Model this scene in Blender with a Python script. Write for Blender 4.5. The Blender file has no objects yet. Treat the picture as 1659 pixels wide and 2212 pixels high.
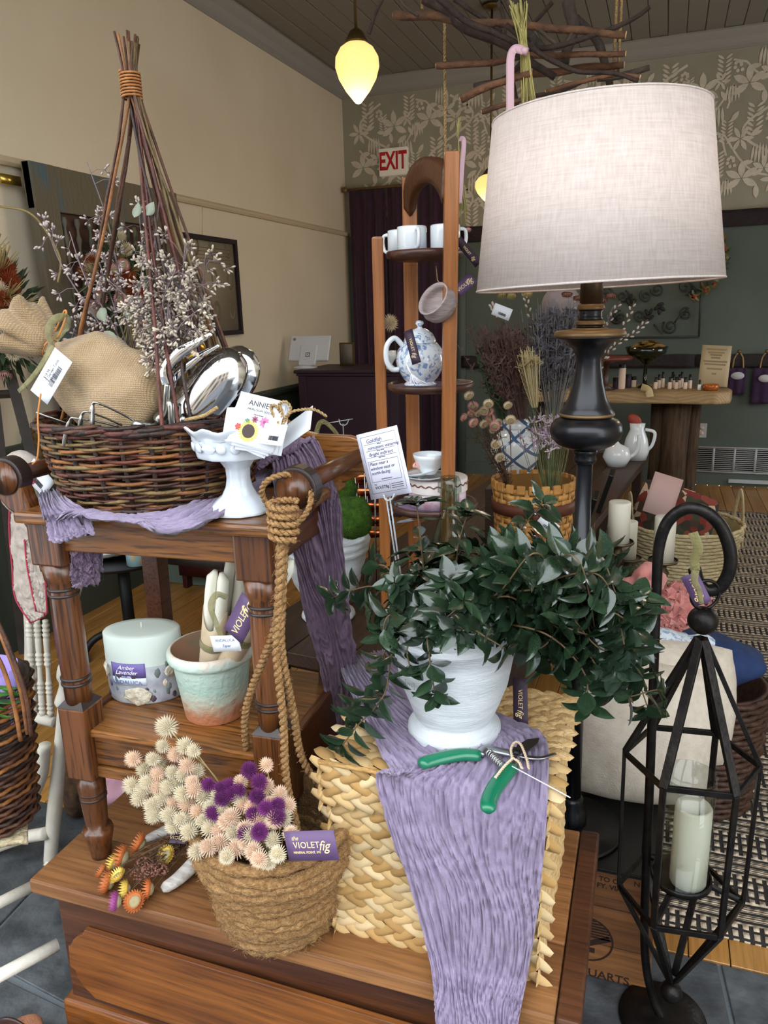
import bpy, math, random
from math import sin, cos, pi, radians as rad, sqrt, exp
from mathutils import Vector as V, Matrix as MX, noise, Quaternion
random.seed(7)
D = bpy.data; S = bpy.context.scene; COL = S.collection
U = random.uniform
# ---------------------------------------------------------------- camera
F, CX, CY = 1640.0, 829.5, 1106.0
CAM = V((0, 0, 1.5))
def _dv(px, py): return V((px-CX, -(py-CY), -F)).normalized()
_Y = _dv(1440, 655); _X = -_dv(-3810, 805); _X = (_X-_Y*_X.dot(_Y)).normalized(); _Z = _X.cross(_Y)
R3 = MX((_X, _Y, _Z))
cd = D.cameras.new('camera'); cam = D.objects.new('camera', cd); COL.objects.link(cam)
cd.sensor_fit = 'VERTICAL'; cd.sensor_height = 36.0; cd.sensor_width = 27.0; cd.lens = F*36/2212
cd.clip_start = .02
cam.matrix_world = MX.Translation(CAM) @ R3.to_4x4()
S.camera = cam
def A(px, py, x=None, y=None, z=None):
    """point of the place seen at a pixel of the photograph, on the given wall / floor / depth plane"""
    r = R3 @ _dv(px, py)
    t = (x-CAM.x)/r.x if x is not None else ((y-CAM.y)/r.y if y is not None else (z-CAM.z)/r.z)
    return CAM + r*t
# ---------------------------------------------------------------- sky, exposure
wd = D.worlds.new('sky'); S.world = wd; wd.use_nodes = True
wn = wd.node_tree; bg = wn.nodes['Background']
bg.inputs[0].default_value = (.88, .94, 1.0, 1); bg.inputs[1].default_value = 4.0
S.view_settings.view_transform = 'Standard'; S.view_settings.look = 'None'
S.view_settings.exposure = 0.38; S.view_settings.gamma = 1; S.view_settings.use_curve_mapping = False

# ---------------------------------------------------------------- materials
MATS = {}
def _nt(name):
    m = D.materials.new(name); m.use_nodes = True
    return m, m.node_tree, m.node_tree.nodes['Principled BSDF']
def c4(c): return (c[0], c[1], c[2], 1)
def h(s):
    """sRGB hex -> linear"""
    o = []
    for i in (0, 2, 4):
        c = int(s[i:i+2], 16)/255
        o.append(c/12.92 if c <= .04045 else ((c+.055)/1.055)**2.4)
    return tuple(o)
def mat(name, col, rough=.5, metal=0, col2=None, scale=12, var=.0, bump=0, bscale=80, stretch=(1, 1, 1), coat=0,
        trans=0, ior=1.45, emis=None, es=0, alpha=1, lo=.35, hi=.65, detail=4, rv=.12, sub=0, sheen=0, spec=.5):
    if name in MATS: return MATS[name]
    m, nt, b = _nt(name); N = nt.nodes; L = nt.links
    if isinstance(col, str): col = h(col)
    if isinstance(col2, str): col2 = h(col2)
    b.inputs['Roughness'].default_value = rough; b.inputs['Metallic'].default_value = metal
    b.inputs['Coat Weight'].default_value = coat; b.inputs['Coat Roughness'].default_value = .12
    b.inputs['Transmission Weight'].default_value = trans; b.inputs['IOR'].default_value = ior
    b.inputs['Alpha'].default_value = alpha; b.inputs['Specular IOR Level'].default_value = spec
    if sub: b.inputs['Subsurface Weight'].default_value = sub; b.inputs['Subsurface Radius'].default_value = (.02, .015, .01)
    if sheen: b.inputs['Sheen Weight'].default_value = sheen
    if emis:
        b.inputs['Emission Color'].default_value = c4(h(emis) if isinstance(emis, str) else emis); b.inputs['Emission Strength'].default_value = es
    tc = N.new('ShaderNodeTexCoord'); mp = N.new('ShaderNodeMapping'); mp.inputs['Scale'].default_value = stretch
    oi = N.new('ShaderNodeObjectInfo')
    va = N.new('ShaderNodeVectorMath'); va.operation = 'ADD'
    L.new(tc.outputs['Object'], va.inputs[0])
    sc = N.new('ShaderNodeMath'); sc.operation = 'MULTIPLY'; sc.inputs[1].default_value = 7.3; L.new(oi.outputs['Random'], sc.inputs[0])
    L.new(sc.outputs[0], va.inputs[1]); L.new(va.outputs[0], mp.inputs[0])
    last = None
    if col2 is not None:
        n = N.new('ShaderNodeTexNoise'); n.inputs['Scale'].default_value = scale; n.inputs['Detail'].default_value = detail
        L.new(mp.outputs[0], n.inputs['Vector'])
        r = N.new('ShaderNodeValToRGB'); r.color_ramp.elements[0].color = c4(col); r.color_ramp.elements[1].color = c4(col2)
        r.color_ramp.elements[0].position = lo; r.color_ramp.elements[1].position = hi
        L.new(n.outputs[0], r.inputs[0]); last = r.outputs[0]
    else:
        rgb = N.new('ShaderNodeRGB'); rgb.outputs[0].default_value = c4(col); last = rgb.outputs[0]
    if rv:
        hs = N.new('ShaderNodeHueSaturation'); mr = N.new('ShaderNodeMapRange')
        mr.inputs[3].default_value = 1-rv; mr.inputs[4].default_value = 1+rv
        L.new(oi.outputs['Random'], mr.inputs[0]); L.new(mr.outputs[0], hs.inputs['Value']); L.new(last, hs.inputs['Color']); last = hs.outputs[0]
    L.new(last, b.inputs['Base Color'])
    if bump:
        n2 = N.new('ShaderNodeTexNoise'); n2.inputs['Scale'].default_value = bscale; n2.inputs['Detail'].default_value = 3
        L.new(mp.outputs[0], n2.inputs['Vector'])
        bp = N.new('ShaderNodeBump'); bp.inputs['Strength'].default_value = bump; bp.inputs['Distance'].default_value = .01
        L.new(n2.outputs[0], bp.inputs['Height']); L.new(bp.outputs[0], b.inputs['Normal'])
    MATS[name] = m
    return m
def wood(name, c1, c2, c3, axis=0, rough=.4, grain=1.0, coat=.1, pores=.5, bump=.15, rings=.5, freq=1.0):
    """long-grained timber: broad streaks, cathedral rings and dark pores along one axis"""
    if name in MATS: return MATS[name]
    m, nt, b = _nt(name); N = nt.nodes; L = nt.links
    c1, c2, c3 = [h(c) if isinstance(c, str) else c for c in (c1, c2, c3)]
    b.inputs['Roughness'].default_value = rough; b.inputs['Coat Weight'].default_value = coat; b.inputs['Coat Roughness'].default_value = .2
    tc = N.new('ShaderNodeTexCoord'); oi = N.new('ShaderNodeObjectInfo'); va = N.new('ShaderNodeVectorMath'); va.operation = 'ADD'
    sc = N.new('ShaderNodeMath'); sc.operation = 'MULTIPLY'; sc.inputs[1].default_value = 5.7
    L.new(oi.outputs['Random'], sc.inputs[0]); L.new(tc.outputs['Object'], va.inputs[0]); L.new(sc.outputs[0], va.inputs[1])
    def mp(s):
        q = N.new('ShaderNodeMapping'); v = [s[1]]*3; v[axis] = s[0]; q.inputs['Scale'].default_value = v
        L.new(va.outputs[0], q.inputs[0]); return q.outputs[0]
    def nz(vec, det=4, dist=0):
        n = N.new('ShaderNodeTexNoise'); n.inputs['Scale'].default_value = 1; n.inputs['Detail'].default_value = det; n.inputs['Distortion'].default_value = dist
        L.new(vec, n.inputs['Vector']); return n.outputs[0]
    a = nz(mp((1.6*freq, 14*freq)), 5, .6)
    r = N.new('ShaderNodeValToRGB'); r.color_ramp.elements[0].color = c4(c2); r.color_ramp.elements[0].position = .3
    r.color_ramp.elements[1].color = c4(c1); r.color_ramp.elements[1].position = .7
    L.new(a, r.inputs[0])
    w = N.new('ShaderNodeTexWave'); w.wave_type = 'RINGS'; w.rings_direction = 'XYZ'[axis] if False else 'SPHERICAL'
    w.inputs['Scale'].default_value = 5*freq; w.inputs['Distortion'].default_value = 5; w.inputs['Detail'].default_value = 2; w.inputs['Detail Scale'].default_value = 1.2
    L.new(mp((.5, 4)), w.inputs['Vector'])
    r2 = N.new('ShaderNodeValToRGB'); r2.color_ramp.elements[0].position = .25; r2.color_ramp.elements[1].position = .75
    r2.color_ramp.elements[0].color = (1-.45*rings,)*3+(1,); r2.color_ramp.elements[1].color = (1, 1, 1, 1)
    L.new(w.outputs[0], r2.inputs[0])
    mx = N.new('ShaderNodeMixRGB'); mx.blend_type = 'MULTIPLY'; mx.inputs[0].default_value = 1
    L.new(r.outputs[0], mx.inputs[1]); L.new(r2.outputs[0], mx.inputs[2])
    p = nz(mp((9*freq, 190*freq)), 2)
    r3 = N.new('ShaderNodeValToRGB'); r3.color_ramp.elements[0].position = .33; r3.color_ramp.elements[1].position = .5
    r3.color_ramp.elements[0].color = (pores,)*3+(1,); r3.color_ramp.elements[1].color = (0, 0, 0, 1)
    L.new(p, r3.inputs[0])
    m2 = N.new('ShaderNodeMixRGB'); L.new(r3.outputs[0], m2.inputs[0]); L.new(mx.outputs[0], m2.inputs[1]); m2.inputs[2].default_value = c4(c3)
    hs = N.new('ShaderNodeHueSaturation'); mr = N.new('ShaderNodeMapRange'); mr.inputs[3].default_value = .86; mr.inputs[4].default_value = 1.14
    L.new(oi.outputs['Random'], mr.inputs[0]); L.new(mr.outputs[0], hs.inputs['Value']); L.new(m2.outputs[0], hs.inputs['Color'])
    L.new(hs.outputs[0], b.inputs['Base Color'])
    bp = N.new('ShaderNodeBump'); bp.inputs['Strength'].default_value = bump; bp.inputs['Distance'].default_value = .004
    L.new(p, bp.inputs['Height']); L.new(bp.outputs[0], b.inputs['Normal'])
    MATS[name] = m
    return m

# ---------------------------------------------------------------- mesh helpers
class G:
    def __init__(s): s.v = []; s.f = []
    def add(s, v, f):
        o = len(s.v); s.v += [V(p) for p in v]; s.f += [tuple(i+o for i in q) for q in f]; return s
    def box(s, a, b, m=None):
        x0, y0, z0 = a; x1, y1, z1 = b
        vs = [V(p) for p in ((x0,y0,z0),(x1,y0,z0),(x1,y1,z0),(x0,y1,z0),(x0,y0,z1),(x1,y0,z1),(x1,y1,z1),(x0,y1,z1))]
        if m: vs = [m @ p for p in vs]
        return s.add(vs, [(0,3,2,1),(4,5,6,7),(0,1,5,4),(1,2,6,5),(2,3,7,6),(3,0,4,7)])
    def tube(s, pts, r, n=8, closed=False, caps=True, flat=1.0, up=None):
        pts = [V(p) for p in pts]; k = len(pts); rs = r if isinstance(r, (list, tuple)) else [r]*k
        o = len(s.v); prev = None
        for i, p in enumerate(pts):
            t = (pts[(i+1) % k]-pts[i-1]) if closed else (pts[min(i+1, k-1)]-pts[max(i-1, 0)])
            t = t.normalized() if t.length > 1e-9 else V((0, 0, 1))
            if prev is None:
                a = V(up) if up else (V((0, 0, 1)) if abs(t.z) < .9 else V((1, 0, 0)))
                nrm = (a-t*a.dot(t)).normalized()
            else:
                nrm = prev-t*prev.dot(t); nrm = nrm.normalized() if nrm.length > 1e-6 else prev
            prev = nrm; bn = t.cross(nrm)
            for j in range(n):
                an = 2*pi*j/n
                s.v.append(p+nrm*(cos(an)*rs[i]*flat)+bn*(sin(an)*rs[i]))
        m = k if closed else k-1
        for i in range(m):
            for j in range(n):
                a = o+i*n+j; b = o+i*n+(j+1) % n; i2 = (i+1) % k
                s.f.append((a, b, o+i2*n+(j+1) % n, o+i2*n+j))
        if caps and not closed:
            s.f.append(tuple(o+j for j in reversed(range(n)))); s.f.append(tuple(o+(k-1)*n+j for j in range(n)))
        return s
    def lathe(s, prof, n=32, m=None, sx=1, sy=1, cap=True):
        m = m or MX(); o = len(s.v); k = len(prof)
        for r, z in prof:
            for j in range(n):
                a = 2*pi*j/n; s.v.append(m @ V((r*cos(a)*sx, r*sin(a)*sy, z)))
        for i in range(k-1):
            for j in range(n):
                s.f.append((o+i*n+j, o+i*n+(j+1) % n, o+(i+1)*n+(j+1) % n, o+(i+1)*n+j))
        if cap:
            if prof[0][0] > 1e-5: s.f.append(tuple(o+j for j in reversed(range(n))))
            if prof[-1][0] > 1e-5: s.f.append(tuple(o+(k-1)*n+j for j in range(n)))
        return s
    def grid(s, fn, nu, nv, cu=False):
        o = len(s.v)
        for i in range(nu+(0 if cu else 1)):
            for j in range(nv+1): s.v.append(V(fn(i/nu, j/nv)))
        w = nv+1
        for i in range(nu):
            i2 = (i+1) % nu if cu else i+1
            for j in range(nv): s.f.append((o+i*w+j, o+i2*w+j, o+i2*w+j+1, o+i*w+j+1))
        return s
    def prism(s, poly, t, m=None):
        """polygon in local XZ, extruded along local Y from 0 to t"""
        m = m or MX(); k = len(poly)
        vs = [m @ V((x, 0, z)) for x, z in poly]+[m @ V((x, t, z)) for x, z in poly]
        fs = [tuple(range(k)), tuple(reversed(range(k, 2*k)))]+[(i, k+i, k+(i+1) % k, (i+1) % k) for i in range(k)]
        return s.add(vs, fs)
    def ell(s, c, r, n=12, k=8, m=None):
        c = V(c); r = V((r, r, r)) if isinstance(r, (int, float)) else V(r); q = m or MX()
        pr = [(sin(pi*i/k), -cos(pi*i/k)) for i in range(k+1)]
        pr[0] = (1e-4, -1); pr[-1] = (1e-4, 1)
        o = len(s.v); s.lathe(pr, n)
        for i in range(o, len(s.v)):
            p = s.v[i]; s.v[i] = c+q @ V((p.x*r.x, p.y*r.y, p.z*r.z))
        return s
    def xf(s, m): s.v = [m @ p for p in s.v]; return s
    def jit(s, amp, sc):
        s.v = [p+noise.noise_vector(p*sc)*amp for p in s.v]; return s
    def mesh(s, name='m', smooth=True):
        me = D.meshes.new(name); me.from_pydata([tuple(p) for p in s.v], [], s.f); me.update()
        if smooth: me.polygons.foreach_set('use_smooth', [True]*len(me.polygons))
        return me
    def ob(s, name, m, parent=None, smooth=True, bevel=0, sub=0, thick=0, kind=None, label=None, seg=2, off=0):
        me = s.mesh(name, smooth); o = D.objects.new(name, me); COL.objects.link(o); me.materials.append(m)
        fin(o, parent, bevel, sub, thick, kind, label, seg, off); return o
def fin(o, parent=None, bevel=0, sub=0, thick=0, kind=None, label=None, seg=2, off=0):
    if parent: o.parent = parent; o.matrix_parent_inverse = PINV.get(parent.name, MX())
    if thick:
        q = o.modifiers.new('solid', 'SOLIDIFY'); q.thickness = thick; q.offset = off
    if bevel:
        q = o.modifiers.new('bevel', 'BEVEL'); q.width = bevel; q.segments = seg; q.limit_method = 'ANGLE'; q.angle_limit = rad(40)
        q.harden_normals = False
        for p in o.data.polygons: p.use_smooth = False
    if sub:
        q = o.modifiers.new('sub', 'SUBSURF'); q.levels = sub; q.render_levels = sub
    if kind: o['kind'] = kind
    if label: o['label'] = label
PINV = {}
def TH(name, label, cat, loc, group=None):
    o = D.objects.new(name, None); COL.objects.link(o); o.location = loc; o.empty_display_size = .02
    o['label'] = label; o['category'] = cat
    if group: o['group'] = group
    PINV[o.name] = MX.Translation(-V(loc)); return o
def TG(o, label, cat, group=None):
    o['label'] = label; o['category'] = cat
    if group: o['group'] = group
    return o
def inst(name, me, M, parent=None, m=None, kind=None):
    """object sharing mesh data, placed by a world matrix"""
    o = D.objects.new(name, me); COL.objects.link(o)
    if parent: o.parent = parent; o.matrix_parent_inverse = PINV.get(parent.name, MX())
    o.matrix_basis = M
    if m:
        if not me.materials: me.materials.append(m)
        else: o.material_slots[0].link = 'OBJECT'; o.material_slots[0].material = m
    if kind: o['kind'] = kind
    return o
def copy_tree(o, loc=None, rz=0, label=None):
    c = o.copy(); COL.objects.link(c); M = MX.Translation(loc) @ MX.Rotation(rz, 4, 'Z') if loc is not None else None
    if loc is not None: c.location = loc; c.rotation_euler = (0, 0, rz)
    if label: c['label'] = label
    def rec(a, b):
        for ch in list(a.children):
            d = ch.copy(); COL.objects.link(d); d.parent = b; rec(ch, d)
    rec(o, c); return c
def frame(o, z, x=None, s=1):
    """matrix whose local Z runs along z and local X towards x"""
    z = V(z).normalized(); x = V(x) if x else (V((1, 0, 0)) if abs(z.x) < .9 else V((0, 1, 0)))
    x = (x-z*x.dot(z)).normalized(); y = z.cross(x)
    m = MX((x, y, z)).transposed().to_4x4(); m.translation = V(o)
    return m @ MX.Scale(s, 4)
def TR(x, y, z): return MX.Translation((x, y, z))
def RZ(a): return MX.Rotation(rad(a), 4, 'Z')
def RX(a): return MX.Rotation(rad(a), 4, 'X')
def RY(a): return MX.Rotation(rad(a), 4, 'Y')
def spline(pts, n=8):
    """Catmull-Rom through points"""
    P = [V(p) for p in pts]; P = [P[0]*2-P[1]]+P+[P[-1]*2-P[-2]]; out = []
    for i in range(1, len(P)-2):
        for k in range(n):
            t = k/n; a, b, c, d = P[i-1:i+3]
            out.append(.5*((2*b)+(c-a)*t+(2*a-5*b+4*c-d)*t*t+(3*b-a-3*c+d)*t**3))
    out.append(P[-2]); return out
def lerp(a, b, t): return a+(b-a)*t
def text(s, size, M, m, parent, shear=0, align='CENTER', name='lettering', bold=0, ext=.0002, spc=1.0):
    """flat lettering: local X reads along, local Y up the letters"""
    c = D.curves.new(name, 'FONT'); c.body = s; c.size = size; c.align_x = align; c.align_y = 'CENTER'; c.shear = shear; c.extrude = ext
    c.offset = bold; c.space_character = spc; c.resolution_u = 3; c.space_line = 1.0
    t = D.objects.new(name, c); COL.objects.link(t)
    bpy.context.view_layer.update()
    me = D.meshes.new_from_object(t.evaluated_get(bpy.context.evaluated_depsgraph_get()))
    D.objects.remove(t); D.curves.remove(c)
    for p in me.vertices: pass
    me.transform(M); o = D.objects.new(name, me); COL.objects.link(o)
    me.materials.clear(); me.materials.append(m)
    fin(o, parent); return o
def card(name, label, M, w, hh, m, th=.0006, parent=None, cat=None, bend=0):
    """flat card standing in local XY, centred, facing local +Z"""
    g = G().grid(lambda a, b: ((a-.5)*w, (b-.5)*hh, bend*(1-(2*a-1)**2)), 6, 2).xf(M)
    o = g.ob(name, m, parent, thick=th, smooth=True)
    if cat: TG(o, label, cat)
    return o
def sheet(pairs, n=160, k=48, fold=.006, cr=.0025, nf=9, seed=0, ends=0, ruf=1.0):
    """crinkled gauze: pairs of (left, right) points along its length; pleats run lengthwise"""
    Ls = spline([p[0] for p in pairs], 12); Rs = spline([p[1] for p in pairs], 12); m = len(Ls)-1
    def at(a, i):
        f = a*m; q = min(int(f), m-1); t = f-q; P = Ls if i == 0 else Rs; return P[q].lerp(P[q+1], t)
    def fn(a, b):
        l = at(a, 0); r = at(a, 1); e = .012; l2 = at(min(1, a+e), 0).lerp(at(min(1, a+e), 1), b); l1 = at(max(0, a-e), 0).lerp(at(max(0, a-e), 1), b)
        tn = l2-l1; ac = r-l; nr = tn.cross(ac); nr = nr.normalized() if nr.length > 1e-9 else V((0, 0, 1))
        p = l.lerp(r, b); wv = b*nf+noise.noise(V((a*5+seed, b*3, seed)))*1.3*ruf
        d = fold*sin(wv*2*pi)*(.55+.6*noise.noise(V((a*7, b*9, seed+4))))
        d += fold*.45*sin(wv*2*pi*2.7+a*9+seed)
        d += cr*noise.noise(V((a*34+seed, b*75, seed)))*2+cr*1.2*noise.noise(V((a*70, b*28, seed+9)))
        return p+nr*d+tn.normalized()*cr*2*noise.noise(V((a*20, b*40, seed+2)))
    return G().grid(fn, n, k)
# ================================================================ the setting
XL, YB, ZC, XR = -2.80, 6.86, 3.43, 2.7
m_cream = mat('cream wall paint', 'dccfb6', .85, col2='d6c8ae', scale=1.5, bump=.04, bscale=200, rv=0)
m_green = mat('dark green wall paint', '58625b', .7, col2='505a53', scale=2, rv=0)
m_dkgreen = mat('wainscot green paint', '3a4038', .55, rv=0)
m_ceil = mat('taupe ceiling paint', '7d776e', .6, rv=.03)
m_trimgrey = mat('grey trim paint', '96938d', .55, rv=0)
m_rail = mat('cream rail paint', 'c2b193', .6, rv=0)
m_bark = mat('dark live edge board', '31262a', .5, col2='1b1418', scale=30, stretch=(1, 1, 6), bump=.6, bscale=60)
m_paper = mat('sage wallpaper ground', 'a19e8e', .85, col2='9b9888', scale=6, rv=0)
m_print = mat('cream wallpaper print', 'dcd5c6', .85, col2='cfc7b6', scale=14, rv=0)
def st(g, name, m, bevel=0, parent=None, smooth=False):
    o = g.ob(name, m, parent, smooth=smooth, bevel=bevel)
    if not parent: o['kind'] = 'structure'
    return o
# floor: substrate + boards + flagstones
m_sub = mat('floor substrate', '2a2018', .9)
m_grout = mat('grey grout', '62696d', .9, bump=.2, bscale=300)
fl = st(G().box((XL, 1.62, -.05), (XR, YB, -.014)), 'floor', m_sub)
m_plank = wood('amber pine floorboard', 'b98746', '9a6a30', '5c3a18', axis=1, rough=.35, coat=.25, pores=.25, rings=.3)
m_plankd = m_plank
pw = .092; nx = int((XR-XL)/pw)+1
for i in range(nx):
    x = XL+i*pw; cuts = [1.62, U(2.4, 3.6), U(4.2, 5.6), YB]
    for a, b in zip(cuts[:-1], cuts[1:]):
        G().box((x+.0012, a+.001, -.014), (min(x+pw-.0012, XR), b-.001, U(-.0006, .0004))).ob('floorboard', m_plank, fl, bevel=.0012, seg=1)
fs = st(G().box((-3.4, -2.6, -.05), (3.2, 1.62, -.006)), 'floor_entry', m_grout)
m_slate = mat('dark slate flagstone', '34373a', .6, col2='54585b', scale=14, detail=12, bump=.35, bscale=45, rv=.14)
def flag(poly):
    c = V((sum(p[0] for p in poly)/len(poly), sum(p[1] for p in poly)/len(poly), 0)); q = []
    for x, y in poly:
        d = (V((x, y, 0))-c); d -= d.normalized()*.007; p = c+d; q.append((p.x, p.y))
    zt = U(-.001, .0015); k = len(q)
    vs = [(x, y, -.006) for x, y in q]+[(x, y, zt) for x, y in q]
    G().add(vs, [tuple(range(k, 2*k))]+[(i, (i+1) % k, k+(i+1) % k, k+i) for i in range(k)]).ob('flagstone', m_slate, fs, bevel=.002, seg=1)
ys = [-2.6, -1.9, -1.35, -.8, -.28, .2, .62, 1.05, 1.62]
rows = []
for r in range(len(ys)-1):
    x = -3.4; xs = [x]
    while x < 3.0: x += U(.42, .8); xs.append(min(x, 3.2))
    rows.append(xs)
for r, xs in enumerate(rows):
    y0, y1 = ys[r], ys[r+1]
    for a, b in zip(xs[:-1], xs[1:]):
        if b-a < .05: continue
        s0 = .05*sin(a*7+r); s1 = .05*sin(b*7+r)
        e = lambda x, yy: yy if yy in (ys[0], ys[-1]) else yy+.03*sin(x*5+yy*9)
        flag([(a+s0, e(a+s0, y0)), (b+s1, e(b+s1, y0)), (b-s1, e(b-s1, y1)), (a-s0, e(a-s0, y1))])
# unseen street side, added to shape daylight and reflections: plain facade and pavement
m_brick = mat('added facade stone', 'b9a892', .85, col2='a8967f', scale=3)
sf = st(G().box((-14, -13, -.1), (14, -12.6, 6.2)), 'wall_added_facade', m_brick)
m_pane = mat('added facade dark panel', '20262c', .15)
for i in range(8):
    for z0, z1 in ((.5, 2.5), (3.3, 5.2)): G().box((-12.6+i*3.2, -12.62, z0), (-10.8+i*3.2, -12.56, z1)).ob('facade_dark_panel', m_pane, sf, bevel=.02, seg=1)
st(G().box((-14, -12.6, -.12), (14, -2.6, -.06)), 'ground_added_street', mat('grey asphalt', '55565a', .9, col2='606166', scale=8))
# walls
wl = st(G().box((XL-.12, .25, 0), (XL, YB+.12, ZC)), 'wall_left', m_cream)
wb = st(G().box((XL, YB, 0), (XR, YB+.12, ZC)), 'wall_back', m_green)
wr = st(G().box((XR, .25, 0), (XR+.12, YB+.12, .8)), 'wall_right', m_cream)
for y0, y1, z0, z1 in ((.25, 4.7, .8, 2.2), (6.2, YB+.12, .8, 2.2), (.25, YB+.12, 2.2, ZC)): G().box((XR, y0, z0), (XR+.12, y1, z1)).ob('wall_section', m_cream, wr)
wn_ = st(G().box((XR+.02, 4.7, .8), (XR+.08, 6.2, .85)), 'added_fill_opening', m_trimgrey)  # unseen opening added in the right wall to let in fill daylight
for y in (4.7, 6.15): G().box((XR+.02, y, .85), (XR+.08, y+.05, 2.2)).ob('fill_opening_bar', m_trimgrey, wn_)
st(G().box((XL, YB-.012, 2.17), (XR, YB-.001, ZC)), 'wallpaper_panel', m_paper, parent=wb)
ce = st(G().box((XL-.12, .25, ZC+.02), (XR+.12, YB+.12, ZC+.12)), 'ceiling', m_ceil)
for i in range(43):
    x = XL+i*.128
    G().box((x+.002, .25, ZC+.004-.004*(i % 2)), (min(x+.126, XR), YB, ZC+.02)).ob('ceiling_board', m_ceil, ce, bevel=.003, seg=1)
def trim(g, name, m): return st(g, name, m)
crown = [(0, 0), (.105, 0), (.105, -.012), (.085, -.03), (.05, -.055), (.03, -.085), (.012, -.10), (.012, -.12), (0, -.12)]
trim(G().prism(crown, 6.6, TR(XL, .25, ZC)), 'trim_1', m_trimgrey)
trim(G().prism(crown, 5.5, TR(XL, YB-.012, ZC) @ RZ(-90)), 'trim_2', m_trimgrey)
trim(G().prism([(0, -.02), (.022, -.02), (.03, -.006), (.03, .006), (.018, .02), (0, .02)], 6.6, TR(XL, .25, 2.19)), 'trim_3', m_rail)
# wainscot on the left wall
st(G().box((XL, .25, .14), (XL+.012, YB, .90)), 'wainscot_panel', m_dkgreen, parent=wl)
trim(G().prism([(0, -.03), (.02, -.03), (.04, -.01), (.045, .012), (.03, .03), (0, .03)], 6.6, TR(XL, .25, .92)), 'trim_4', m_dkgreen)
st(G().box((XL, .25, 0), (XL+.02, YB, .14)), 'baseboard_left', m_dkgreen)
st(G().box((XL, YB-.02, 0), (XR, YB, .12)), 'baseboard_back', m_green)
# dark live-edge boards along the back wall, plank by plank
def liveboard(name, z0, z1, x0):
    o = TH(name, '', '', (x0, YB, z0)); del o['label']; del o['category']; o['kind'] = 'structure'
    x = x0
    while x < XR-.05:
        x2 = min(x+U(.7, 1.3), XR)
        G().grid(lambda a, b: (lerp(x+.004, x2-.004, a), YB-.03-.006*noise.noise(V((a*9+x, b*3, 1))), lerp(z0+.008*noise.noise(V((a*6+x, 0, 3))), z1+.008*noise.noise(V((a*6+x, 5, 3))), b)), 16, 4).ob('dark_board', m_bark, o, thick=.02, off=1)
        x = x2
liveboard('trim_5', 2.06, 2.185, -1.72); liveboard('trim_6', .985, 1.09, -1.72)
# wallpaper print: vines, lobed leaves, berries and ribbed pods, repeated
def leafpoly(n, r, lob, ph):
    o = []
    for i in range(n*5):
        a = 2*pi*i/(n*5); o.append((r*(.5+.5*abs(cos(a*n/2))**lob)*cos(a+ph), r*(.5+.5*abs(cos(a*n/2))**lob)*sin(a+ph)))
    return o
g = G(); rs = random.Random(3)
def flat(poly, cx, cz, rot=0, sx=1, sy=1):
    ca, sa = cos(rot), sin(rot); p = [(cx+(x*sx)*ca-(y*sy)*sa, cz+(x*sx)*sa+(y*sy)*ca) for x, y in poly]
    zo[0] += 2e-6; g.add([(x, YB-.0136-zo[0], z) for x, z in p], [tuple(range(len(p)))])
zo = [0]
circ = [(cos(2*pi*i/9), sin(2*pi*i/9)) for i in range(9)]
almond = [(-1, 0), (-.5, .38), (0, .5), (.5, .38), (1, 0), (.5, -.38), (0, -.5), (-.5, -.38)]
def stroke(pts, w):
    for a, b in zip(pts[:-1], pts[1:]):
        dx, dz = b[0]-a[0], b[1]-a[1]; l = sqrt(dx*dx+dz*dz)+1e-9; nx_, nz_ = -dz/l*w, dx/l*w
        g.add([(a[0]+nx_, YB-.0133, a[1]+nz_), (b[0]+nx_, YB-.0133, b[1]+nz_), (b[0]-nx_, YB-.0133, b[1]-nz_), (a[0]-nx_, YB-.0133, a[1]-nz_)], [(0, 3, 2, 1)])
TW, THh = .62, .66
items = [('lobed', .13, .16, .085), ('lobed', .43, .47, .085), ('star', .36, .14, .075), ('star', .10, .44, .07), ('pod', .53, .28, .05), ('pod', .24, .33, .045),
         ('berries', .05, .29, .03), ('berries', .30, .58, .03), ('frond', .50, .05, .08), ('frond', .19, .57, .08), ('frond', .57, .60, .07), ('almond', .24, .06, .035), ('almond', .05, .60, .03), ('almond', .36, .30, .03), ('almond', .47, .19, .03), ('almond', .31, .43, .028), ('almond', .58, .42, .028), ('berries', .56, .14, .026), ('pod', .02, .1, .04), ('frond', .0, .5, .06), ('lobed', .28, .22, .06), ('almond', .4, .38, .03), ('almond', .16, .27, .03), ('almond', .5, .36, .035), ('star', .55, .52, .05), ('almond', .2, .48, .03), ('almond', .38, .04, .03), ('berries', .42, .25, .03), ('frond', .33, .5, .05)]
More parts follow.
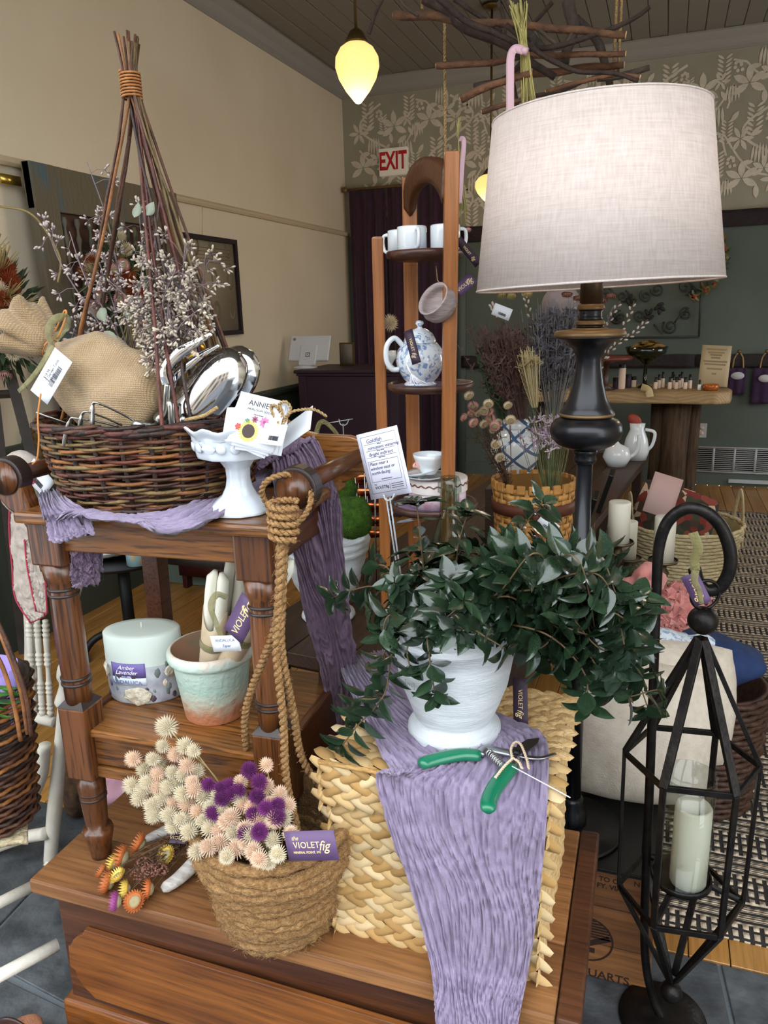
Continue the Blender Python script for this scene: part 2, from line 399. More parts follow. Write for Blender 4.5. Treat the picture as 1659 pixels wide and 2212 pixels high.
for ix in range(-1, 6):
    for iz in range(0, 3):
        bx = -2.75+ix*TW; bz = 2.12+iz*THh+(THh/2 if ix % 2 else 0)-.2
        def inside(x, z): return XL+.1 < x < 1.5 and 2.26 < z < ZC-.16
        vine = [(bx+.31+.2*sin(t*2*pi/20), bz+t*THh/20) for t in range(21)]
        stroke([p for p in vine if inside(*p)], .009)
        v2 = [(bx+.31+.09*sin(t/20*2*pi)+.3*cos(t/20*pi), bz+.33+.16*sin(t/20*3*pi)) for t in range(21)]
        stroke([p for p in v2 if inside(*p)], .007)
        for kd, x, z, r in items:
            r *= 1.45
            X_, Z_ = bx+x, bz+z
            if not inside(X_, Z_): continue
            if kd == 'lobed': 
                for q in range(5): flat(almond, X_+.55*r*cos(q*1.05-.55+pi/2-1.5), Z_+.55*r*sin(q*1.05-.55+pi/2-1.5), q*1.05-.55+pi/2-1.5, r*.5, r*.42)
            elif kd == 'star':
                for q in range(6): flat(almond, X_+.5*r*cos(q*1.047), Z_+.5*r*sin(q*1.047), q*1.047, r*.45, r*.32)
            elif kd == 'pod':
                for q in range(5): flat(almond, X_+(q-2)*r*.36, Z_, pi/2+.05*(q-2), r*(1.15-.12*abs(q-2)), r*.3)
            elif kd == 'berries':
                for q in range(7): flat(circ, X_+r*.8*cos(q*.9)*(.4+q/9), Z_+r*.9*sin(q*.9)*(.4+q/8), 0, r*.3, r*.3)
            elif kd == 'frond':
                for q in range(7):
                    for sg in (-1, 1): flat(almond, X_+sg*r*.28, Z_+(q-3)*r*.28, sg*.6+(0 if sg > 0 else pi), r*.28, r*.17)
            else: flat(almond, X_, Z_, x*20, r, r*.85)
o = g.ob('wallpaper_print', m_print, wb, smooth=False, kind='stuff')
# ================================================================ shared small makers
def matz(name, stops, z0, z1, rough=.8, nz=.15, scale=18, bump=.2, bscale=120, axis=2):
    """colour that changes along the thing itself (patina, dye), broken up by noise"""
    if name in MATS: return MATS[name]
    m, nt, b = _nt(name); N = nt.nodes; L = nt.links; b.inputs['Roughness'].default_value = rough
    tc = N.new('ShaderNodeTexCoord'); sp = N.new('ShaderNodeSeparateXYZ'); L.new(tc.outputs['Object'], sp.inputs[0])
    mr = N.new('ShaderNodeMapRange'); mr.inputs[1].default_value = z0; mr.inputs[2].default_value = z1; L.new(sp.outputs[axis], mr.inputs[0])
    n = N.new('ShaderNodeTexNoise'); n.inputs['Scale'].default_value = scale; n.inputs['Detail'].default_value = 6; L.new(tc.outputs['Object'], n.inputs['Vector'])
    ma = N.new('ShaderNodeMath'); ma.operation = 'MULTIPLY_ADD'; L.new(n.outputs[0], ma.inputs[0]); ma.inputs[1].default_value = nz*2; ma.inputs[2].default_value = -nz
    ad = N.new('ShaderNodeMath'); L.new(mr.outputs[0], ad.inputs[0]); L.new(ma.outputs[0], ad.inputs[1])
    r = N.new('ShaderNodeValToRGB'); L.new(ad.outputs[0], r.inputs[0])
    while len(r.color_ramp.elements) < len(stops): r.color_ramp.elements.new(.5)
    for e, (p, c) in zip(r.color_ramp.elements, stops): e.position = p; e.color = c4(h(c))
    L.new(r.outputs[0], b.inputs['Base Color'])
    bp = N.new('ShaderNodeBump'); bp.inputs['Strength'].default_value = bump; bp.inputs['Distance'].default_value = .004
    n2 = N.new('ShaderNodeTexNoise'); n2.inputs['Scale'].default_value = bscale; L.new(tc.outputs['Object'], n2.inputs['Vector'])
    L.new(n2.outputs[0], bp.inputs['Height']); L.new(bp.outputs[0], b.inputs['Normal'])
    MATS[name] = m; return m
m_card = mat('white card stock', 'dfe3e9', .6, rv=.02)
m_ink = mat('dark print ink', '2c2c34', .6, rv=0)
m_purp = mat('violet card stock', '5a4468', .55, rv=.05)
m_gold = mat('gold foil print', 'e6cf98', .4, rv=0)
m_plum = mat('dark plum card stock', '3a2a3c', .55, rv=.05)
m_organza = mat('olive organza ribbon', '8d8656', .5, col2='757044', scale=60, rv=.05, alpha=.6, sheen=.3)
m_twine = mat('tan jute twine', 'b79a6c', .9, col2='94764a', scale=180, bump=.6, bscale=400)
m_coir = mat('coir rope fibre', 'ab8557', .95, col2='8a6439', scale=160, bump=.8, bscale=350)
m_leath = mat('tan leather cord', 'b5793f', .6)
def ribbon(pts, w, m, parent=None, name='ribbon', up=(0, 0, 1), n=8, th=.0005, label=None, tw=0):
    P = spline(pts, n); k = len(P)-1; u0 = V(up)
    def fn(a, b):
        f = min(int(a*k), k-1); p = P[f].lerp(P[f+1], a*k-f); t = (P[min(f+1, k)]-P[max(f-1, 0)]).normalized()
        s = t.cross(u0); s = s.normalized() if s.length > 1e-4 else V((1, 0, 0))
        if tw: s = Quaternion(t, tw*a) @ s
        ww = w if isinstance(w, (int, float)) else lerp(w[0], w[1], a)
        return p+s*(b-.5)*ww
    return G().grid(fn, k*2, 3).ob(name, m, parent, thick=th, label=label)
def barcode(M, w, hh, parent, m=None):
    g = G(); x = -w/2; r = random.Random(5)
    while x < w/2:
        b = r.choice((.5, .5, 1, 1.6))*w/45; g.box((x, -hh/2, 0), (min(x+b, w/2), hh/2, .0003)); x += b+r.choice((.5, .8, 1.2))*w/45
    g.xf(M).ob('barcode', m or m_ink, parent, smooth=False)
def pricetag(name, label, M, w, hh, lines=(), parent=None, cat='tag', bar=True, m=None):
    """white tag, long side along local X"""
    o = TH(name, label, cat, M.translation) if not parent else None
    p = o or parent
    c = card('price_card' if o else 'price_tag', None, M, w, hh, m or m_card, .0008, p)
    q = o or c
    if o is None: PINV[c.name] = MX()
    pp = c
    if bar: barcode(M @ TR(w*.05, -hh*.18, .0006), w*.42, hh*.22, pp)
    for i, s in enumerate(lines): text(s, hh*.16, M @ TR(-w*.12, hh*(.22-.13*i), .0006), m_ink, pp, name='lettering', align='LEFT')
    return o or c
def violet_tag(name, label, M, w, hh, parent=None, m=None, full=False, cat='tag'):
    """shop tag: 'VIOLETfig' in gold, along local X"""
    o0 = TH(name, label, cat, M.translation); o = card('card', None, M, w, hh, m or m_purp, .0008, o0)
    if full:
        text('the', hh*.20, M @ TR(-w*.30, hh*.26, .0008), m_gold, o, shear=.3)
        text('VIOLET', hh*.30, M @ TR(-w*.09, hh*.02, .0008), m_gold, o, spc=1.05); text('fig', hh*.46, M @ TR(w*.25, -hh*.02, .0008), m_gold, o, shear=.35)
        text('MINERAL POINT, WI', hh*.115, M @ TR(-w*.10, -hh*.22, .0008), m_gold, o)
    else:
        text('VIOLET', hh*.42, M @ TR(-w*.06, 0, .0008), m_gold, o); text('fig', hh*.62, M @ TR(w*.24, -hh*.02, .0008), m_gold, o, shear=.35)
    return o0
def quadM(pa, pb, pc):
    """card frame from three corners: pa->pb is local X, pa->pc is local Y"""
    pa, pb, pc = V(pa), V(pb), V(pc); x = (pb-pa); y = (pc-pa); w = x.length; x.normalize(); y = y-x*y.dot(x); hh = y.length; y.normalize(); z = x.cross(y)
    m = MX((x, y, z)).transposed().to_4x4(); m.translation = pa+x*w/2+y*hh/2; return m, w, hh
def twisted(path, r, m, parent, name='rope', strands=3, pitch=.03, n=6, fuzz=0):
    """laid rope: strands wound round a path"""
    P = [V(p) for p in path]; L = [0]
    for a, b in zip(P[:-1], P[1:]): L.append(L[-1]+(b-a).length)
    prev = None; fr = []
    for i, p in enumerate(P):
        t = (P[min(i+1, len(P)-1)]-P[max(i-1, 0)]).normalized()
        a = prev if prev else (V((1, 0, 0)) if abs(t.x) < .8 else V((0, 1, 0)))
        nn = (a-t*a.dot(t)).normalized(); prev = nn; fr.append((p, t, nn, t.cross(nn)))
    g = G(); N_ = max(12, int(L[-1]/pitch*7))
    def samp(s):
        for i in range(len(L)-1):
            if s <= L[i+1] or i == len(L)-2:
                k = (s-L[i])/max(L[i+1]-L[i], 1e-9); a, b = fr[i], fr[i+1]; return [a[q].lerp(b[q], k) for q in range(4)]
    for q in range(strands):
        pts = []
        for i in range(N_+1):
            s = L[-1]*i/N_; p, t, nn, bb = samp(s); an = 2*pi*s/pitch+2*pi*q/strands
            pts.append(p+(nn*cos(an)+bb*sin(an))*r*.5)
        g.tube(pts, r*.62, n)
    if fuzz:
        rr = random.Random(11)
        for _ in range(fuzz):
            p, t, nn, bb = samp(rr.uniform(0, L[-1])); an = rr.uniform(0, 6.28); d = (nn*cos(an)+bb*sin(an)); q = p+d*r*.9
            g.tube([q, q+d*r*rr.uniform(.3, 1.1)+t*r*rr.uniform(-1.5, 1.5)], r*.045, 3, caps=False)
    return g.ob(name, m, parent)

# ================================================================ cedar chest
m_ced = wood('red cedar panel', '86501f', '552c10', '240f06', 0, rough=.38, coat=.15, pores=.35, rings=.5)
m_cedd = wood('dark red cedar', '5f3820', '3f2012', '1c0c07', 0, rough=.42, coat=.1, pores=.4, rings=.5)
m_cedl = wood('worn cedar lid', '98693d', '6b4224', '3a2012', 0, rough=.5, coat=.05, pores=.35, rings=.35)
m_cede = wood('worn cedar lid edge', 'b08653', '8a5f36', '5a3820', 0, rough=.55, coat=0, pores=.4)
ZT = .42
ch = TH('blanket_chest', 'low wooden blanket chest with worn lid and shaped front panel', 'chest', (-.6, 1.18, 0))
CM = TR(-1.131, .955, 0) @ RZ(1.0)
def cbox(a, b): return G().box(a, b).xf(CM)
for i, (v0, v1) in enumerate(((0, .15), (.151, .32), (.321, .465))): cbox((0, v0, ZT-.032), (1.035, v1, ZT)).ob('lid_board', m_cedl, ch, bevel=.004)
cbox((1.037, -.004, ZT-.05), (1.075, .47, ZT+.002)).ob('lid_batten', m_cedd, ch, bevel=.005)
cbox((.035, .03, .10), (1.03, .05, ZT-.032)).ob('front_board', m_cedd, ch, bevel=.002)
cbox((.035, .05, .10), (.055, .45, ZT-.032)).ob('side_board', m_cedd, ch); cbox((1.01, .05, .10), (1.03, .45, ZT-.032)).ob('side_board', m_ced, ch)
cbox((.055, .43, .10), (1.01, .45, ZT-.032)).ob('back_board', m_cedd, ch)
cbox((.02, .012, .03), (1.045, .46, .115)).ob('base_moulding', m_ced, ch, bevel=.008)
yF = .955+.03
pl = [(190, 2000), (187, 2010), (175, 2014), (166, 2022), (163, 2032), (156, 2034), (160, 2078), (171, 2086), (176, 2102), (190, 2122), (206, 2138), (214, 2147)]
pp = [A(x, y, y=yF) for x, y in pl]
zt = pp[0].z; zb = pp[-1].z
poly = [(p.x, p.z) for p in pp]
poly = [(-.17, zt)]+poly+[(-.20, zb), (-.14, zt-.12), (-.13, zt-.05)]
G().prism(poly, .012, TR(0, yF-.012, 0)).ob('shaped_panel', m_ced, ch, bevel=.0015)
for (u, v) in ((.06, .05), (1.0, .05), (.06, .42), (1.0, .42)): G().lathe([(.02, 0), (.032, .006), (.036, .02), (.028, .035)], 16, CM @ TR(u, v, 0)).ob('bun_foot', m_cedd, ch)

# ================================================================ oak washstand
m_oak = wood('golden oak', '9a632e', '69401c', '24130a', 0, rough=.33, coat=.25, pores=.75, rings=.55)
m_oakz = wood('golden oak upright', '734420', '4c2a13', '1e0f07', 2, rough=.33, coat=.25, pores=.75, rings=.3)
m_oaky = wood('dark oak rail', '5a3119', '3c200f', '180b05', 1, rough=.35, coat=.2, pores=.7, rings=.3)
m_ebon = mat('worn dark finish', '2b211d', .4, rv=.03)
WO = V((-1.08, 1.017, ZT)); WM = MX.Translation(WO) @ RZ(3.7)
ws = TH('oak_washstand', 'antique oak washstand with turned legs, lower shelf and towel rails', 'washstand', WO)
def wb_(a, b, name, m, bevel=.003): return G().box(a, b).xf(WM).ob(name, m, ws, bevel=bevel)
wb_((-.004, -.006, .728), (.503, .37, .75), 'top_board', m_oak, .006)
wb_((.07, .022, .672), (.43, .042, .728), 'front_apron', m_oak)
wb_((.022, .06, .66), (.042, .34, .728), 'side_apron', m_oaky); wb_((.46, .06, .66), (.48, .34, .728), 'side_apron', m_oaky)
wb_((.07, .34, .66), (.43, .36, .728), 'back_apron', m_oaky)
wb_((.03, .025, .287), (.472, .36, .303), 'shelf', m_oak, .004)
wb_((.06, .034, .222), (.44, .05, .287), 'shelf_rail', m_oak); wb_((.06, .03, .196), (.44, .05, .219), 'shelf_rail', m_oak)
wb_((.465, .05, .18), (.482, .35, .31), 'side_rail', m_oaky); wb_((.02, .05, .18), (.037, .35, .31), 'side_rail', m_oaky)
def fleg(u):
    g = G(); v = .042; r = .028
    def sq(z0, z1, a): g.box((u-a, v-a, z0), (u+a, v+a, z1))
    for q in ((.645, .728, .034), (.195, .352, .030)): g = G(); sq(*q); g.xf(WM).ob('leg_block', m_oakz, ws, bevel=.004)
    g = G(); M4 = WM @ TR(u, v, 0)
    tl_ = g.lathe([(.0255, .352), (.026, .40), (.027, .45), (.028, .52), (.0265, .59), (.026, .605), (.031, .614), (.034, .645)], 24, M4); tl_ = tl_.ob('turned_leg', m_oakz, ws)
    G().lathe([(.020, 0), (.021, .01), (.024, .03), (.029, .05), (.031, .06), (.029, .068), (.021, .072), (.023, .09), (.026, .14), (.028, .17), (.022, .195)], 24, M4).ob('foot', m_oakz, ws)
    for z in (.588, .405, .148):
        rr = .029 if z > .2 else .0275
        for dz in (-.006, .006): G().lathe([(rr-.003, z+dz-.004), (rr, z+dz-.002), (rr, z+dz+.001), (rr-.003, z+dz+.003)], 24, M4).ob('leg_ring', m_ebon, tl_)
    G().lathe([(.0425, .352), (.036, .357), (.027, .364)], 4, M4 @ RZ(45)).ob('leg_cap', m_ebon, ws, smooth=False)
fleg(.043); fleg(.457)
for u in (.043, .457):
    G().add([WM @ V(p) for p in ((u-.02, .315, 0), (u+.02, .315, 0), (u+.02, .355, 0), (u-.02, .355, 0), (u-.021, .325, .74), (u+.021, .325, .74), (u+.021, .37, .74), (u-.021, .37, .74))],
            [(0, 3, 2, 1), (4, 5, 6, 7), (0, 1, 5, 4), (1, 2, 6, 5), (2, 3, 7, 6), (3, 0, 4, 7)]).ob('back_leg', m_oaky, ws, bevel=.003)
# towel-rail brackets, rails and the shaped backboard
def bracket(s):
    c = V((.25, 0, 0)); pts = [(.238, .625), (.241, .66), (.252, .71), (.268, .735), (.286, .745), (.305, .765), (.318, .79), (.316, .82), (.30, .838), (.275, .838), (.255, .82), (.252, .79), (.24, .75), (.226, .728), (.226, .632)]
    poly = [(.25+s*x, z) for x, z in pts]
    if s < 0: poly = poly[::-1]
    G().prism(poly, .032, WM @ TR(0, .022, 0)).ob('towel_bracket', m_oakz, ws, bevel=.004)
    G().lathe([(.036, 0), (.0375, .003), (.0375, .03), (.036, .033)], 28, WM @ TR(.25+s*.285, .022, .805) @ RX(-90)).ob('bracket_end', m_ebon, ws, bevel=.002)
    G().lathe([(.030, 0), (.031, .002)], 28, WM @ TR(.25+s*.285, .0215, .805) @ RX(90)).ob('bracket_face', m_oakz, ws)
    P = [WM @ V((.25+s*.285, .05, .805)), WM @ V((.25+s*.287, .2, .803)), WM @ V((.25+s*.29, .35, .80))]
    G().tube(P, [.015, .017, .014], 14).ob('towel_rail', m_oaky, ws)
bracket(1); bracket(-1)

bp_ = [(.25+x, z) for x, z in [(.20, .72), (.27, .75), (.30, .765), (.318, .79), (.316, .815), (.30, .832), (.27, .84), (.20, .842), (.165, .85), (.135, .87), (.115, .882), (.08, .886)]]
bp2 = [(.5-x, z) for x, z in reversed(bp_)]
G().prism(bp_+bp2, .02, WM @ TR(0, .345, 0)).ob('backboard', m_oak, ws, bevel=.003)

# ================================================================ willow basket with gathered stakes
BC = V((-.90, 1.20, 1.172)); WILL = [mat('willow '+n, a, .55, col2=b, scale=30, stretch=(1, 1, 1), bump=.25, bscale=160, rv=.2) for n, a, b in
     (('brown', '573420', '382116'), ('amber', '8a5728', '5f391b'), ('olive', '75603a', '524023'), ('russet', '5c2c20', '3a1b16'), ('dark', '33221a', '20140f'))]
wk = TH('willow_basket', 'brown willow basket whose stakes gather to a tied point overhead', 'basket', BC)
rw = random.Random(21)
def brad(z): return .168+.030*min(1, max(0, z/.155))+.006*sin(max(0, z)*18)
def rod(z, a0, a1, ph, rr, amp=.0045, tilt=0, m=None, dr=0, name='willow_rod'):
    n = max(8, int((a1-a0)*16)); P = []; R = []
    for i in range(n+1):
        t = i/n; a = a0+(a1-a0)*t; zz = z+tilt*(t-.5)+.0015*sin(a*9+ph); r = brad(zz)+dr+amp*sin(a*12+ph)
        P.append(BC+V((r*cos(a), r*sin(a), zz))); R.append(rr*(1-.35*t)*(0.6 if i in (0, n) else 1))
    return G().tube(P, R, 6).ob(name, m or rw.choice(WILL[:4]), wk)
for i in range(26):
    a = 2*pi*i/26; P = [BC+V((brad(z)*cos(a), brad(z)*sin(a), z)) for z in (0, .04, .08, .12, .155)]
    G().tube(P, .0042, 6).ob('stake', WILL[4], wk)
nr = 21
for r in range(nr):
    z = .014+r*.0066; a = rw.uniform(0, 6.28); e = a+2*pi
    while a < e-.15:
        b = min(a+rw.uniform(1.0, 1.9), e); rod(z+rw.uniform(-.001, .001), a, b+.12, pi*(r % 2), rw.uniform(.0030, .0042), tilt=rw.uniform(0, .005)); a = b
for k in range(2):
    for r in range(4):
        a = rw.uniform(0, 6.28)
        for q in range(4): rod((.148+.005*(r % 2) if k else .004+.005*(r % 2)), a+q*1.57, a+q*1.57+1.9, r, .0052, amp=.006, tilt=.01, dr=.002+.003*(r//2), m=rw.choice((WILL[0], WILL[3], WILL[4])))
G().lathe([(.001, .006), (.165, .006), (.165, .002), (.001, .002)], 32, MX.Translation(BC)).ob('base', WILL[4], wk)
APX = A(282, 178, y=1.2); angs = [170, 175, 181, 188, 196, 60, 72, 85, 98, 112, 128, 30, 20, 12, 7, 2, -3, -8, -13, -18, -34, -41, -50]
for i, dg in enumerate(angs):
    a = rad(dg); R0 = brad(.155)-.004; P = []; R = []; sw = rw.uniform(-.01, .01); tw = rw.uniform(0, 6.28)
    for t in range(15):
        s = t/14; q = (1-s)**1.12; k = .010*s
        base = BC+V((0, 0, .10+(APX.z-BC.z-.10)*s)); ctr = base.lerp(V((APX.x, APX.y, base.z)), s)
        P.append(ctr+V((R0*q*cos(a)+k*cos(tw)+sw*sin(s*pi), R0*q*sin(a)+k*sin(tw)+.012*noise.noise(V((s*4, i, 0))), 0))); R.append(.0037*(1-.3*s)*(1+.12*noise.noise(V((s*30, i, 7)))))
    d = V((cos(tw), sin(tw), 0)); P.append(APX+d*.012+V((0, 0, .025))); P.append(APX+d*.02+V((0, 0, rw.uniform(.05, .075)))); R += [.0024, .0022]
    G().tube(P, R, 6).ob('gathered_stake', rw.choice((WILL[0], WILL[0], WILL[2], WILL[3], WILL[4], WILL[1])), wk)
m_raff = mat('orange binding cord', 'a8713f', .7, col2='8a5527', scale=80)
P = [APX+V((.0165*cos(t*.55), .0165*sin(t*.55), -.026+.0042*t*.55/ (2*pi)*1.15)) for t in range(100)]
G().tube(P, .0021, 5).ob('binding', m_raff, wk)
# ================================================================ things in and on the washstand
m_burl = mat('burlap weave', 'bfa27c', .95, col2='ad9068', scale=20, bump=.9, bscale=420, rv=0, sheen=.2)
def weave(m, sc, st_=.5):
    """adds a two-way thread relief to a cloth material"""
    nt = m.node_tree; N = nt.nodes; L = nt.links; b = N['Principled BSDF']; tc = N.new('ShaderNodeTexCoord'); h_ = []
    for d in ('X', 'Z'):
        w = N.new('ShaderNodeTexWave'); w.bands_direction = d; w.inputs['Scale'].default_value = sc; w.inputs['Distortion'].default_value = .6; L.new(tc.outputs['Object'], w.inputs[0]); h_.append(w.outputs[0])
    mx = N.new('ShaderNodeMath'); mx.operation = 'MULTIPLY'; L.new(h_[0], mx.inputs[0]); L.new(h_[1], mx.inputs[1])
    bp = N.new('ShaderNodeBump'); bp.inputs['Strength'].default_value = st_; bp.inputs['Distance'].default_value = .002; L.new(mx.outputs[0], bp.inputs['Height']); L.new(bp.outputs[0], b.inputs['Normal'])
    src = b.inputs['Base Color'].links[0].from_socket; mc = N.new('ShaderNodeMixRGB'); mc.blend_type = 'MULTIPLY'; mc.inputs[0].default_value = 1; r = N.new('ShaderNodeMapRange'); r.inputs[3].default_value = .62; r.inputs[4].default_value = 1.15; L.new(mx.outputs[0], r.inputs[0]); L.new(src, mc.inputs[1]); L.new(r.outputs[0], mc.inputs[2]); L.new(mc.outputs[0], b.inputs['Base Color'])
weave(m_burl, 100, .8)
# burlap sack leaning out of the basket
sa = A(330, 905, y=1.16); sb = A(112, 752, y=1.14); sc_ = A(45, 728, y=1.13)
sk = TH('burlap_sack', 'bulging burlap sack tied at the neck, leaning in the willow basket', 'sack', sa)
ax = (sb-sa); Ls = ax.length; fm = frame(sa, ax, V((0, 1, .3)))
prof = [(.02, -.02), (.06, -.01), (.085, .05), (.092, .12), (.090, .20), (.082, .27), (.060, .34), (.034, .385), (.020, .405), (.0195, .415)]
prof = [(r, z*Ls/.41) for r, z in prof]
pv = spline([(r, 0, z) for r, z in prof], 4); prof = [(max(.001, p.x), p.z) for p in pv]
g = G().lathe(prof, 72, fm, sx=.82, sy=1.0)
g.v = [p+(p-sa).normalized()*.014*noise.noise(p*16)+V((0, 0, -.012))*exp(-((p-A(100, 850, y=1.12)).length/.08)**2) for p in g.v]
g.v = [p+noise.noise_vector(p*30)*.007+noise.noise_vector(p*70)*.002 for p in g.v]
inv = fm.inverted()
def wr(p):
    q = inv @ p; t = q.z/Ls; th = math.atan2(q.y, q.x); return p+V((p-(fm @ V((0, 0, q.z))))).normalized()*(.006*sin(th*11+2*sin(t*5))*max(0, t-.35)+.004*sin(th*5+t*9)*noise.noise(V((th, t*3, 2))))
g.v = [wr(p) for p in g.v]
g.ob('bag', m_burl, sk, sub=1)
def ruf(a, b):
    th = a*2*pi; r = lerp(.019, .058, b**.7)*(1+.17*b*sin(th*7+1)+.08*b*sin(th*13)); z = Ls*1.012+(.074+.012*sin(th*3+2))*b
    return (lambda p: p+noise.noise_vector(p*24)*.010*b)(fm @ V((r*cos(th)*1.1, r*sin(th)*.95, z)))
G().grid(ruf, 64, 12, cu=True).ob('ruffle', m_burl, sk, thick=.0015)
nk = fm @ V((0, 0, Ls*1.012))
G().tube([fm @ V((.0205*cos(t/20*4*pi), .0205*sin(t/20*4*pi), Ls*1.0+.01*t/20)) for t in range(21)], .002, 5).ob('cord', m_leath, sk)
cp = [A(113, 738, y=1.10), A(128, 722, y=1.09), A(143, 680, y=1.10), A(140, 671, y=1.11), A(131, 690, y=1.10), A(120, 715, y=1.10)]
G().tube(spline(cp, 8), .0018, 6).ob('cord_loop', m_leath, sk)
ribbon([A(112, 748, y=1.09), A(104, 715, y=1.08), A(118, 690, y=1.08), A(145, 685, y=1.10), A(142, 705, y=1.11), A(118, 735, y=1.09)], .014, m_organza, sk, up=(0, 1, .2))
ribbon([A(112, 745, y=1.085), A(95, 780, y=1.07), A(70, 815, y=1.06), A(40, 846, y=1.06)], (.012, .008), m_organza, sk, up=(0, 1, 0))
M, w, hh = quadM(A(66, 843, y=1.045), A(119, 751, y=1.06), A(106, 868, y=1.045))
M2 = M @ RZ(180); M2 = MX(M)
pricetag('price_tag', 'white barcode price tag hanging from the burlap sack', M @ RX(180) if M.col[2].y > 0 else M, w, hh, ('$19.99', '8 Garden Tools', 'Regular'))
cp = [A(88, 850, y=1.02), A(82, 900, y=1.012), A(84, 950, y=1.01), A(80, 990, y=1.01), A(70, 1003, y=1.015)]
TG(G().tube(spline(cp, 8), .0016, 6).ob('leather_cord', m_leath), 'thin tan leather cord dangling over the willow basket rim', 'cord')
# polished garden tools
m_steel = mat('polished stainless steel', 'c2c2c4', .1, 1, rv=.03); m_steel2 = mat('satin steel', 'bdbdb8', .3, 1, rv=.05)
m_ash = wood('pale ash handle', 'c9a36a', 'a97f48', '7d5a30', 2, rough=.5, pores=.3)
def scoop(name, label, pb, pt, wid, dep, bulge, nrm, neck):
    o = TH(name, label, 'trowel', pb, 'polished trowels in the willow basket'); ax = (pt-pb); L_ = ax.length; M = frame(pb, ax, None); nz_ = V(nrm); nz_ = (nz_-ax*nz_.dot(ax)/ax.length_squared).normalized(); sx = ax.normalized().cross(nz_)
    def fn(a, b):
        z = a*L_; f = (1-max(0, (a-.62)/.38)**2.2)**.5 if a > .62 else 1; f *= min(1, .35+sqrt(a)*1.5); t = (b-.5)*2
        return pb+ax.normalized()*z+sx*(t*wid/2*f)+nz_*(-dep*(1-t*t)*f+bulge*sin(a*pi)+.02*a)
    G().grid(fn, 28, 20).ob('blade', m_steel, o, thick=.0022)
    G().tube(spline([pb+ax.normalized()*.02-nz_*dep*.9, pb-ax.normalized()*.012-nz_*dep*.6]+neck, 6), .006, 10).ob('neck', m_steel2, o)
    e = neck[-1]; d = V((.012, .05, -.05)); G().tube([e-d*.15, e+d*.25], .0105, 14).ob('ferrule', m_steel2, o)
    G().tube(spline([e+d*.25, e+d*.5, e+d*.9, e+d*1.25], 4), [.010]*4+[.0125]*4+[.0125]*4+[.009], 12).ob('handle', m_ash, o)
    return o
scoop('trowel', 'shiny steel trowel with wide cupped blade beside the burlap sack', A(392, 925, y=1.12), A(525, 768, y=1.19), .088, -.026, .004, (.1, -1, .1), [A(368, 870, y=1.10), A(362, 893, y=1.11), A(350, 905, y=1.12)])
scoop('trowel', 'steel trowel whose pointed tip shows behind the nearer trowel', A(420, 920, y=1.20), A(556, 762, y=1.235), .095, -.026, .004, (.1, -1, .1), [A(385, 880, y=1.2), A(380, 900, y=1.21), A(378, 912, y=1.22)])
wf = TH('weeding_fork', 'steel two-pronged weeding fork with flat lettered prongs above the trowels', 'garden fork', A(360, 830, y=1.11))
def prong(pts, wd, name):
    P = spline(pts, 8); return G().tube(P, [wd*(1-.75*(i/(len(P)-1))**2) for i in range(len(P))], 8, flat=.22, up=(0, 1, .15)).ob(name, m_steel, wf)
prong([A(362, 832, y=1.11), A(357, 800, y=1.11), A(383, 765, y=1.115), A(420, 742, y=1.12), A(458, 720, y=1.13)], .0135, 'prong')
prong([A(368, 835, y=1.12), A(376, 815, y=1.12), A(410, 785, y=1.13), A(440, 763, y=1.14), A(474, 745, y=1.15)], .009, 'prong')
pv = A(388, 768, y=1.100); dv = (A(408, 753, y=1.104)-pv).normalized(); MM, w_, h_ = quadM(A(366, 788, y=1.098), A(406, 757, y=1.103), A(371, 797, y=1.096))
text('STAINLESS STEEL', .0065, (MM @ RX(180) if (MM.to_3x3() @ V((0, 0, 1))).y > 0 else MM), m_ink, wf)
G().tube(spline([A(362, 830, y=1.11), A(360, 850, y=1.11), A(358, 880, y=1.115), A(350, 900, y=1.12), A(340, 915, y=1.13)], 5), .0058, 10).ob('shank', m_steel2, wf)
cu = TH('hand_cultivator', 'three-pronged steel hand cultivator hooked over the willow basket rim', 'hand tool', A(330, 908, y=1.06))
for k, (b0, b1, tip, e) in enumerate((((163, 903), (150, 905), (137, 966), (255, 921)), ((190, 890), (176, 893), (170, 948), (262, 918)), ((212, 871), (199, 872), (200, 928), (296, 912)))):
    yy = 1.0+.012*k
    P = spline([A(*e, y=yy+.06), A((b0[0]+e[0])/2, (b0[1]+e[1])/2-2, y=yy+.03), A(*b0, y=yy), A(b1[0]+2, b1[1]+2, y=yy-.004), A((b1[0]+tip[0])/2, (b1[1]+tip[1])/2, y=yy-.006), A(*tip, y=yy-.008)], 6)
    G().tube(P, [.0034]*20+[.0052]*(len(P)-24)+[.005, .0045, .0035, .002], 8, flat=.55).ob('tine', m_steel2, cu)
G().tube([A(290, 916, y=1.065), A(345, 925, y=1.13)], .007, 10).ob('shank', m_steel2, cu)
TG(G().add([A(78, 890, y=1.02), A(168, 922, y=1.06), A(160, 926, y=1.07), A(90, 898, y=1.03)], [(0, 1, 2, 3)]).ob('knife_blade', m_steel2, thick=.002), 'flat steel garden knife blade poking over the basket rim', 'garden knife')
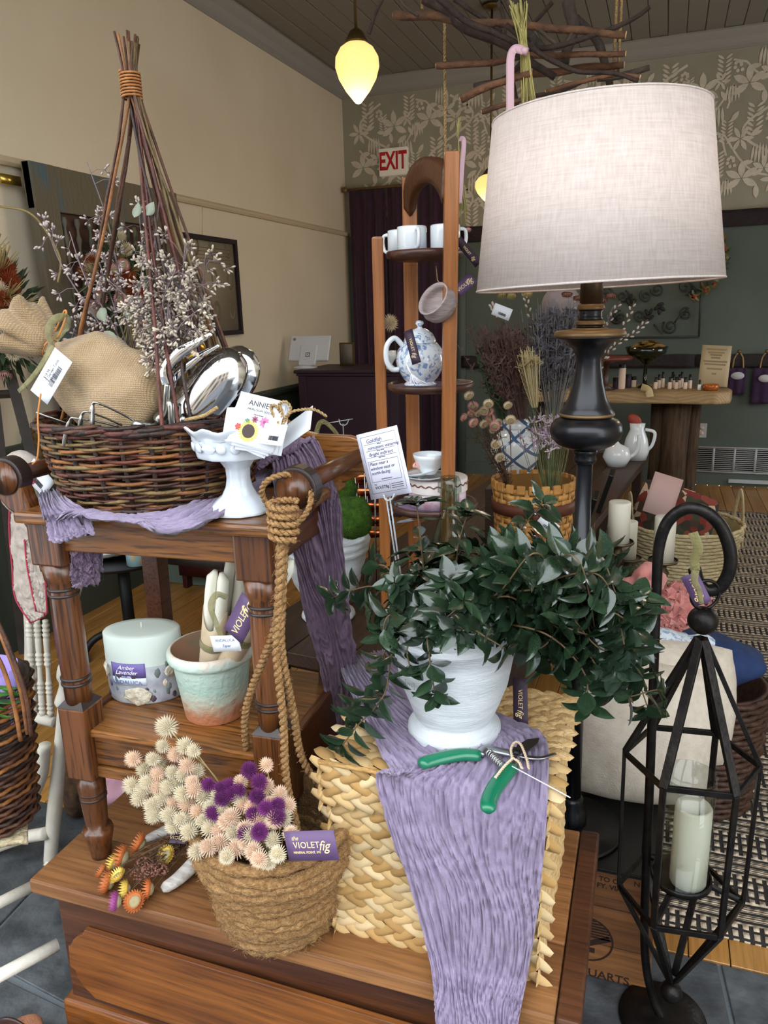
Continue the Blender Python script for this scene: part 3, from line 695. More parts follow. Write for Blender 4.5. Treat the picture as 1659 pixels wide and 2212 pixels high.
# eucalyptus seed sprays
m_eust = mat('grey brown eucalyptus stem', '6f6062', .7, rv=.1); m_eus = mat('mauve grey eucalyptus seed', '998b8a', .75, col2='b3a59d', scale=60, rv=.2); m_eus2 = mat('cream eucalyptus seed', 'c0b3a0', .75, col2='ab9d8c', scale=60, rv=.2)
m_eul = mat('grey green eucalyptus leaf', '777d6c', .7)
re_ = random.Random(33)
def seedspray(name, label, root, tips, mS, dens, spread, pend=0):
    o = TH(name, label, 'dried stem', root, 'dried eucalyptus in the willow basket')
    seeds = G(); tw = G()
    for tip in tips:
        P = spline([root, root.lerp(tip, .35)+V((U(-.02, .02), U(-.02, .02), .02)), root.lerp(tip, .7)+V((U(-.02, .02), U(-.02, .02), .015)), tip], 6)
        G().tube(P, [.0022*(1-.6*i/len(P)) for i in range(len(P))], 5).ob('stem', m_eust, o)
        for _ in range(dens):
            s = re_.uniform(.42, 1.0); q = P[min(len(P)-1, int(s*(len(P)-1)))]
            d = V((re_.gauss(0, 1), re_.gauss(0, .8), re_.gauss(0, 1)-pend)).normalized(); e = q+d*re_.uniform(.3, 1)*spread
            tw.tube([q, q.lerp(e, .5)+V((0, 0, .004)), e], .0007, 3, caps=False)
            for _2 in range(re_.randint(5, 8)):
                d2 = (d+V((re_.gauss(0, .8), re_.gauss(0, .8), re_.gauss(0, .8)))).normalized(); b = e+d2*re_.uniform(.004, .011); c = b+d2*.0035
                tw.tube([e, b], .00045, 3, caps=False); seeds.ell(c, (.0021, .0021, .0042), 5, 4, frame((0, 0, 0), d2).to_3x3().to_4x4())
    tw.ob('twiglets', m_eust, o, kind='stuff'); seeds.ob('seeds', mS, o, kind='stuff')
    return o
def AY(x, y, yy): return A(x, y, y=yy)
r0 = AY(255, 860, 1.22)
o = seedspray('eucalyptus_spray', 'mauve eucalyptus seed spray reaching left over the sack', AY(310, 880, 1.22), [AY(188, 350, 1.24), AY(95, 475, 1.22), AY(150, 500, 1.2), AY(215, 470, 1.26), AY(205, 540, 1.22), AY(300, 455, 1.25), AY(165, 680, 1.19)], m_eus, 12, .035)
seedspray('eucalyptus_spray', 'dense cream eucalyptus seed spray drooping in front of the right stakes', AY(345, 880, 1.20), [AY(345, 430, 1.18), AY(335, 520, 1.16), AY(400, 530, 1.13), AY(445, 545, 1.13), AY(380, 580, 1.12), AY(330, 600, 1.14), AY(420, 600, 1.12), AY(365, 640, 1.12)], m_eus2, 25, .05, .25)
seedspray('eucalyptus_spray', 'thin cream eucalyptus seed spray hanging low above the trowels', AY(350, 870, 1.17), [AY(285, 620, 1.16), AY(300, 650, 1.14), AY(440, 660, 1.11), AY(410, 710, 1.11), AY(350, 735, 1.12), AY(230, 600, 1.2)], m_eus2, 11, .032, .3)
for k, (x, y, s) in enumerate(((290, 470, .5), (315, 465, .5), (217, 665, .6), (272, 660, .6), (225, 715, .9))):
    p = AY(x, y, 1.16); me = G().grid(lambda a, b: ((b-.5)*.03*sin(pi*a**.8), .004*sin(a*3), a*.042), 6, 2)
    me.xf(frame(p, (U(-.6, .6), U(-.2, .2), -.4 if k > 1 else .6)) @ MX.Scale(s*1.3, 4)).ob('leaf', m_eul, o, thick=.0006)

# ================================================================ milk-glass compote with seed cards
m_milk = mat('white milk glass', 'cfd6de', .12, coat=.5, rv=0, sub=.15)
cb = V((-.676, 1.118, ZT+.75))
co = TH('milk_glass_compote', 'white milk glass pedestal compote holding seed cards', 'compote', cb)
def flute(prof, n, amp, name, parent, th=0):
    def fn(a, b):
        f = b*(len(prof)-1); i = min(int(f), len(prof)-2); t = f-i; r = lerp(prof[i][0], prof[i+1][0], t); z = lerp(prof[i][1], prof[i+1][1], t)
        an = a*2*pi; q = ((an*n/(2*pi)) % 1)-.5; r2 = r*cos(pi/n)/cos(q*2*pi/n)*1.0; r = lerp(r, r2, amp)
        return cb+V((r*cos(an+.2), r*sin(an+.2), z+(.0035*cos(an*n) if z > .135 else 0)))
    return G().grid(fn, n*6, 56, cu=True).ob(name, m_milk, parent)
bowl = flute([(.004, .094), (.030, .094), (.034, .093), (.066, .100), (.068, .104), (.074, .13), (.076, .137), (.084, .147), (.086, .151), (.083, .153), (.076, .146), (.068, .135), (.062, .11), (.05, .104), (.004, .102)], 10, 1, 'bowl', co)
flute([(.004, .004), (.050, .0), (.056, .002), (.056, .006), (.052, .012), (.040, .024), (.032, .03), (.024, .045), (.021, .06), (.022, .078), (.03, .09), (.034, .0945), (.004, .0945)], 10, .7, 'pedestal', co)
for k, dg in enumerate((208, 224, 243, 262, 281, 300, 322)):
    a = rad(dg); p = cb+V((.0715*cos(a), .0715*sin(a), .121)); M = frame(p, (cos(a), sin(a), -.2), (0, 0, 1))
    if k % 3 == 0:
        g = G()
        g.grid(lambda u, v: M @ V(((v-.5)*.018*sin(pi*u)+.001*sin(u*40), (u-.5)*.03, .0016*sin(pi*u)*(1-abs(2*v-1)))), 12, 4).ob('leaf_relief', m_milk, co)
    else: G().ell(p, (.009, .0085, .0035), 12, 8, M.to_3x3().to_4x4()).ob('fruit_relief', m_milk, co)
# seed cards: fan of printed cards
m_sun = mat('yellow print', 'e9c64a', .6, rv=0); m_dk = mat('brown print', '3a2b26', .6, rv=0); m_pk = mat('pink print', 'c76f9a', .6, rv=0); m_rd = mat('red print', 'cc4a45', .6, rv=0); m_gn = mat('green print', '4d7a63', .6, rv=0); m_mg = mat('magenta print', '8a3f66', .6, rv=0)
def petals(M, n, r0, r1, w, m, parent, z=.0009, c=None):
    g = G()
    for i in range(n):
        a = 2*pi*i/n; d = V((cos(a), sin(a), 0)); s = V((-sin(a), cos(a), 0))
        g.add([M @ (d*r0-s*w*.5+V((0, 0, z))), M @ (d*(r0+r1)/2-s*w+V((0, 0, z))), M @ (d*r1+V((0, 0, z))), M @ (d*(r0+r1)/2+s*w+V((0, 0, z))), M @ (d*r0+s*w*.5+V((0, 0, z)))], [(0, 1, 2, 3, 4)])
    o = g.ob('printed_flower', m, parent, smooth=False)
    if c:
        G().lathe([(r0*1.06, z+.0001), (1e-4, z+.0002)], 20, M, cap=False).ob('printed_flower', c, parent, smooth=False)
def seedcard(name, label, c0, c1, c2, n=4, fr=0):
    M, w, hh = quadM(c0, c1, c2)
    if (M.to_3x3() @ V((0, 0, 1))).y > 0: pass
    o = TH(name, label, 'seed card', c0, 'printed seed cards in the compote')
    for i in range(n): card('card', None, M @ TR(.002*i*(-1)**i, -.0015*i, -.0016*i) @ RZ(1.5*i*(-1)**i), w, hh, m_card, .0007, o)
    o = [c for c in o.children if c.name.startswith('card')][0]
    text("ANNIE'S", hh*.15, M @ TR(0, hh*.33, .0008), m_ink, o); text('HEIRLOOM SEEDS', hh*.062, M @ TR(0, hh*.21, .0008), m_ink, o, spc=1.1)
    text('WWW.ANNIES', hh*.032, M @ TR(0, hh*.12, .0008), m_ink, o)
    petals(M @ TR(-w*.12, -hh*.22, 0), 26, hh*.13, hh*.235, hh*.018, m_sun, o, c=m_dk)
    petals(M @ TR(w*.16, hh*.02, 0), 8, hh*.03, hh*.12, hh*.03, m_pk, o, c=m_mg); petals(M @ TR(-w*.36, -hh*.18, 0), 6, hh*.02, hh*.08, hh*.03, m_rd, o, c=m_rd)
    petals(M @ TR(-w*.2, -hh*.04, 0), 7, hh*.02, hh*.07, hh*.02, m_gn, o, c=m_gn); petals(M @ TR(w*.40, -hh*.05, 0), 9, hh*.03, hh*.09, hh*.025, m_rd, o, c=m_mg); petals(M @ TR(-w*.05, hh*.03, 0), 7, hh*.02, hh*.08, hh*.02, m_mg, o, c=m_dk)
    return o.parent
seedcard('seed_card', 'white seed card with sunflower print standing in the compote', AY(484, 952, 1.066), AY(576, 954, 1.064), AY(468, 880, 1.085))
c0, c1, yt = AY(492, 952, 1.042), AY(590, 978, 1.040), 1.068
seedcard('seed_card', 'white seed card tied with twine, fanned over the sunflower card', c0, c1, AY(541, 850, yt), 6, 1)
c0, c1, c2 = AY(560, 958, 1.034), AY(609, 964, 1.03), AY(590, 916, 1.05)
M, w, hh = quadM(c0, c1, c2); pricetag('price_tag', 'white price tag tied to the seed cards on the compote', M, w, hh, ())
tw_ = TH('twine_bow', 'tan jute twine bow tied round the seed cards', 'twine', AY(603, 915, 1.07))
for P in ([(600, 918), (590, 895), (585, 878), (596, 876), (606, 895), (605, 917)], [(606, 917), (610, 890), (603, 873), (618, 868), (628, 885), (612, 915)], [(606, 916), (625, 893), (650, 885), (680, 885), (706, 900)], [(604, 918), (596, 915), (588, 921), (592, 926)]):
    twisted(spline([AY(x, y, 1.062-.004*(i % 2)) for i, (x, y) in enumerate(P)], 6), .0024, m_twine, tw_, 'strand', 2, .012, 5, 12)
G().ell(AY(604, 916, 1.06), (.007, .006, .008), 10, 6).ob('knot', m_twine, tw_)
M, w, hh = quadM(AY(600, 962, 1.10), AY(678, 905, 1.09), AY(597, 950, 1.10)); card('seed_card', 'loose white seed card sticking out right of the compote', M @ RX(-50), w*.95, .055, m_card, .0012, cat='seed card')
G().tube(spline([AY(400, 908, 1.09), AY(440, 898, 1.09), AY(462, 885, 1.1), AY(470, 880, 1.105)], 6), .0035, 6).ob('strand', m_twine, tw_)

# ================================================================ on the lower shelf
SZ = ZT+.303
m_wax = mat('pale green wax', 'cdd8d0', .35, sub=.3, coat=.2, rv=0); m_wick = mat('white wick', 'e8e4d8', .9); m_waxc = mat('clear grey wax band', 'b9bfc4', .2, col2='8d8f9b', scale=25, coat=.5, rv=0)
CB = A(330, 1480, z=SZ)+V((.012, -.03, 0)); cm = MX.Translation(CB) @ RZ(18)
pc = TH('pillar_candle', 'fat oval pale candle with pressed flowers and purple label', 'candle', CB)
G().lathe([(.001, .15), (.06, .15), (.078, .149), (.0805, .146), (.081, .10), (.081, .085)], 48, cm, sx=1, sy=.70, cap=False).ob('wax', m_wax, pc)
G().lathe([(.081, .085), (.0812, .03), (.079, .004), (.076, 0), (.001, 0)], 48, cm, sx=1, sy=.70, cap=False).ob('wax_base', m_waxc, pc)
G().tube([CB+V((0, 0, .148)), CB+V((.001, 0, .163))], .0012, 6).ob('wick', m_wick, pc)
def oval(a, r=1): return cm @ V((.0812*r*cos(a), .0812*.70*r*sin(a), 0))-CB
m_pet1 = mat('cream pressed flower', 'ddd6c4', .8, col2='b8ac92', scale=90, bump=.5, bscale=200); m_pet2 = mat('dark pressed berry', '3b3346', .5, col2='5b4a55', scale=60); m_pet3 = mat('grey pressed leaf', '6d7a78', .6)
rp = random.Random(5)
for k in range(46):
    a = rad(rp.uniform(150, 395)); z = rp.uniform(.012, .088); p = CB+oval(a, .985)+V((0, 0, z)); n_ = oval(a); M = frame(p, n_, (0, 0, 1)).to_3x3().to_4x4()
    kk = rp.random(); m_ = m_pet2 if kk < .5 else (m_pet1 if kk < .75 else m_pet3); s = rp.uniform(.004, .009)
    G().ell(p, (s*rp.uniform(.7, 1.6), s, .0022), 8, 5, M).jit(.0015, 200).ob('pressed_petal', m_, pc)
for a, z, s in ((268, .022, .026), (205, .072, .018), (330, .07, .022)):
    a = rad(a); p = CB+oval(a, .985)+V((0, 0, z)); G().ell(p, (s*.75, s*1.2, .004), 14, 8, frame(p, oval(a), (0, 0, 1)).to_3x3().to_4x4()).jit(.006, 90).ob('pressed_flower', m_pet1, pc)
m_lab = mat('violet label', '6b5d9c', .5, rv=0); m_lab2 = mat('pale label strip', 'cdd6ea', .5, rv=0); m_wht = mat('white print', 'f4f2ff', .5, rv=0); m_slt = mat('slate blue print', '53688c', .5, rv=0)
def lab(a0, a1, z0, z1, m): return G().grid(lambda a, b: CB+oval(lerp(a0, a1, a), 1.006)+V((0, 0, lerp(z0, z1, b))), 14, 2).ob('label', m, pc, thick=.0006)
a0, a1 = rad(228), rad(284); lab(a0, a1, .062, .094, m_lab); lab(a0, a1, .045, .062, m_lab2)
pm = oval((a0+a1)/2, 1.02); px = (oval(a1)-oval(a0)).normalized(); LMx = frame(CB+pm+V((0, 0, 0)), V((0, 0, 1)).cross(px)*-1, px)
LMx = MX((px, V((0, 0, 1)), px.cross(V((0, 0, 1))))).transposed().to_4x4(); LMx.translation = CB+pm
text('Amber', .013, LMx @ TR(0, .086, .002), m_wht, pc, shear=.4); text('Lavender', .013, LMx @ TR(0, .0755, .002), m_wht, pc, shear=.4); text('31oz | 880g', .0045, LMx @ TR(0, .066, .002), m_wht, pc); text('ANDALUCA', .0125, LMx @ TR(0, .0535, .002), m_slt, pc)
# weathered terracotta pot
PB = A(478, 1535, z=SZ)+V((-.008, -.005, 0))
tp = TH('terracotta_pot', 'weathered terracotta pot with green patina holding wrapped tapers', 'pot', PB)
m_terra = matz('weathered terracotta', [(.0, 'c07a52'), (.16, 'b97f5c'), (.34, 'b9c2b0'), (.55, 'a3bdb0'), (.86, 'b4c7bc'), (1, 'c5b7a8')], PB.z, PB.z+.15, .95, .24, 26, bump=.6, bscale=90)
m_terri = mat('bare terracotta inside', '9a6a4e', .95, col2='7e6a52', scale=20)
G().lathe([(.001, 0), (.058, 0), (.061, .003), (.076, .118), (.077, .121), (.083, .124), (.086, .130), (.086, .140), (.082, .147), (.077, .147)], 48, MX.Translation(PB), cap=False).ob('pot', m_terra, tp)
G().lathe([(.078, .1472), (.074, .143), (.057, .012), (.001, .012)], 48, MX.Translation(PB), cap=False).ob('inner_wall', m_terri, tp)
m_kraft = mat('kraft paper wrap', 'c9b79a', .85, col2='bda98a', scale=50); m_ivory = mat('ivory taper wax', 'ecead9', .4, sub=.2)
def wrapped(name, label, pb, pt, tag=False, r=.024):
    o = TH(name, label, 'candles', pb, 'kraft-wrapped taper pairs in the terracotta pot'); ax = pt-pb; M = frame(pb, ax, (1, 0, 0)); L_ = ax.length
    for s in (-1, 1): G().tube([M @ V((s*.011, 0, .01)), M @ V((s*.012, 0, L_*.86)), M @ V((s*.011, 0, L_*.95)), M @ V((s*.006, 0, L_))], [.0112, .0112, .0108, .004], 14).ob('taper', m_ivory, o)
    G().grid(lambda a, b: M @ V(((r+.001*sin(a*18))*cos(a*2*pi), r*.72*sin(a*2*pi), b*(L_*.68+.022*cos(a*4*pi)))), 36, 6, cu=True).ob('paper', m_kraft, o, thick=.0008)
    G().grid(lambda a, b: M @ V(((r+.0014)*cos(a*2*pi), (r*.72+.0014)*sin(a*2*pi), L_*.47+.016*b+.004*sin(a*2*pi))), 32, 2, cu=True).ob('ribbon', m_organza, o, thick=.0006)
    return o, M, L_
w1, M1, L1 = wrapped('wrapped_candles', 'leftmost paper-wrapped taper pair with loose ribbon in the terracotta pot', PB+V((-.012, -.012, .02)), AY(472, 1235, 1.12))
w2, M2_, L2 = wrapped('wrapped_candles', 'tallest paper-wrapped taper pair standing upright in the terracotta pot', PB+V((.0, .018, .02)), AY(515, 1190, 1.15))
w3, M3, L3 = wrapped('wrapped_candles', 'leaning paper-wrapped taper pair behind the right washstand leg', PB+V((-.02, -.03, .03)), AY(625, 1205, 1.17), r=.026)
ribbon([AY(490, 1290, 1.09), AY(468, 1285, 1.08), AY(455, 1310, 1.075), AY(468, 1350, 1.08), AY(478, 1375, 1.085)], .012, m_organza, w1, up=(0, 1, 0))
M, w, hh = quadM(AY(462, 1408, 1.083), AY(522, 1406, 1.08), AY(462, 1374, 1.083)); o = card('paper_label', None, M, w, hh, m_card, .0006, w3); text('ANDALUCA', hh*.26, M @ TR(0, hh*.2, .0006), m_slt, w3); text('Taper', hh*.26, M @ TR(0, -hh*.15, .0006), m_slt, w3, shear=.4)
M, w, hh = quadM(AY(509, 1383, 1.078), AY(552, 1300, 1.072), AY(494, 1372, 1.08)); 
if (M.to_3x3() @ V((0, 0, 1))).y > 0: M = M @ RX(180)
violet_tag('shop_tag', 'violet shop tag on the wrapped candles in the terracotta pot', M, .089, .045)
# ================================================================ coir hanging basket
KC = V((-.605, 1.03, ZT)); kb = TH('coir_basket', 'round coir rope basket hung with three jute cords', 'basket', KC)
def krad(z): return .088+.048*min(1, z/.17)+.004*sin(z*40)
rk = random.Random(4)
for r in range(13):
    z = .010+r*.0168; P = []; tl = .004*(r % 3-1)
    for i in range(72):
        a = 2*pi*i/72; rr = krad(z)+.0025*sin(a*3+r); P.append(KC+V((rr*cos(a), rr*sin(a), z+tl*sin(a+r)+.004*noise.noise(V((a*2, r, 1))))))
    R = [.0105*(1+.16*sin(i*1.9+r*2)) for i in range(72)]
    G().tube(P, R, 8, closed=True).jit(.0022, 120).ob('rope_coil', m_coir, kb)
g = G(); g.lathe([(.001, .004), (.085, .004), (.09, .02), (.128, .16), (.130, .215), (.124, .215), (.12, .16), (.08, .025), (.001, .02)], 40, MX.Translation(KC), cap=False).ob('lining', mat('dark coir lining', '7a5a36', .95, col2='5f4427', scale=90, bump=.7, bscale=250), kb)
g = G()
for _ in range(2600):
    a = rk.uniform(0, 6.28); z = rk.uniform(.0, .225); r = krad(z)+.009; n_ = V((cos(a), sin(a), rk.uniform(-.3, .3))); p = KC+V((r*cos(a), r*sin(a), z)); t = V((-sin(a), cos(a), rk.uniform(-1, 1)))
    q = p+n_*rk.uniform(.002, .009)+t*rk.uniform(-.012, .012); g.tube([p, p.lerp(q, .5)+n_*.003, q], .00035, 3, caps=False)
g.ob('fibres', m_coir, kb, kind='stuff')
rim = KC.z+.222
knot = WM @ V((.535, .03, .80)); kt = A(612, 1120, y=1.0)
m1 = A(597, 1350, y=.985)
for nm, e, pts in (('cord', V((KC.x-.09, KC.y+.08, rim-.01)), [A(605, 1180, y=1.0), A(602, 1280, y=.99), A(590, 1370, y=1.0), A(530, 1540, y=1.05)]),
                   ('cord', V((KC.x+.055, KC.y-.02, rim)), [A(609, 1180, y=.995), A(604, 1290, y=.985), A(597, 1400, y=.98), A(612, 1560, y=.99), A(618, 1680, y=1.0)]),
                   ('cord', V((KC.x+.115, KC.y+.045, rim-.005)), [A(614, 1180, y=1.0), A(610, 1290, y=.99), A(608, 1400, y=.985), A(634, 1540, y=1.01), A(658, 1650, y=1.04)])):
    twisted(spline([kt]+pts+[e, e+V((0, 0, -.03))], 8), .0068, m_coir, kb, nm, 2, .026, 7, 90)
P = [kt+V((.021*cos(t*.35)*(1+.1*sin(t)), .017*sin(t*.35), .028-.06*t/90)) for t in range(90)]
twisted(P, .0052, m_coir, kb, 'wrapped_knot', 2, .02, 6, 160)
lp = [knot+V((.043*cos(t), -.012+.012*sin(t*2), .041*sin(t))) for t in [i*2*pi/26 for i in range(27)]]
twisted([q+V((-.012, .0, -.01)) for q in lp], .0048, m_coir, kb, 'loop', 2, .02, 6, 60)
M, w, hh = quadM(A(620, 1857, y=.888), A(737, 1855, y=.888), A(621, 1799, y=.897))
violet_tag('shop_card', 'violet shop card with gold lettering leaning on the coir basket', M, .089, .046, full=True)
# ---- globe amaranth
rg = random.Random(8)
def globe(n, r, spiky, seed):
    g = G(); q = random.Random(seed)
    g.ell((0, 0, 0), (r*.5, r*.5, r*.64), 10, 7)
    for i in range(n):
        z = 1-2*(i+.5)/n; a = i*2.39996; s = sqrt(1-z*z); d = V((s*cos(a), s*sin(a), z*1.18)); t = V((-sin(a), cos(a), 0)); up = t.cross(d)
        b = d*r*.5; L_ = r*(q.uniform(.5, .74))*spiky; dd = (d+V((0, 0, .35))).normalized(); wv = r*.10
        g.add([b-t*wv, b+up*wv, b+t*wv, b-up*wv*.5, b+dd*L_+d*r*.05], [(0, 1, 4), (1, 2, 4), (2, 3, 4), (3, 0, 4)])
    return g
m_gw = mat('cream globe flower', 'dfd5bd', .9, col2='c9bb9d', scale=120, rv=.08, sub=.05); m_gp = mat('blush globe flower', 'e0ccb4', .9, col2='dab59a', scale=40, rv=.08); m_gv = mat('purple globe flower', '7a2f74', .85, col2='571c55', scale=120, rv=.2)
m_dst = mat('straw flower stem', 'a99662', .85, rv=.15); m_gst = mat('grey green dry leaf', '9b9a7c', .85, rv=.15)
GM = {}
for nm, mm in (('cream', m_gw), ('blush', m_gp), ('purple', m_gv)):
    GM[nm] = []
    for q in range(2):
        me = globe(150, 1.0, 1.0, q).mesh('globe_'+nm, False); me.materials.append(mm); GM[nm].append(me)
def bunch(name, label, root, heads, rad0, stem=True, dz=.0):
    o = TH(name, label, 'flowers', root, None)
    for (x, y, yy, r, kd) in heads:
        c = A(x, y, y=yy); d = (c-root).normalized(); d = (d*.7+V((rg.uniform(-.35, .35), -.25, rg.uniform(.0, .5)))).normalized()
        inst('flower_head', rg.choice(GM[kd]), frame(c, d, None, r), o)
        mid = root.lerp(c, .55)+V((rg.uniform(-.012, .012), rg.uniform(-.012, .012), rg.uniform(0, .018)))
        G().tube(spline([root+V((rg.uniform(-.02, .02), rg.uniform(-.015, .015), 0)), mid, c-d*r*.6], 4), .0011, 5, caps=False).ob('stem', m_dst, o)
    return o
root1 = A(560, 1830, y=1.02)
cw = [(360, 1570), (288, 1640), (352, 1612), (345, 1648), (310, 1662), (378, 1630), (400, 1612), (418, 1622), (330, 1640), (405, 1655), (372, 1668), (285, 1697), (318, 1690), (340, 1700), (300, 1725), (362, 1700), (385, 1690), (415, 1690), (425, 1665), (330, 1740), (350, 1725), (375, 1735), (395, 1715), (365, 1760), (332, 1762), (405, 1740), (415, 1770), (390, 1770), (375, 1785), (420, 1705), (440, 1720), (438, 1775), (455, 1745), (340, 1672), (310, 1705), (358, 1680), (395, 1675), (430, 1755), (408, 1795)]
heads = []
for i, (x, y) in enumerate(cw): heads.append((x, y, lerp(1.0, .93, max(0, min(1, (y-1600)/200)))+rg.uniform(-.012, .012)+(0 if x < 420 else .0), (.0165 if i == 0 else .0135)*rg.uniform(.85, 1.15), 'blush' if i % 4 == 1 else 'cream'))
bunch('dried_globe_bunch', 'cream globe amaranth bunch leaning left out of the coir basket', root1, heads, 0)
root2 = A(585, 1850, y=1.0)
mx_ = [(575, 1653, 'blush'), (470, 1722, 'cream'), (515, 1722, 'cream'), (520, 1690, 'blush'), (480, 1750, 'cream'), (500, 1765, 'blush'), (525, 1740, 'blush'), (545, 1745, 'blush'), (475, 1795, 'blush'), (505, 1800, 'cream'), (530, 1790, 'blush'), (450, 1830, 'blush'), (475, 1820, 'blush'), (508, 1835, 'blush'), (530, 1820, 'blush'), (548, 1838, 'blush'), (590, 1815, 'cream'), (580, 1860, 'cream'), (628, 1800, 'blush'), (622, 1740, 'blush'), (585, 1735, 'blush'), (592, 1770, 'blush'), (565, 1790, 'blush'), (605, 1715, 'blush'), (610, 1765, 'cream'), (455, 1790, 'cream'), (540, 1805, 'cream'), (555, 1770, 'blush'), (490, 1775, 'blush'), (575, 1700, 'blush'), (425, 1840, 'cream'), (600, 1845, 'cream'), (490, 1850, 'cream'), (560, 1855, 'blush')]
bunch('dried_globe_bunch', 'blush globe amaranth bunch spilling over the front of the coir basket', root2, [(x, y, lerp(1.0, .885, max(0, min(1, (y-1650)/200)))+rg.uniform(-.008, .008), .0142*rg.uniform(.85, 1.12), k) for x, y, k in mx_], 0)
pu = [(538, 1664), (450, 1695), (475, 1703), (495, 1698), (560, 1690), (555, 1720), (548, 1760), (460, 1757), (500, 1715), (515, 1708), (600, 1740), (598, 1765), (530, 1800), (560, 1797), (480, 1725), (575, 1745)]
bunch('dried_globe_bunch', 'deep purple globe amaranth bunch in the middle of the coir basket', root2+V((0, .01, 0)), [(x, y, lerp(.985, .875, max(0, min(1, (y-1650)/200)))+rg.uniform(-.008, .004), .0132*rg.uniform(.85, 1.12), 'purple') for x, y in pu], 0)
# ---- strawflowers lying on the chest
m_yel = mat('yellow straw petal', 'e3cf6a', .6, col2='d9b24a', scale=200, rv=.1); m_orn = mat('orange straw petal', 'd88a4a', .6, col2='b85a35', scale=150, rv=.12); m_mag = mat('magenta straw petal', 'b05a9a', .6, col2='8f3f80', scale=150); m_cen = mat('felted straw centre', '9a8f6a', .9, bump=.4, bscale=300); m_pkst = mat('pink straw petal', 'd98f9a', .6, col2='e8c3b0', scale=90, rv=.15); m_crst = mat('cream straw petal', 'e6d6b8', .6, col2='d9bfa0', scale=90, rv=.1)
m_drk = mat('dark dried foliage', '4a3423', .9, col2='6b5038', scale=60, rv=.2); m_rose = mat('dusty rose seed plume', '8a5a4a', .9, col2='6d4a3a', scale=80)
def straw(mA, mB, n=22):
    g = G()
    for lay, (r0, r1, z1, k) in enumerate(((.45, 1.0, .25, n), (.45, .95, .55, n), (.42, .8, .8, n-4))):
        for i in range(k):
            a = 2*pi*(i+.5*lay)/k; d = V((cos(a), sin(a), 0)); t = V((-sin(a), cos(a), 0)); w_ = .12
            g.add([d*r0-t*w_, d*r0+t*w_, d*(r0+r1)*.52+t*w_*.9+V((0, 0, z1*.35)), d*r1+V((0, 0, z1)), d*(r0+r1)*.52-t*w_*.9+V((0, 0, z1*.35))], [(0, 1, 2, 4), (4, 2, 3)])
    me = g.mesh('straw', False); me.materials.append(mA)
    c = G().lathe([(.001, .22), (.3, .3), (.5, .22), (.55, .05), (.5, -.15), (.2, -.3)], 16, cap=False).mesh('straw_centre'); c.materials.append(mB); return me, c
SF = {k: straw(m, m_cen) for k, m in (('y', m_yel), ('o', m_orn), ('m', m_mag), ('p', m_pkst), ('c', m_crst))}
def sflower(c, d, r, kd, parent, stem_to=None, ms=None):
    M = frame(c, d, None, r); hd_ = inst('flower_head', SF[kd][0], M, parent); fc_ = D.objects.new('flower_centre', SF[kd][1]); COL.objects.link(fc_); fc_.parent = hd_
    if stem_to: G().tube(spline([c-V(d).normalized()*r*.2, c.lerp(stem_to, .5)+V((rg.uniform(-.006, .006), rg.uniform(-.006, .006), .004)), stem_to], 4), .0012, 5, caps=False).ob('stem', ms or m_dst, parent)
sb_ = TH('strawflower_bunch', 'dried yellow and orange strawflower bunch lying on the chest lid', 'flowers', A(330, 1880, z=ZT))
sr = A(425, 1800, z=ZT+.04)
for x, y, z, d, r, kd in ((305, 1825, .035, (-.8, -.2, .55), .021, 'o'), (268, 1855, .03, (-.9, -.3, .3), .024, 'o'), (248, 1868, .028, (-1, -.2, .25), .017, 'y'), (362, 1848, .035, (-.2, -.6, .7), .017, 'y'), (238, 1905, .02, (-.8, -.5, .3), .022, 'o'), (255, 1895, .035, (-.4, -.2, .9), .015, 'y'), (275, 1922, .02, (-.7, -.6, .3), .017, 'y'), (325, 1920, .018, (-.7, -.5, .2), .018, 'o'), (255, 1947, .017, (-.85, -.5, .15), .018, 'm'), (292, 1948, .014, (.1, -.6, .8), .018, 'o'), (222, 1885, .03, (-.7, -.2, .6), .013, 'o')):
    sflower(A(x, y, z=ZT+z), d, r*1.2, kd, sb_, sr+V((U(-.01, .01), U(-.01, .01), U(-.015, .01))), m_drk)
g = G()
for k in range(260):
    t = rg.uniform(.1, 1); p = A(300, 1890, z=ZT+.02).lerp(sr, t)+V((rg.gauss(0, .014), rg.gauss(0, .014), abs(rg.gauss(0, .008)))); d = V((rg.gauss(-.5, .6), rg.gauss(-.3, .6), rg.gauss(.1, .4))).normalized()
    g.tube([p, p+d*rg.uniform(.008, .022)], .0009, 3, caps=False)
g.ob('dry_leaves', m_drk, sb_, kind='stuff')
g = G()
for (x, y, z) in ((315, 1865, .03), (325, 1880, .035), (345, 1878, .03), (300, 1890, .025)):
    c = A(x, y, z=ZT+z)
    for k in range(70):
        d = V((rg.gauss(0, 1), rg.gauss(0, 1), rg.gauss(0, .7))).normalized(); g.ell(c+V((d.x*.018, d.y*.011, d.z*.009)), (.0028, .002, .002), 5, 3)
g.ob('seed_plume', m_rose, sb_, kind='stuff')
for k in range(8): a = sr+V((U(-.01, .01), U(-.012, .012), U(-.02, .01))); G().tube([a+(A(290, 1880, z=ZT+.02)-sr)*.7+V((U(-.02, .02), U(-.03, .03), 0)), a], .0016, 5).ob('stem', m_drk, sb_)
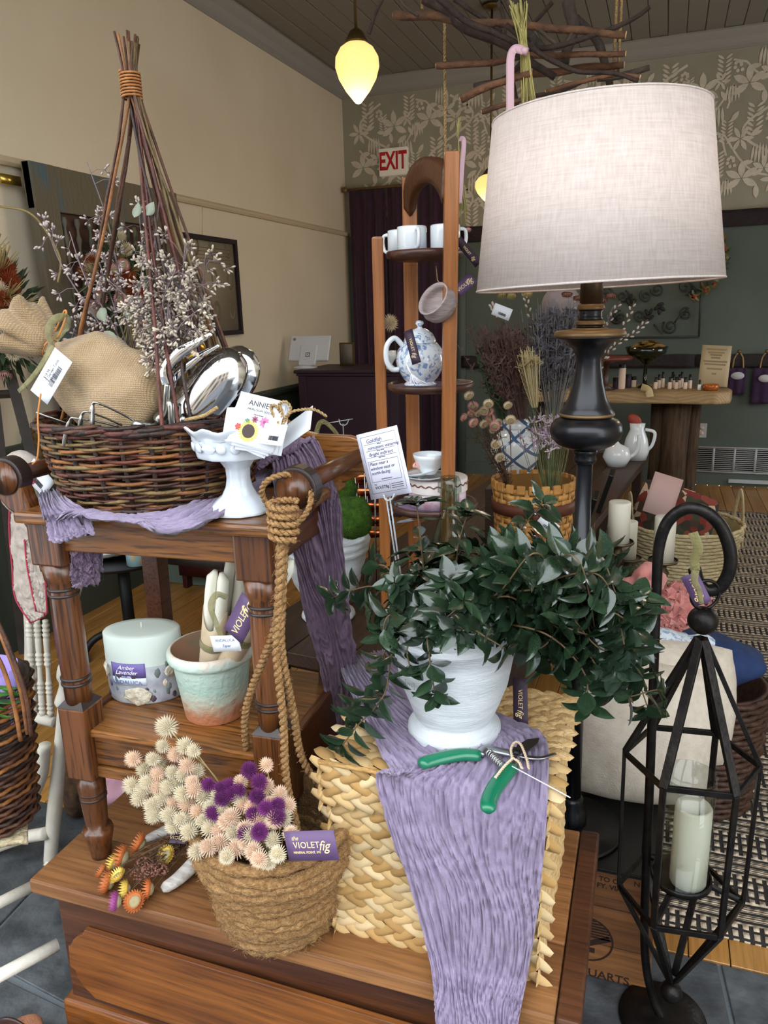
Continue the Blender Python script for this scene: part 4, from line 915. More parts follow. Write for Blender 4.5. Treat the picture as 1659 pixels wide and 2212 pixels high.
# ---- whitewashed wooden trough they lie in
m_wwash = wood('whitewashed wood', 'cfcac2', 'aaa49b', '837d74', 0, rough=.7, coat=0, pores=.4)
tr0, tr1 = A(343, 1925, z=ZT), A(305, 1800, z=ZT)
cx = A(460, 1810, z=ZT); 
def trough(a, b):
    # half boat: open end towards the left, wall height falls to the tips
    th = lerp(-1.35, 1.35, a); d = V((cos(th)*.10, sin(th)*.075, 0)); d = RZ(-8).to_3x3() @ d
    base = V((-.735, 1.105, ZT+.002)); hgt = .012+.042*cos(th)**.7 if cos(th) > 0 else .012
    prof = [(0, 0), (.012, 0), (.016, .7), (.012, 1), (-.002, 1), (-.004, .6), (0, 0)]; f = b*(len(prof)-1); i = min(int(f), len(prof)-2); t = f-i
    u = lerp(prof[i][0], prof[i+1][0], t); v = lerp(prof[i][1], prof[i+1][1], t)
    return base+d+d.normalized()*u+V((0, 0, v*(.022+.03*max(0, cos(th))**.5)))
def horn(pts, r0, r1, name, par):
    P = spline(pts, 8); k = len(P); return G().tube(P, [lerp(r0, r1, (i/(k-1)))*min(1, .55+i*.25) for i in range(k)], 12, flat=.8).ob(name, m_wwash, par)
ho = TH('whitewashed_bowl', 'whitewashed wooden two-armed bowl under the strawflowers', 'bowl', A(420, 1860, z=ZT))
horn([A(350, 1922, z=ZT+.012), A(385, 1898, z=ZT+.016), A(420, 1865, z=ZT+.024), A(455, 1830, z=ZT+.03), A(480, 1800, z=ZT+.03)], .012, .022, 'near_arm', ho)
horn([A(312, 1815, z=ZT+.010), A(345, 1800, z=ZT+.018), A(385, 1785, z=ZT+.026), A(430, 1780, z=ZT+.03), A(480, 1795, z=ZT+.03)], .009, .022, 'far_arm', ho)
G().lathe([(.001, .0), (.04, 0), (.045, .01), (.03, .02), (.001, .018)], 24, MX.Translation(A(450, 1815, z=ZT+.001))).ob('bowl_floor', m_wwash, ho)
M, w, hh = quadM(A(366, 1820, z=ZT+.052), A(402, 1822, z=ZT+.05), A(376, 1800, z=ZT+.056)); violet_tag('shop_tag', 'small dark violet tag on the strawflower bunch', M, .036, .026, m=m_plum)

# ================================================================ seagrass box
BX0, BX1, BY0, BY1, BZ1 = -.500, -.122, 1.022, 1.362, .775
sg = TH('seagrass_box', 'lidded box woven from pale seagrass standing on the chest', 'woven box', (-.315, 1.22, ZT))
SGM = [mat('seagrass '+n, a, .8, col2=b, scale=60, stretch=(1, 1, 4), bump=.4, bscale=150, rv=.14) for n, a, b in (('straw', 'd2b483', 'b5925c'), ('gold', 'c09a60', '9a7440'), ('pale', 'dfc9a0', 'c6a878'))]
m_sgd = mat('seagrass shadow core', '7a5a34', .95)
IN = .012
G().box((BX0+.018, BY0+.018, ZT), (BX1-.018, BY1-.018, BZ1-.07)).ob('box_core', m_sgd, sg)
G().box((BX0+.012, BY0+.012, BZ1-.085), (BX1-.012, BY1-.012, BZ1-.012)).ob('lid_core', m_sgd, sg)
strand = G().grid(lambda a, b: ((a-.5)*2, -sin(pi*b)*.42*(sin(pi*a)**.6)-.05, (b-.5)*2*(.25+.75*sin(pi*(.08+.84*a))**.7)), 6, 4).mesh('strand')
strand.materials.append(SGM[0])
rs_ = random.Random(2); count = [0]; extra = G()
def lobes(o0, ux, uz, W_, H_, nx, nz, name, parts=True, offs=0):
    """plaited rows: lobes slanting one way in one row, the other way in the next"""
    ux = V(ux); uz = V(uz); un = ux.cross(uz)  # outward is -local Y -> un
    cw_, rh = W_/nx, H_/nz
    for r in range(nz):
        for c in range(nx+1):
            x = (c+(.5 if r % 2 else 0))*cw_
            if x > W_+.001: continue
            s = 1 if r % 2 else -1; p = V(o0)+ux*x+uz*(r+.5)*rh
            B = MX((ux, -un, uz)).transposed().to_4x4(); B.translation = p
            M = B @ RY(-s*rs_.uniform(22, 34)) @ MX.Diagonal((cw_*.70, (.016 if parts else .010)*rs_.uniform(.85, 1.1), rh*.66, 1))
            if parts and count[0] < 296: inst('seagrass_strand', strand, M, sg, rs_.choice(SGM)); count[0] += 1
            else:
                b_ = len(extra.v); extra.add([M @ v.co for v in strand.vertices], [tuple(p.vertices) for p in strand.polygons])
b0 = .010
lobes((BX0+b0, BY0+b0, ZT), (1, 0, 0), (0, 0, 1), BX1-BX0-2*b0, BZ1-ZT-.075, 10, 17, 'front')
lobes((BX0, BY0, BZ1-.083), (1, 0, 0), (0, 0, 1), BX1-BX0, .078, 11, 5, 'lidfront')
lobes((BX0, BY0+.004, BZ1), (1, 0, 0), (0, 1, 0), BX1-BX0, BY1-BY0-.008, 11, 17, 'lidtop', parts=True)
lobes((BX1, BY0, BZ1-.083), (0, 1, 0), (0, 0, 1), BY1-BY0, .078, 10, 5, 'lidright', False)
lobes((BX1-b0, BY0+b0, ZT), (0, 1, 0), (0, 0, 1), BY1-BY0-2*b0, BZ1-ZT-.075, 9, 17, 'right', False)
lobes((BX0, BY1, BZ1-.083), (0, -1, 0), (0, 0, 1), BY1-BY0, .078, 10, 5, 'lidleft', False)
lobes((BX0+b0, BY1-b0, ZT), (0, -1, 0), (0, 0, 1), BY1-BY0-2*b0, BZ1-ZT-.075, 9, 17, 'left', False)
extra.ob('side_strands', SGM[0], sg, kind='stuff')
G().tube([(BX0-.004, BY0-.004, BZ1-.004), (BX1+.004, BY0-.004, BZ1-.004)], .0045, 8).ob('bound_rim', SGM[1], sg)
hp = [A(830, 1740, y=1.06), A(829, 1765, y=1.045), A(840, 1800, y=1.04), A(862, 1825, y=1.045), A(880, 1832, y=1.06)]
twisted(spline(hp, 8), .0055, WILL[0], sg, 'twig_handle', 2, .04, 6)
# ================================================================ lavender scarves
m_lav = mat('lavender crinkle gauze', '8f819a', .85, col2='80728c', scale=40, bump=.25, bscale=500, rv=0, sheen=.25); m_mauve = mat('mauve crinkle gauze', '7c667c', .85, col2='6b576c', scale=40, bump=.25, bscale=500, rv=0, sheen=.25)
zt_ = BZ1+.021
prs = [(A(728, 1425, y=1.42), A(830, 1405, y=1.42)), (A(745, 1470, z=zt_), A(870, 1445, z=zt_)), (A(790, 1560, z=zt_), A(960, 1500, z=zt_)), (A(830, 1640, z=zt_), A(1120, 1560, z=zt_)), (A(845, 1672, z=zt_), A(1180, 1600, z=zt_+.003)), (V((-.395, BY0-.018, BZ1+.002)), V((-.122, BY0-.018, BZ1+.004))), (V((-.372, BY0-.026, BZ1-.10)), V((-.125, BY0-.026, BZ1-.10))), (V((-.335, BY0-.026, BZ1-.2)), V((-.132, BY0-.026, BZ1-.2))), (V((-.305, BY0-.035, ZT+.035)), V((-.145, BY0-.03, ZT+.035))), (V((-.285, .945, ZT+.008)), V((-.148, .945, ZT+.008))), (V((-.275, .925, ZT-.06)), V((-.15, .925, ZT-.06))), (V((-.265, .928, ZT-.25)), V((-.16, .928, ZT-.25)))]
TG(sheet(prs, 340, 130, .0048, .0024, 13, 1, ruf=2.0).ob('lavender_scarf', m_lav, thick=.0006), 'lavender crinkled scarf draped over the seagrass box and chest front', 'scarf')
zw = ZT+.755
prs = [(WM @ V((.22, .30, .765)), WM @ V((.30, .36, .80))), (WM @ V((.26, .325, .80)), WM @ V((.38, .335, .84))), (WM @ V((.30, .33, .85)), WM @ V((.43, .335, .868))), (WM @ V((.335, .36, .872)), WM @ V((.45, .362, .862))), (WM @ V((.43, .345, .85)), WM @ V((.51, .375, .83))), (A(590, 1120, y=1.34), A(735, 1080, y=1.40)), (A(640, 1230, y=1.36), A(745, 1200, y=1.40)), (A(660, 1330, y=1.38), A(760, 1330, y=1.42)), (A(690, 1430, y=1.39), A(772, 1430, y=1.43)), (A(705, 1520, y=1.40), A(765, 1520, y=1.43)), (A(712, 1560, y=1.42), A(760, 1560, y=1.44))]
prs = [(A(495, 1020, y=1.28), A(560, 990, y=1.34)), (A(560, 1010, y=1.30), A(640, 965, y=1.345)), (A(565, 960, y=1.352), A(680, 948, y=1.36)), (A(585, 985, y=1.33), A(700, 985, y=1.345)), (A(592, 1050, y=1.29), A(722, 1045, y=1.33)), (A(612, 1120, y=1.28), A(738, 1100, y=1.33)), (A(635, 1200, y=1.285), A(742, 1190, y=1.34)), (A(650, 1290, y=1.29), A(752, 1290, y=1.35)), (A(668, 1370, y=1.29), A(762, 1370, y=1.36)), (A(690, 1440, y=1.30), A(772, 1440, y=1.37)), (A(705, 1520, y=1.32), A(770, 1515, y=1.385)), (A(712, 1600, y=1.35), A(770, 1590, y=1.395))]
TG(sheet(prs, 280, 90, .008, .0026, 7, 3, ruf=1.8).ob('mauve_scarf', m_mauve, thick=.0006), 'mauve crinkled scarf hung over the washstand backboard beside the towel rail', 'scarf')
zq = ZT+.75+.004
prs = [(A(80, 1065, z=zq+.01), A(130, 1058, z=zq+.012)), (A(88, 1098, z=zq+.012), A(150, 1082, z=zq+.02)), (A(100, 1130, y=.998), A(190, 1105, y=1.0)), (A(112, 1165, y=.992), A(200, 1150, y=.992)), (A(125, 1166, y=.994), A(185, 1140, y=.99)), (A(120, 1125, y=.99), A(165, 1110, y=.985)), (A(150, 1105, z=zq+.015), A(200, 1120, z=zq+.006)), (A(250, 1112, z=zq), A(290, 1125, z=zq)), (A(330, 1108, z=zq+.006), A(350, 1150, y=.99)), (A(400, 1085, z=zq+.012), A(430, 1135, y=.995)), (A(470, 1050, z=zq+.012), A(500, 1100, z=zq+.006)), (A(520, 1020, z=zq+.01), A(560, 1060, z=zq+.006)), (A(560, 1000, z=zq+.02), A(610, 1030, z=zq+.006))]
TG(sheet(prs, 240, 60, .006, .0018, 6, 5).ob('lavender_scarf', m_lav, thick=.0006), 'lavender scarf wound under the willow basket, looped over the front edge', 'scarf')
prs = [(A(150, 1170, y=1.05), A(222, 1165, y=1.10)), (A(152, 1210, y=1.05), A(222, 1205, y=1.10)), (A(150, 1245, y=1.05), A(221, 1230, y=1.10)), (A(165, 1268, y=1.05), A(205, 1262, y=1.10))]
TG(sheet(prs, 80, 50, .009, .003, 4, 8).ob('lavender_scarf', m_mauve, thick=.0006), 'loose end of mauve scarf hanging below the washstand top on the left', 'scarf')
# ================================================================ trailing plant in white pot
m_white = mat('whitewashed clay', 'd6dbdf', .8, col2='c2c8cc', scale=14, stretch=(1, 1, 5), bump=.25, bscale=70, rv=.02)
PT = A(975, 1588, z=BZ1+.016)+V((0, .02, 0))
pz = TH('goldfish_plant', 'glossy dark green trailing plant in a whitewashed clay pot', 'potted plant', PT)
PS = 1.0
prof = [(.001, 0), (.078, 0), (.081, .004), (.080, .014), (.073, .024), (.066, .028), (.068, .034), (.078, .06), (.092, .10), (.101, .15), (.104, .178), (.108, .181), (.110, .188), (.108, .193), (.1085, .197), (.113, .200), (.114, .208), (.110, .213), (.100, .213), (.097, .19), (.09, .15), (.001, .14)]
G().lathe(prof, 64, MX.Translation(PT), cap=False).jit(.0008, 60).ob('pot', m_white, pz)
G().lathe([(.098, .188), (.001, .195)], 32, MX.Translation(PT), cap=False).ob('soil', mat('potting soil', '2a211b', .95, bump=.6, bscale=100), pz)
text('[ws]', .014, frame(PT+V((-.05, -.0905, .125)), (-.5, -.86, -.1), (.86, -.5, 0)), mat('grey stamp', '8d9296', .9), pz)
m_leaf = mat('glossy dark leaf', '1a281b', .26, col2='263b26', scale=22, coat=.6, rv=.22, spec=.5)
m_leafy = mat('young olive leaf', '4d5a2c', .3, coat=.5); m_stem = mat('brown green stem', '5d4a30', .7, rv=.1)
def leafm(seed):
    q = random.Random(seed); bend = q.uniform(.1, .35); cup = q.uniform(.12, .26)
    def fn(a, b):
        w = .30*sin(pi*a**.82)**.85*(1-.12*a); t = (b-.5)*2
        return (t*w, a*1.0, -bend*a*a+cup*abs(t)**1.2*w*1.4+.02*sin(a*9)*abs(t))
    me = G().grid(fn, 8, 4).mesh('leaf'); me.materials.append(m_leaf); return me
LV = [leafm(i) for i in range(5)]
rl = random.Random(17)
top = PT+V((0, 0, .205)); NL = [0]; lex = G()
leaves = []
def whorl(p, d, s, n, drop=.0):
    d = V(d).normalized(); a0 = rl.uniform(0, 6.28)
    for i in range(n):
        a = a0+2*pi*i/n; x = V((1, 0, 0)) if abs(d.x) < .8 else V((0, 1, 0)); x = (x-d*x.dot(d)).normalized(); y = d.cross(x)
        o = (x*cos(a)+y*sin(a)); f = (o*1.0+d*rl.uniform(.15, .6)+V((0, 0, -drop))).normalized(); up = (d-f*d.dot(f)); up = up.normalized() if up.length > .05 else V((0, 0, 1))
        xx = f.cross(up); M = MX((xx, f, up)).transposed().to_4x4(); M.translation = p+o*.002
        leaves.append((M @ MX.Diagonal((s*rl.uniform(.85, 1.15), s, s, 1)), rl.randrange(5)))
def vine(pts, s0=.046, step=.021, name='stem', tip=True):
    P = spline(pts, 10); G().tube(P, [.0017*(1-.4*i/len(P)) for i in range(len(P))], 5, caps=False).ob(name, m_stem, pz)
    acc = 0; k = 0
    for a, b in zip(P[:-1], P[1:]):
        acc += (b-a).length
        if acc > step and a.z > .3:
            acc = 0; k += 1; whorl(b, (b-a), s0*rl.uniform(.75, 1.1), 2 if k % 3 else 3, .1)
    if tip: d = (P[-1]-P[-2]); whorl(P[-1], d, s0*.85, 4, 0); whorl(P[-1]+d.normalized()*.004, d, s0*.5, 3)
def AA(*l): return [A(x, y, y=yy) for x, y, yy in l]
yc = PT.y
rx_ = random.Random(77)
FILL = []
for k in range(26):
    t = rx_.uniform(0, 1); FILL.append([(1020, 1320, yc-.05), (lerp(1060, 1170, t), lerp(1200, 1330, rx_.random()), yc+rx_.uniform(-.12, .02)), (lerp(1120, 1330, t), lerp(1190, 1440, rx_.random()), yc+rx_.uniform(-.15, .0)), (lerp(1180, 1380, t), lerp(1280, 1500, rx_.random()), yc+rx_.uniform(-.15, -.02))])
# named trailing stems
for pts in ([(900, 1330, yc-.03), (820, 1270, yc-.03), (760, 1275, yc-.02), (722, 1290, yc-.01)],
            [(900, 1340, yc-.07), (850, 1400, yc-.10), (830, 1500, yc-.12), (770, 1570, yc-.13), (740, 1610, yc-.14)],
            [(890, 1340, yc-.05), (835, 1400, yc-.08), (800, 1490, yc-.08), (765, 1540, yc-.09)],
            [(920, 1350, yc-.10), (925, 1400, yc-.135), (932, 1450, yc-.14), (940, 1500, yc-.135)],
            [(905, 1350, yc-.09), (880, 1400, yc-.12), (885, 1440, yc-.125)],
            [(1030, 1340, yc-.06), (1150, 1330, yc-.12), (1260, 1400, yc-.14), (1330, 1500, yc-.14), (1420, 1490, yc-.13)],
            [(1050, 1310, yc-.03), (1200, 1290, yc-.06), (1320, 1350, yc-.06), (1370, 1450, yc-.06), (1400, 1530, yc-.06)],
            [(1050, 1300, yc), (1200, 1240, yc), (1300, 1260, yc+.02), (1360, 1320, yc+.02), (1380, 1400, yc)],
            [(1050, 1340, yc-.08), (1180, 1370, yc-.15), (1260, 1450, yc-.16), (1270, 1520, yc-.16)],
            [(1060, 1300, yc+.02), (1180, 1200, yc+.03), (1280, 1170, yc+.04), (1330, 1200, yc+.04)],
            [(1030, 1290, yc+.02), (1120, 1150, yc), (1170, 1090, yc-.02)], [(1040, 1300, yc), (1150, 1230, yc-.04), (1240, 1230, yc-.05), (1300, 1290, yc-.05)],
            [(920, 1290, yc-.02), (910, 1180, yc-.03), (900, 1090, yc-.03)], [(980, 1290, yc), (990, 1180, yc), (1010, 1110, yc)],
            [(900, 1310, yc-.04), (840, 1230, yc-.06), (810, 1220, yc-.06)], [(890, 1320, yc-.06), (840, 1330, yc-.12), (825, 1370, yc-.12)],
            [(1000, 1340, yc-.11), (1040, 1370, yc-.16), (1090, 1400, yc-.17)], [(950, 1340, yc-.11), (970, 1330, yc-.15), (1000, 1300, yc-.16)], *FILL): vine(AA(*pts))
for k in range(64):
    a = rl.uniform(0, 6.28); r = rl.uniform(.02, .09); b = top+V((r*cos(a), r*sin(a), -.01)); e = b+V((cos(a)*rl.uniform(.02, .13)+.05, sin(a)*rl.uniform(.02, .09)-.005, rl.uniform(.035, .16)*(1-.4*r/.09)))
    vine([b, b.lerp(e, .5)+V((0, 0, .02)), e], .044, .02)
leaves.sort(key=lambda L_: -(L_[0].to_scale().y)/max(.2, (L_[0].translation-CAM).length))
for i, (M, q) in enumerate(leaves):
    if i < 300: inst('leaf', LV[q], M, pz)
    else: lex.add([M @ v.co for v in LV[q].vertices], [tuple(p.vertices) for p in LV[q].polygons])
lex.ob('inner_leaves', m_leaf, pz, kind='stuff')
# plant sign on its stake
m_sign = mat('lilac white card', 'e6e6f8', .5, rv=0); m_pen = mat('pencil grey ink', '5a5a72', .7, rv=0); m_acr = mat('clear acrylic rod', 'e8eef4', .05, trans=.6, rv=0)
ps = TH('plant_sign', 'white care card with handwriting held on a clear stake', 'sign', A(850, 1270, y=1.22))
M, w, hh = quadM(A(802, 1080, y=1.235), A(890, 1064, y=1.215), A(774, 939, y=1.245))
pscard = card('card', None, M, w, hh, m_sign, .001, ps)
def ln(x0, y0, x1, y1, t=.0006):
    g = G(); a = V((x0*w, y0*hh, .0008)); b = V((x1*w, y1*hh, .0008)); d = (b-a).normalized(); n_ = V((-d.y, d.x, 0))*t/2
    g.add([M @ (a-n_), M @ (b-n_), M @ (b+n_), M @ (a+n_)], [(0, 1, 2, 3)]).ob('printed_line', m_ink, pscard, smooth=False)
for q in ((-.42, -.42, .42, -.42), (-.42, .44, .42, .44), (-.42, -.42, -.42, .44), (.42, -.42, .42, .44), (-.36, -.25, .36, -.25), (-.36, .06, .36, .06), (-.36, -.25, -.36, .06), (.36, -.25, .36, .06), (-.36, .32, .36, .32), (-.36, .22, .36, .22), (-.36, .12, .36, .12)): ln(*q)
for s, y, z in (('Goldfish', .365, .085), ('consistent watering', .26, .072), ('Bright indirect', .16, .075), ('Place near a', .02, .07), ('window east or', -.05, .07), ('north-facing', -.12, .07)): text(s, hh*z, M @ TR(-w*.34 if y < .1 else -w*.30, y*hh, .0009), m_pen, pscard, shear=.25, align='LEFT', name='handwriting')
text('The', hh*.03, M @ TR(-w*.30, -hh*.29, .0009), m_ink, pscard); text('VIOLETfig', hh*.06, M @ TR(-w*.16, -hh*.34, .0009), m_ink, pscard); text('(Special Instructions)', hh*.022, M @ TR(0, -hh*.22, .0009), m_ink, pscard); text('(Name)', hh*.022, M @ TR(0, hh*.305, .0009), m_ink, pscard); text('(Water Needs)', hh*.022, M @ TR(0, hh*.205, .0009), m_ink, pscard); text('(Light Needs)', hh*.022, M @ TR(0, hh*.105, .0009), m_ink, pscard)
for q in (-.315, -.345, -.375): ln(.08, q, .36, q, .0009)
ln(.04, -.39, .04, -.30)
for q in (-.004, .004): G().tube([A(838+q*1000, 1075, y=1.22), A(868+q*600, 1275, y=1.235)], .0017, 6).ob('stake', m_acr, ps)
G().tube(spline([A(828, 1068, y=1.215), A(834, 1080, y=1.213), A(846, 1078, y=1.213), A(852, 1066, y=1.215)], 4), .0016, 6).ob('clip', m_acr, ps)
# ================================================================ pruning shears on the scarf
m_grn = mat('green vinyl grip', '0f6b4b', .3, coat=.4, rv=0); m_alu = mat('cast aluminium', 'a9adb0', .35, 1, rv=.03); m_blade = mat('grey blade steel', '8e8e90', .28, 1)
zs = BZ1+.031; sh = TH('pruning_shears', 'green-handled pruning shears lying open on the lavender scarf', 'shears', A(1080, 1640, z=zs))
def Zp(l, z=zs): return [A(x, y, z=z) for x, y in l]
def grip(pts, rr): P = spline(Zp(pts), 6); k = len(P); G().tube(P, [rr*min(1, .6+i*.25, .6+(k-1-i)*.4)*(1+.15*sin(i/k*pi)) for i in range(k)], 12, flat=.72).ob('grip', m_grn, sh)
grip([(908, 1652), (925, 1645), (960, 1636), (1000, 1630), (1040, 1632)], .0115); grip([(1055, 1752), (1056, 1730), (1070, 1700), (1092, 1672), (1107, 1655)], .0115)
for l in ([(1036, 1630), (1050, 1617), (1075, 1622), (1105, 1628)], [(1100, 1660), (1110, 1645), (1112, 1630), (1108, 1622)]): G().tube(spline(Zp(l), 5), .0085, 8, flat=.5).ob('tang', m_alu, sh)
def plate(pts, name, m, t=.003, z=zs): P = Zp(pts, z); k = len(P); G().add([p for p in P]+[p+V((0, 0, t)) for p in P], [tuple(range(k)), tuple(range(k, 2*k))]+[(i, (i+1) % k, k+(i+1) % k, k+i) for i in range(k)]).ob(name, m, sh, smooth=False)
plate([(1105, 1632), (1118, 1612), (1140, 1600), (1165, 1597), (1162, 1608), (1145, 1622), (1125, 1632)], 'cutting_blade', m_blade, z=zs+.004)
P = spline(Zp([(1110, 1628), (1140, 1636), (1170, 1637), (1200, 1628)]), 6); G().tube(P, [.0065*(1-.6*i/len(P)) for i in range(len(P))], 8, flat=.5).ob('hook_blade', m_blade, sh)
c0, c1 = A(1056, 1626, z=zs+.006), A(1086, 1655, z=zs+.004); M = frame(c0, c1-c0); L_ = (c1-c0).length
G().tube([M @ V((.0062*cos(t*.6), .0062*sin(t*.6), L_*t/80)) for t in range(81)], .001, 5).ob('spring', m_steel2, sh)
G().lathe([(.008, 0), (.0085, .002), (.007, .006), (.001, .0065)], 16, MX.Translation(A(1114, 1626, z=zs+.006))).ob('pivot_bolt', mat('black bolt', '1e1e20', .4, .6), sh)
tb = TH('twine_tie', 'pale twine tied round the pruning shears pivot', 'twine', A(1105, 1638, z=zs+.012))
for l in ([(1108, 1640), (1104, 1620), (1112, 1604), (1125, 1608), (1138, 1640), (1142, 1660)], [(1108, 1638), (1090, 1655), (1070, 1680)], [(1108, 1638), (1120, 1645), (1128, 1660)]): twisted(spline([A(x, y, z=zs+.014) for x, y in l], 6), .0022, mat('pale twine', 'cdb79a', .9), tb, 'strand', 2, .01, 5)
TG(G().tube([A(1106, 1655, z=zs+.014), A(1232, 1723, z=zs+.01)], .0009, 5).ob('tag_thread', mat('white plastic thread', 'eeeef4', .4)), 'stiff white plastic tag thread sticking out of the shears', 'thread')
M, w, hh = quadM(A(1112, 1568, y=1.20), A(1110, 1462, y=1.215), A(1138, 1560, y=1.20))
if (M.to_3x3() @ V((0, 0, 1))).y > 0: M = M @ RX(180)
violet_tag('shop_tag', 'narrow dark shop tag hanging beside the white plant pot', M @ RZ(180), .085, .026, m=m_plum)
# ================================================================ helpers for turned things seen at a depth
def dep(p): return -((R3.transposed() @ (V(p)-CAM)).z)
def turned(yy, rows, ax):
    """profile (radius, height) from (pixel row, half-width in pixels) for a turned thing standing at depth yy; ax(row) = pixel column"""
    o = []
    for r, hw in rows:
        p = A(ax(r), r, y=yy); o.append((hw*dep(p)/F, p.z))
    return o[::-1]
# ================================================================ crate and floor lamp
m_crate = wood('old pine crate', '8a5c32', '6b4425', '3a2413', 0, rough=.7, coat=0, pores=.4); m_blk = mat('black enamel', '0c0c0d', .35, rv=0)
LX, LY = -.140, 1.60; CZ = .305
cr = TH('wooden_crate', 'old wooden crate with black printed lettering beside the chest', 'crate', (-.2, 1.7, 0))
for k, (z0, z1) in enumerate(((.005, .098), (.100, .20), (.202, .295))):
    G().box((-.43, 1.482, z0), (.058, 1.494, z1)).ob('slat', m_crate, cr, bevel=.002); G().box((-.43, 1.94, z0), (.058, 1.952, z1)).ob('slat', m_crate, cr, bevel=.002)
for x in (-.43, .046): G().box((x, 1.495, .003), (x+.012, 1.94, .295)).ob('end_board', m_crate, cr, bevel=.002)
G().box((-.435, 1.478, .295), (.062, 1.955, CZ)).ob('black_top', m_blk, cr, bevel=.002)
m_cink = mat('black crate stencil', '2a1a12', .8, rv=0)
cf = MX((V((1, 0, 0)), V((0, 0, 1)), V((0, -1, 0)))).transposed().to_4x4()
def ctext(s, sz, px, py): p = A(px, py, y=1.4815); M = MX(cf); M.translation = p; text(s, sz, M, m_cink, cr, bold=.0004)
ctext('QUARTS', .030, 1302, 2108); ctext('TO CA', .017, 1320, 1903); ctext('FY. VIA', .017, 1316, 1917); ctext('N', .017, 1376, 1911)
p = A(1266, 2027, y=1.4813); M = MX(cf); M.translation = p
G().lathe([(.060, 0), (.060, .0006), (.056, .0006), (.056, 0)], 40, M, cap=False).ob('stencil_ring', m_cink, cr, smooth=False)
g = G()
for k in range(7): y = .052-.0072*k; l = sqrt(max(0, .056**2-y*y)); g.box((-l if k < 4 else .008, y-.002, 0), (l, y+.002, .0006), M)
g.box((-.045, -.035, 0), (.02, -.022, .0006), M).box((-.02, -.02, 0), (.05, -.006, .0006), M @ RZ(28)).box((-.05, -.012, 0), (-.012, .012, .0006), M)
g.ob('stencil_figure', m_cink, cr, smooth=False, kind='stuff')
m_lblk = mat('satin black lamp metal', '15161a', .32, .3, rv=0, coat=.15); m_brz = mat('brushed bronze rub', '7a6242', .45, .55, rv=0)
fl_ = TH('floor_lamp', 'black turned floor lamp with large pale linen drum shade', 'lamp', (LX, LY, CZ))
axl = lambda r: 1272-(r-640)*.045
def lam(name, rows, m, n=48): G().lathe(turned(LY, rows, axl), n, TR(LX, LY, 0)).ob(name, m, fl_)
lam('neck', [(560, 24), (655, 24)], mat('dark bronze tube', '4a3826', .4, .6)); lam('collar', [(655, 20), (658, 27), (665, 29), (669, 29)], m_brz)
lam('collar', [(669, 26), (675, 24), (685, 24), (692, 28)], m_lblk); lam('collar', [(692, 28), (697, 31), (702, 31)], m_brz); lam('collar', [(702, 29), (708, 29)], m_lblk)
lam('collar', [(708, 36), (712, 38), (716, 40)], m_brz); lam('bobeche', [(712, 60), (714, 72), (722, 77), (727, 74), (729, 60)], m_brz)
lam('column', [(727, 76), (731, 68), (740, 48), (755, 34), (775, 26), (800, 28), (830, 33), (860, 41), (880, 50), (890, 57), (893, 57)], m_lblk)
lam('band', [(891, 58), (895, 59), (898, 57)], m_brz); lam('bulb', [(897, 52), (901, 54), (906, 66), (918, 75), (932, 77), (946, 72), (958, 60), (966, 44), (969, 30)], m_lblk)
lam('collar', [(967, 20), (971, 26), (978, 26), (983, 22), (990, 25), (996, 24), (1000, 20)], m_lblk); lam('pole', [(998, 17), (1400, 18.5), (1720, 20)], m_lblk)
lam('foot', [(1715, 21), (1722, 26), (1732, 25), (1742, 31), (1756, 34), (1770, 35)], m_lblk)
G().lathe([(.001, 0), (.118, 0), (.12, .004), (.116, .010), (.05, .016), (.03, .022)], 48, TR(LX, LY, CZ)).ob('base', m_blk, fl_)
m_shade, nt, b = _nt('pale linen shade'); N = nt.nodes; L = nt.links
out = N['Material Output']; N.remove(b); df = N.new('ShaderNodeBsdfDiffuse'); tl = N.new('ShaderNodeBsdfTranslucent'); mx = N.new('ShaderNodeMixShader'); mx.inputs[0].default_value = .35
tc = N.new('ShaderNodeTexCoord'); cmb = None; ws_ = []
for sc in ((260, 260, 22), (16, 16, 420)):
    mp = N.new('ShaderNodeMapping'); mp.inputs['Scale'].default_value = sc; nn = N.new('ShaderNodeTexNoise'); nn.inputs['Scale'].default_value = 1; nn.inputs['Detail'].default_value = 2
    L.new(tc.outputs['Object'], mp.inputs[0]); L.new(mp.outputs[0], nn.inputs['Vector']); ws_.append(nn.outputs[0])
ad = N.new('ShaderNodeMath'); L.new(ws_[0], ad.inputs[0]); L.new(ws_[1], ad.inputs[1]); rp_ = N.new('ShaderNodeValToRGB'); hf = N.new('ShaderNodeMath'); hf.operation = 'MULTIPLY'; hf.inputs[1].default_value = .5
L.new(ad.outputs[0], hf.inputs[0]); L.new(hf.outputs[0], rp_.inputs[0]); rp_.color_ramp.elements[0].position = .35; rp_.color_ramp.elements[1].position = .62
rp_.color_ramp.elements[0].color = c4(h('d3c6bf')); rp_.color_ramp.elements[1].color = c4(h('e2d8d2'))
L.new(rp_.outputs[0], df.inputs[0]); L.new(rp_.outputs[0], tl.inputs[0]); L.new(df.outputs[0], mx.inputs[1]); L.new(tl.outputs[0], mx.inputs[2]); L.new(mx.outputs[0], out.inputs[0])
zb_ = A(1285, 616, y=LY).z; zt2 = A(1310, 190, y=LY-.19).z; rb, rt = .232, .196
shd = MX.Translation((LX+.008, LY, 0)) @ TR(0, 0, zb_) @ RY(-1.5) @ TR(0, 0, -zb_)
shob = G().lathe([(rb, zb_), (rt, zt2)], 96, shd, cap=False).ob('shade', m_shade, fl_, thick=.0015)
for r, z in ((rb, zb_), (rt, zt2)): G().tube([shd @ V((r*cos(t*pi/48), r*sin(t*pi/48), z)) for t in range(96)], .0022, 6, closed=True).ob('shade_rim', m_shade, shob)
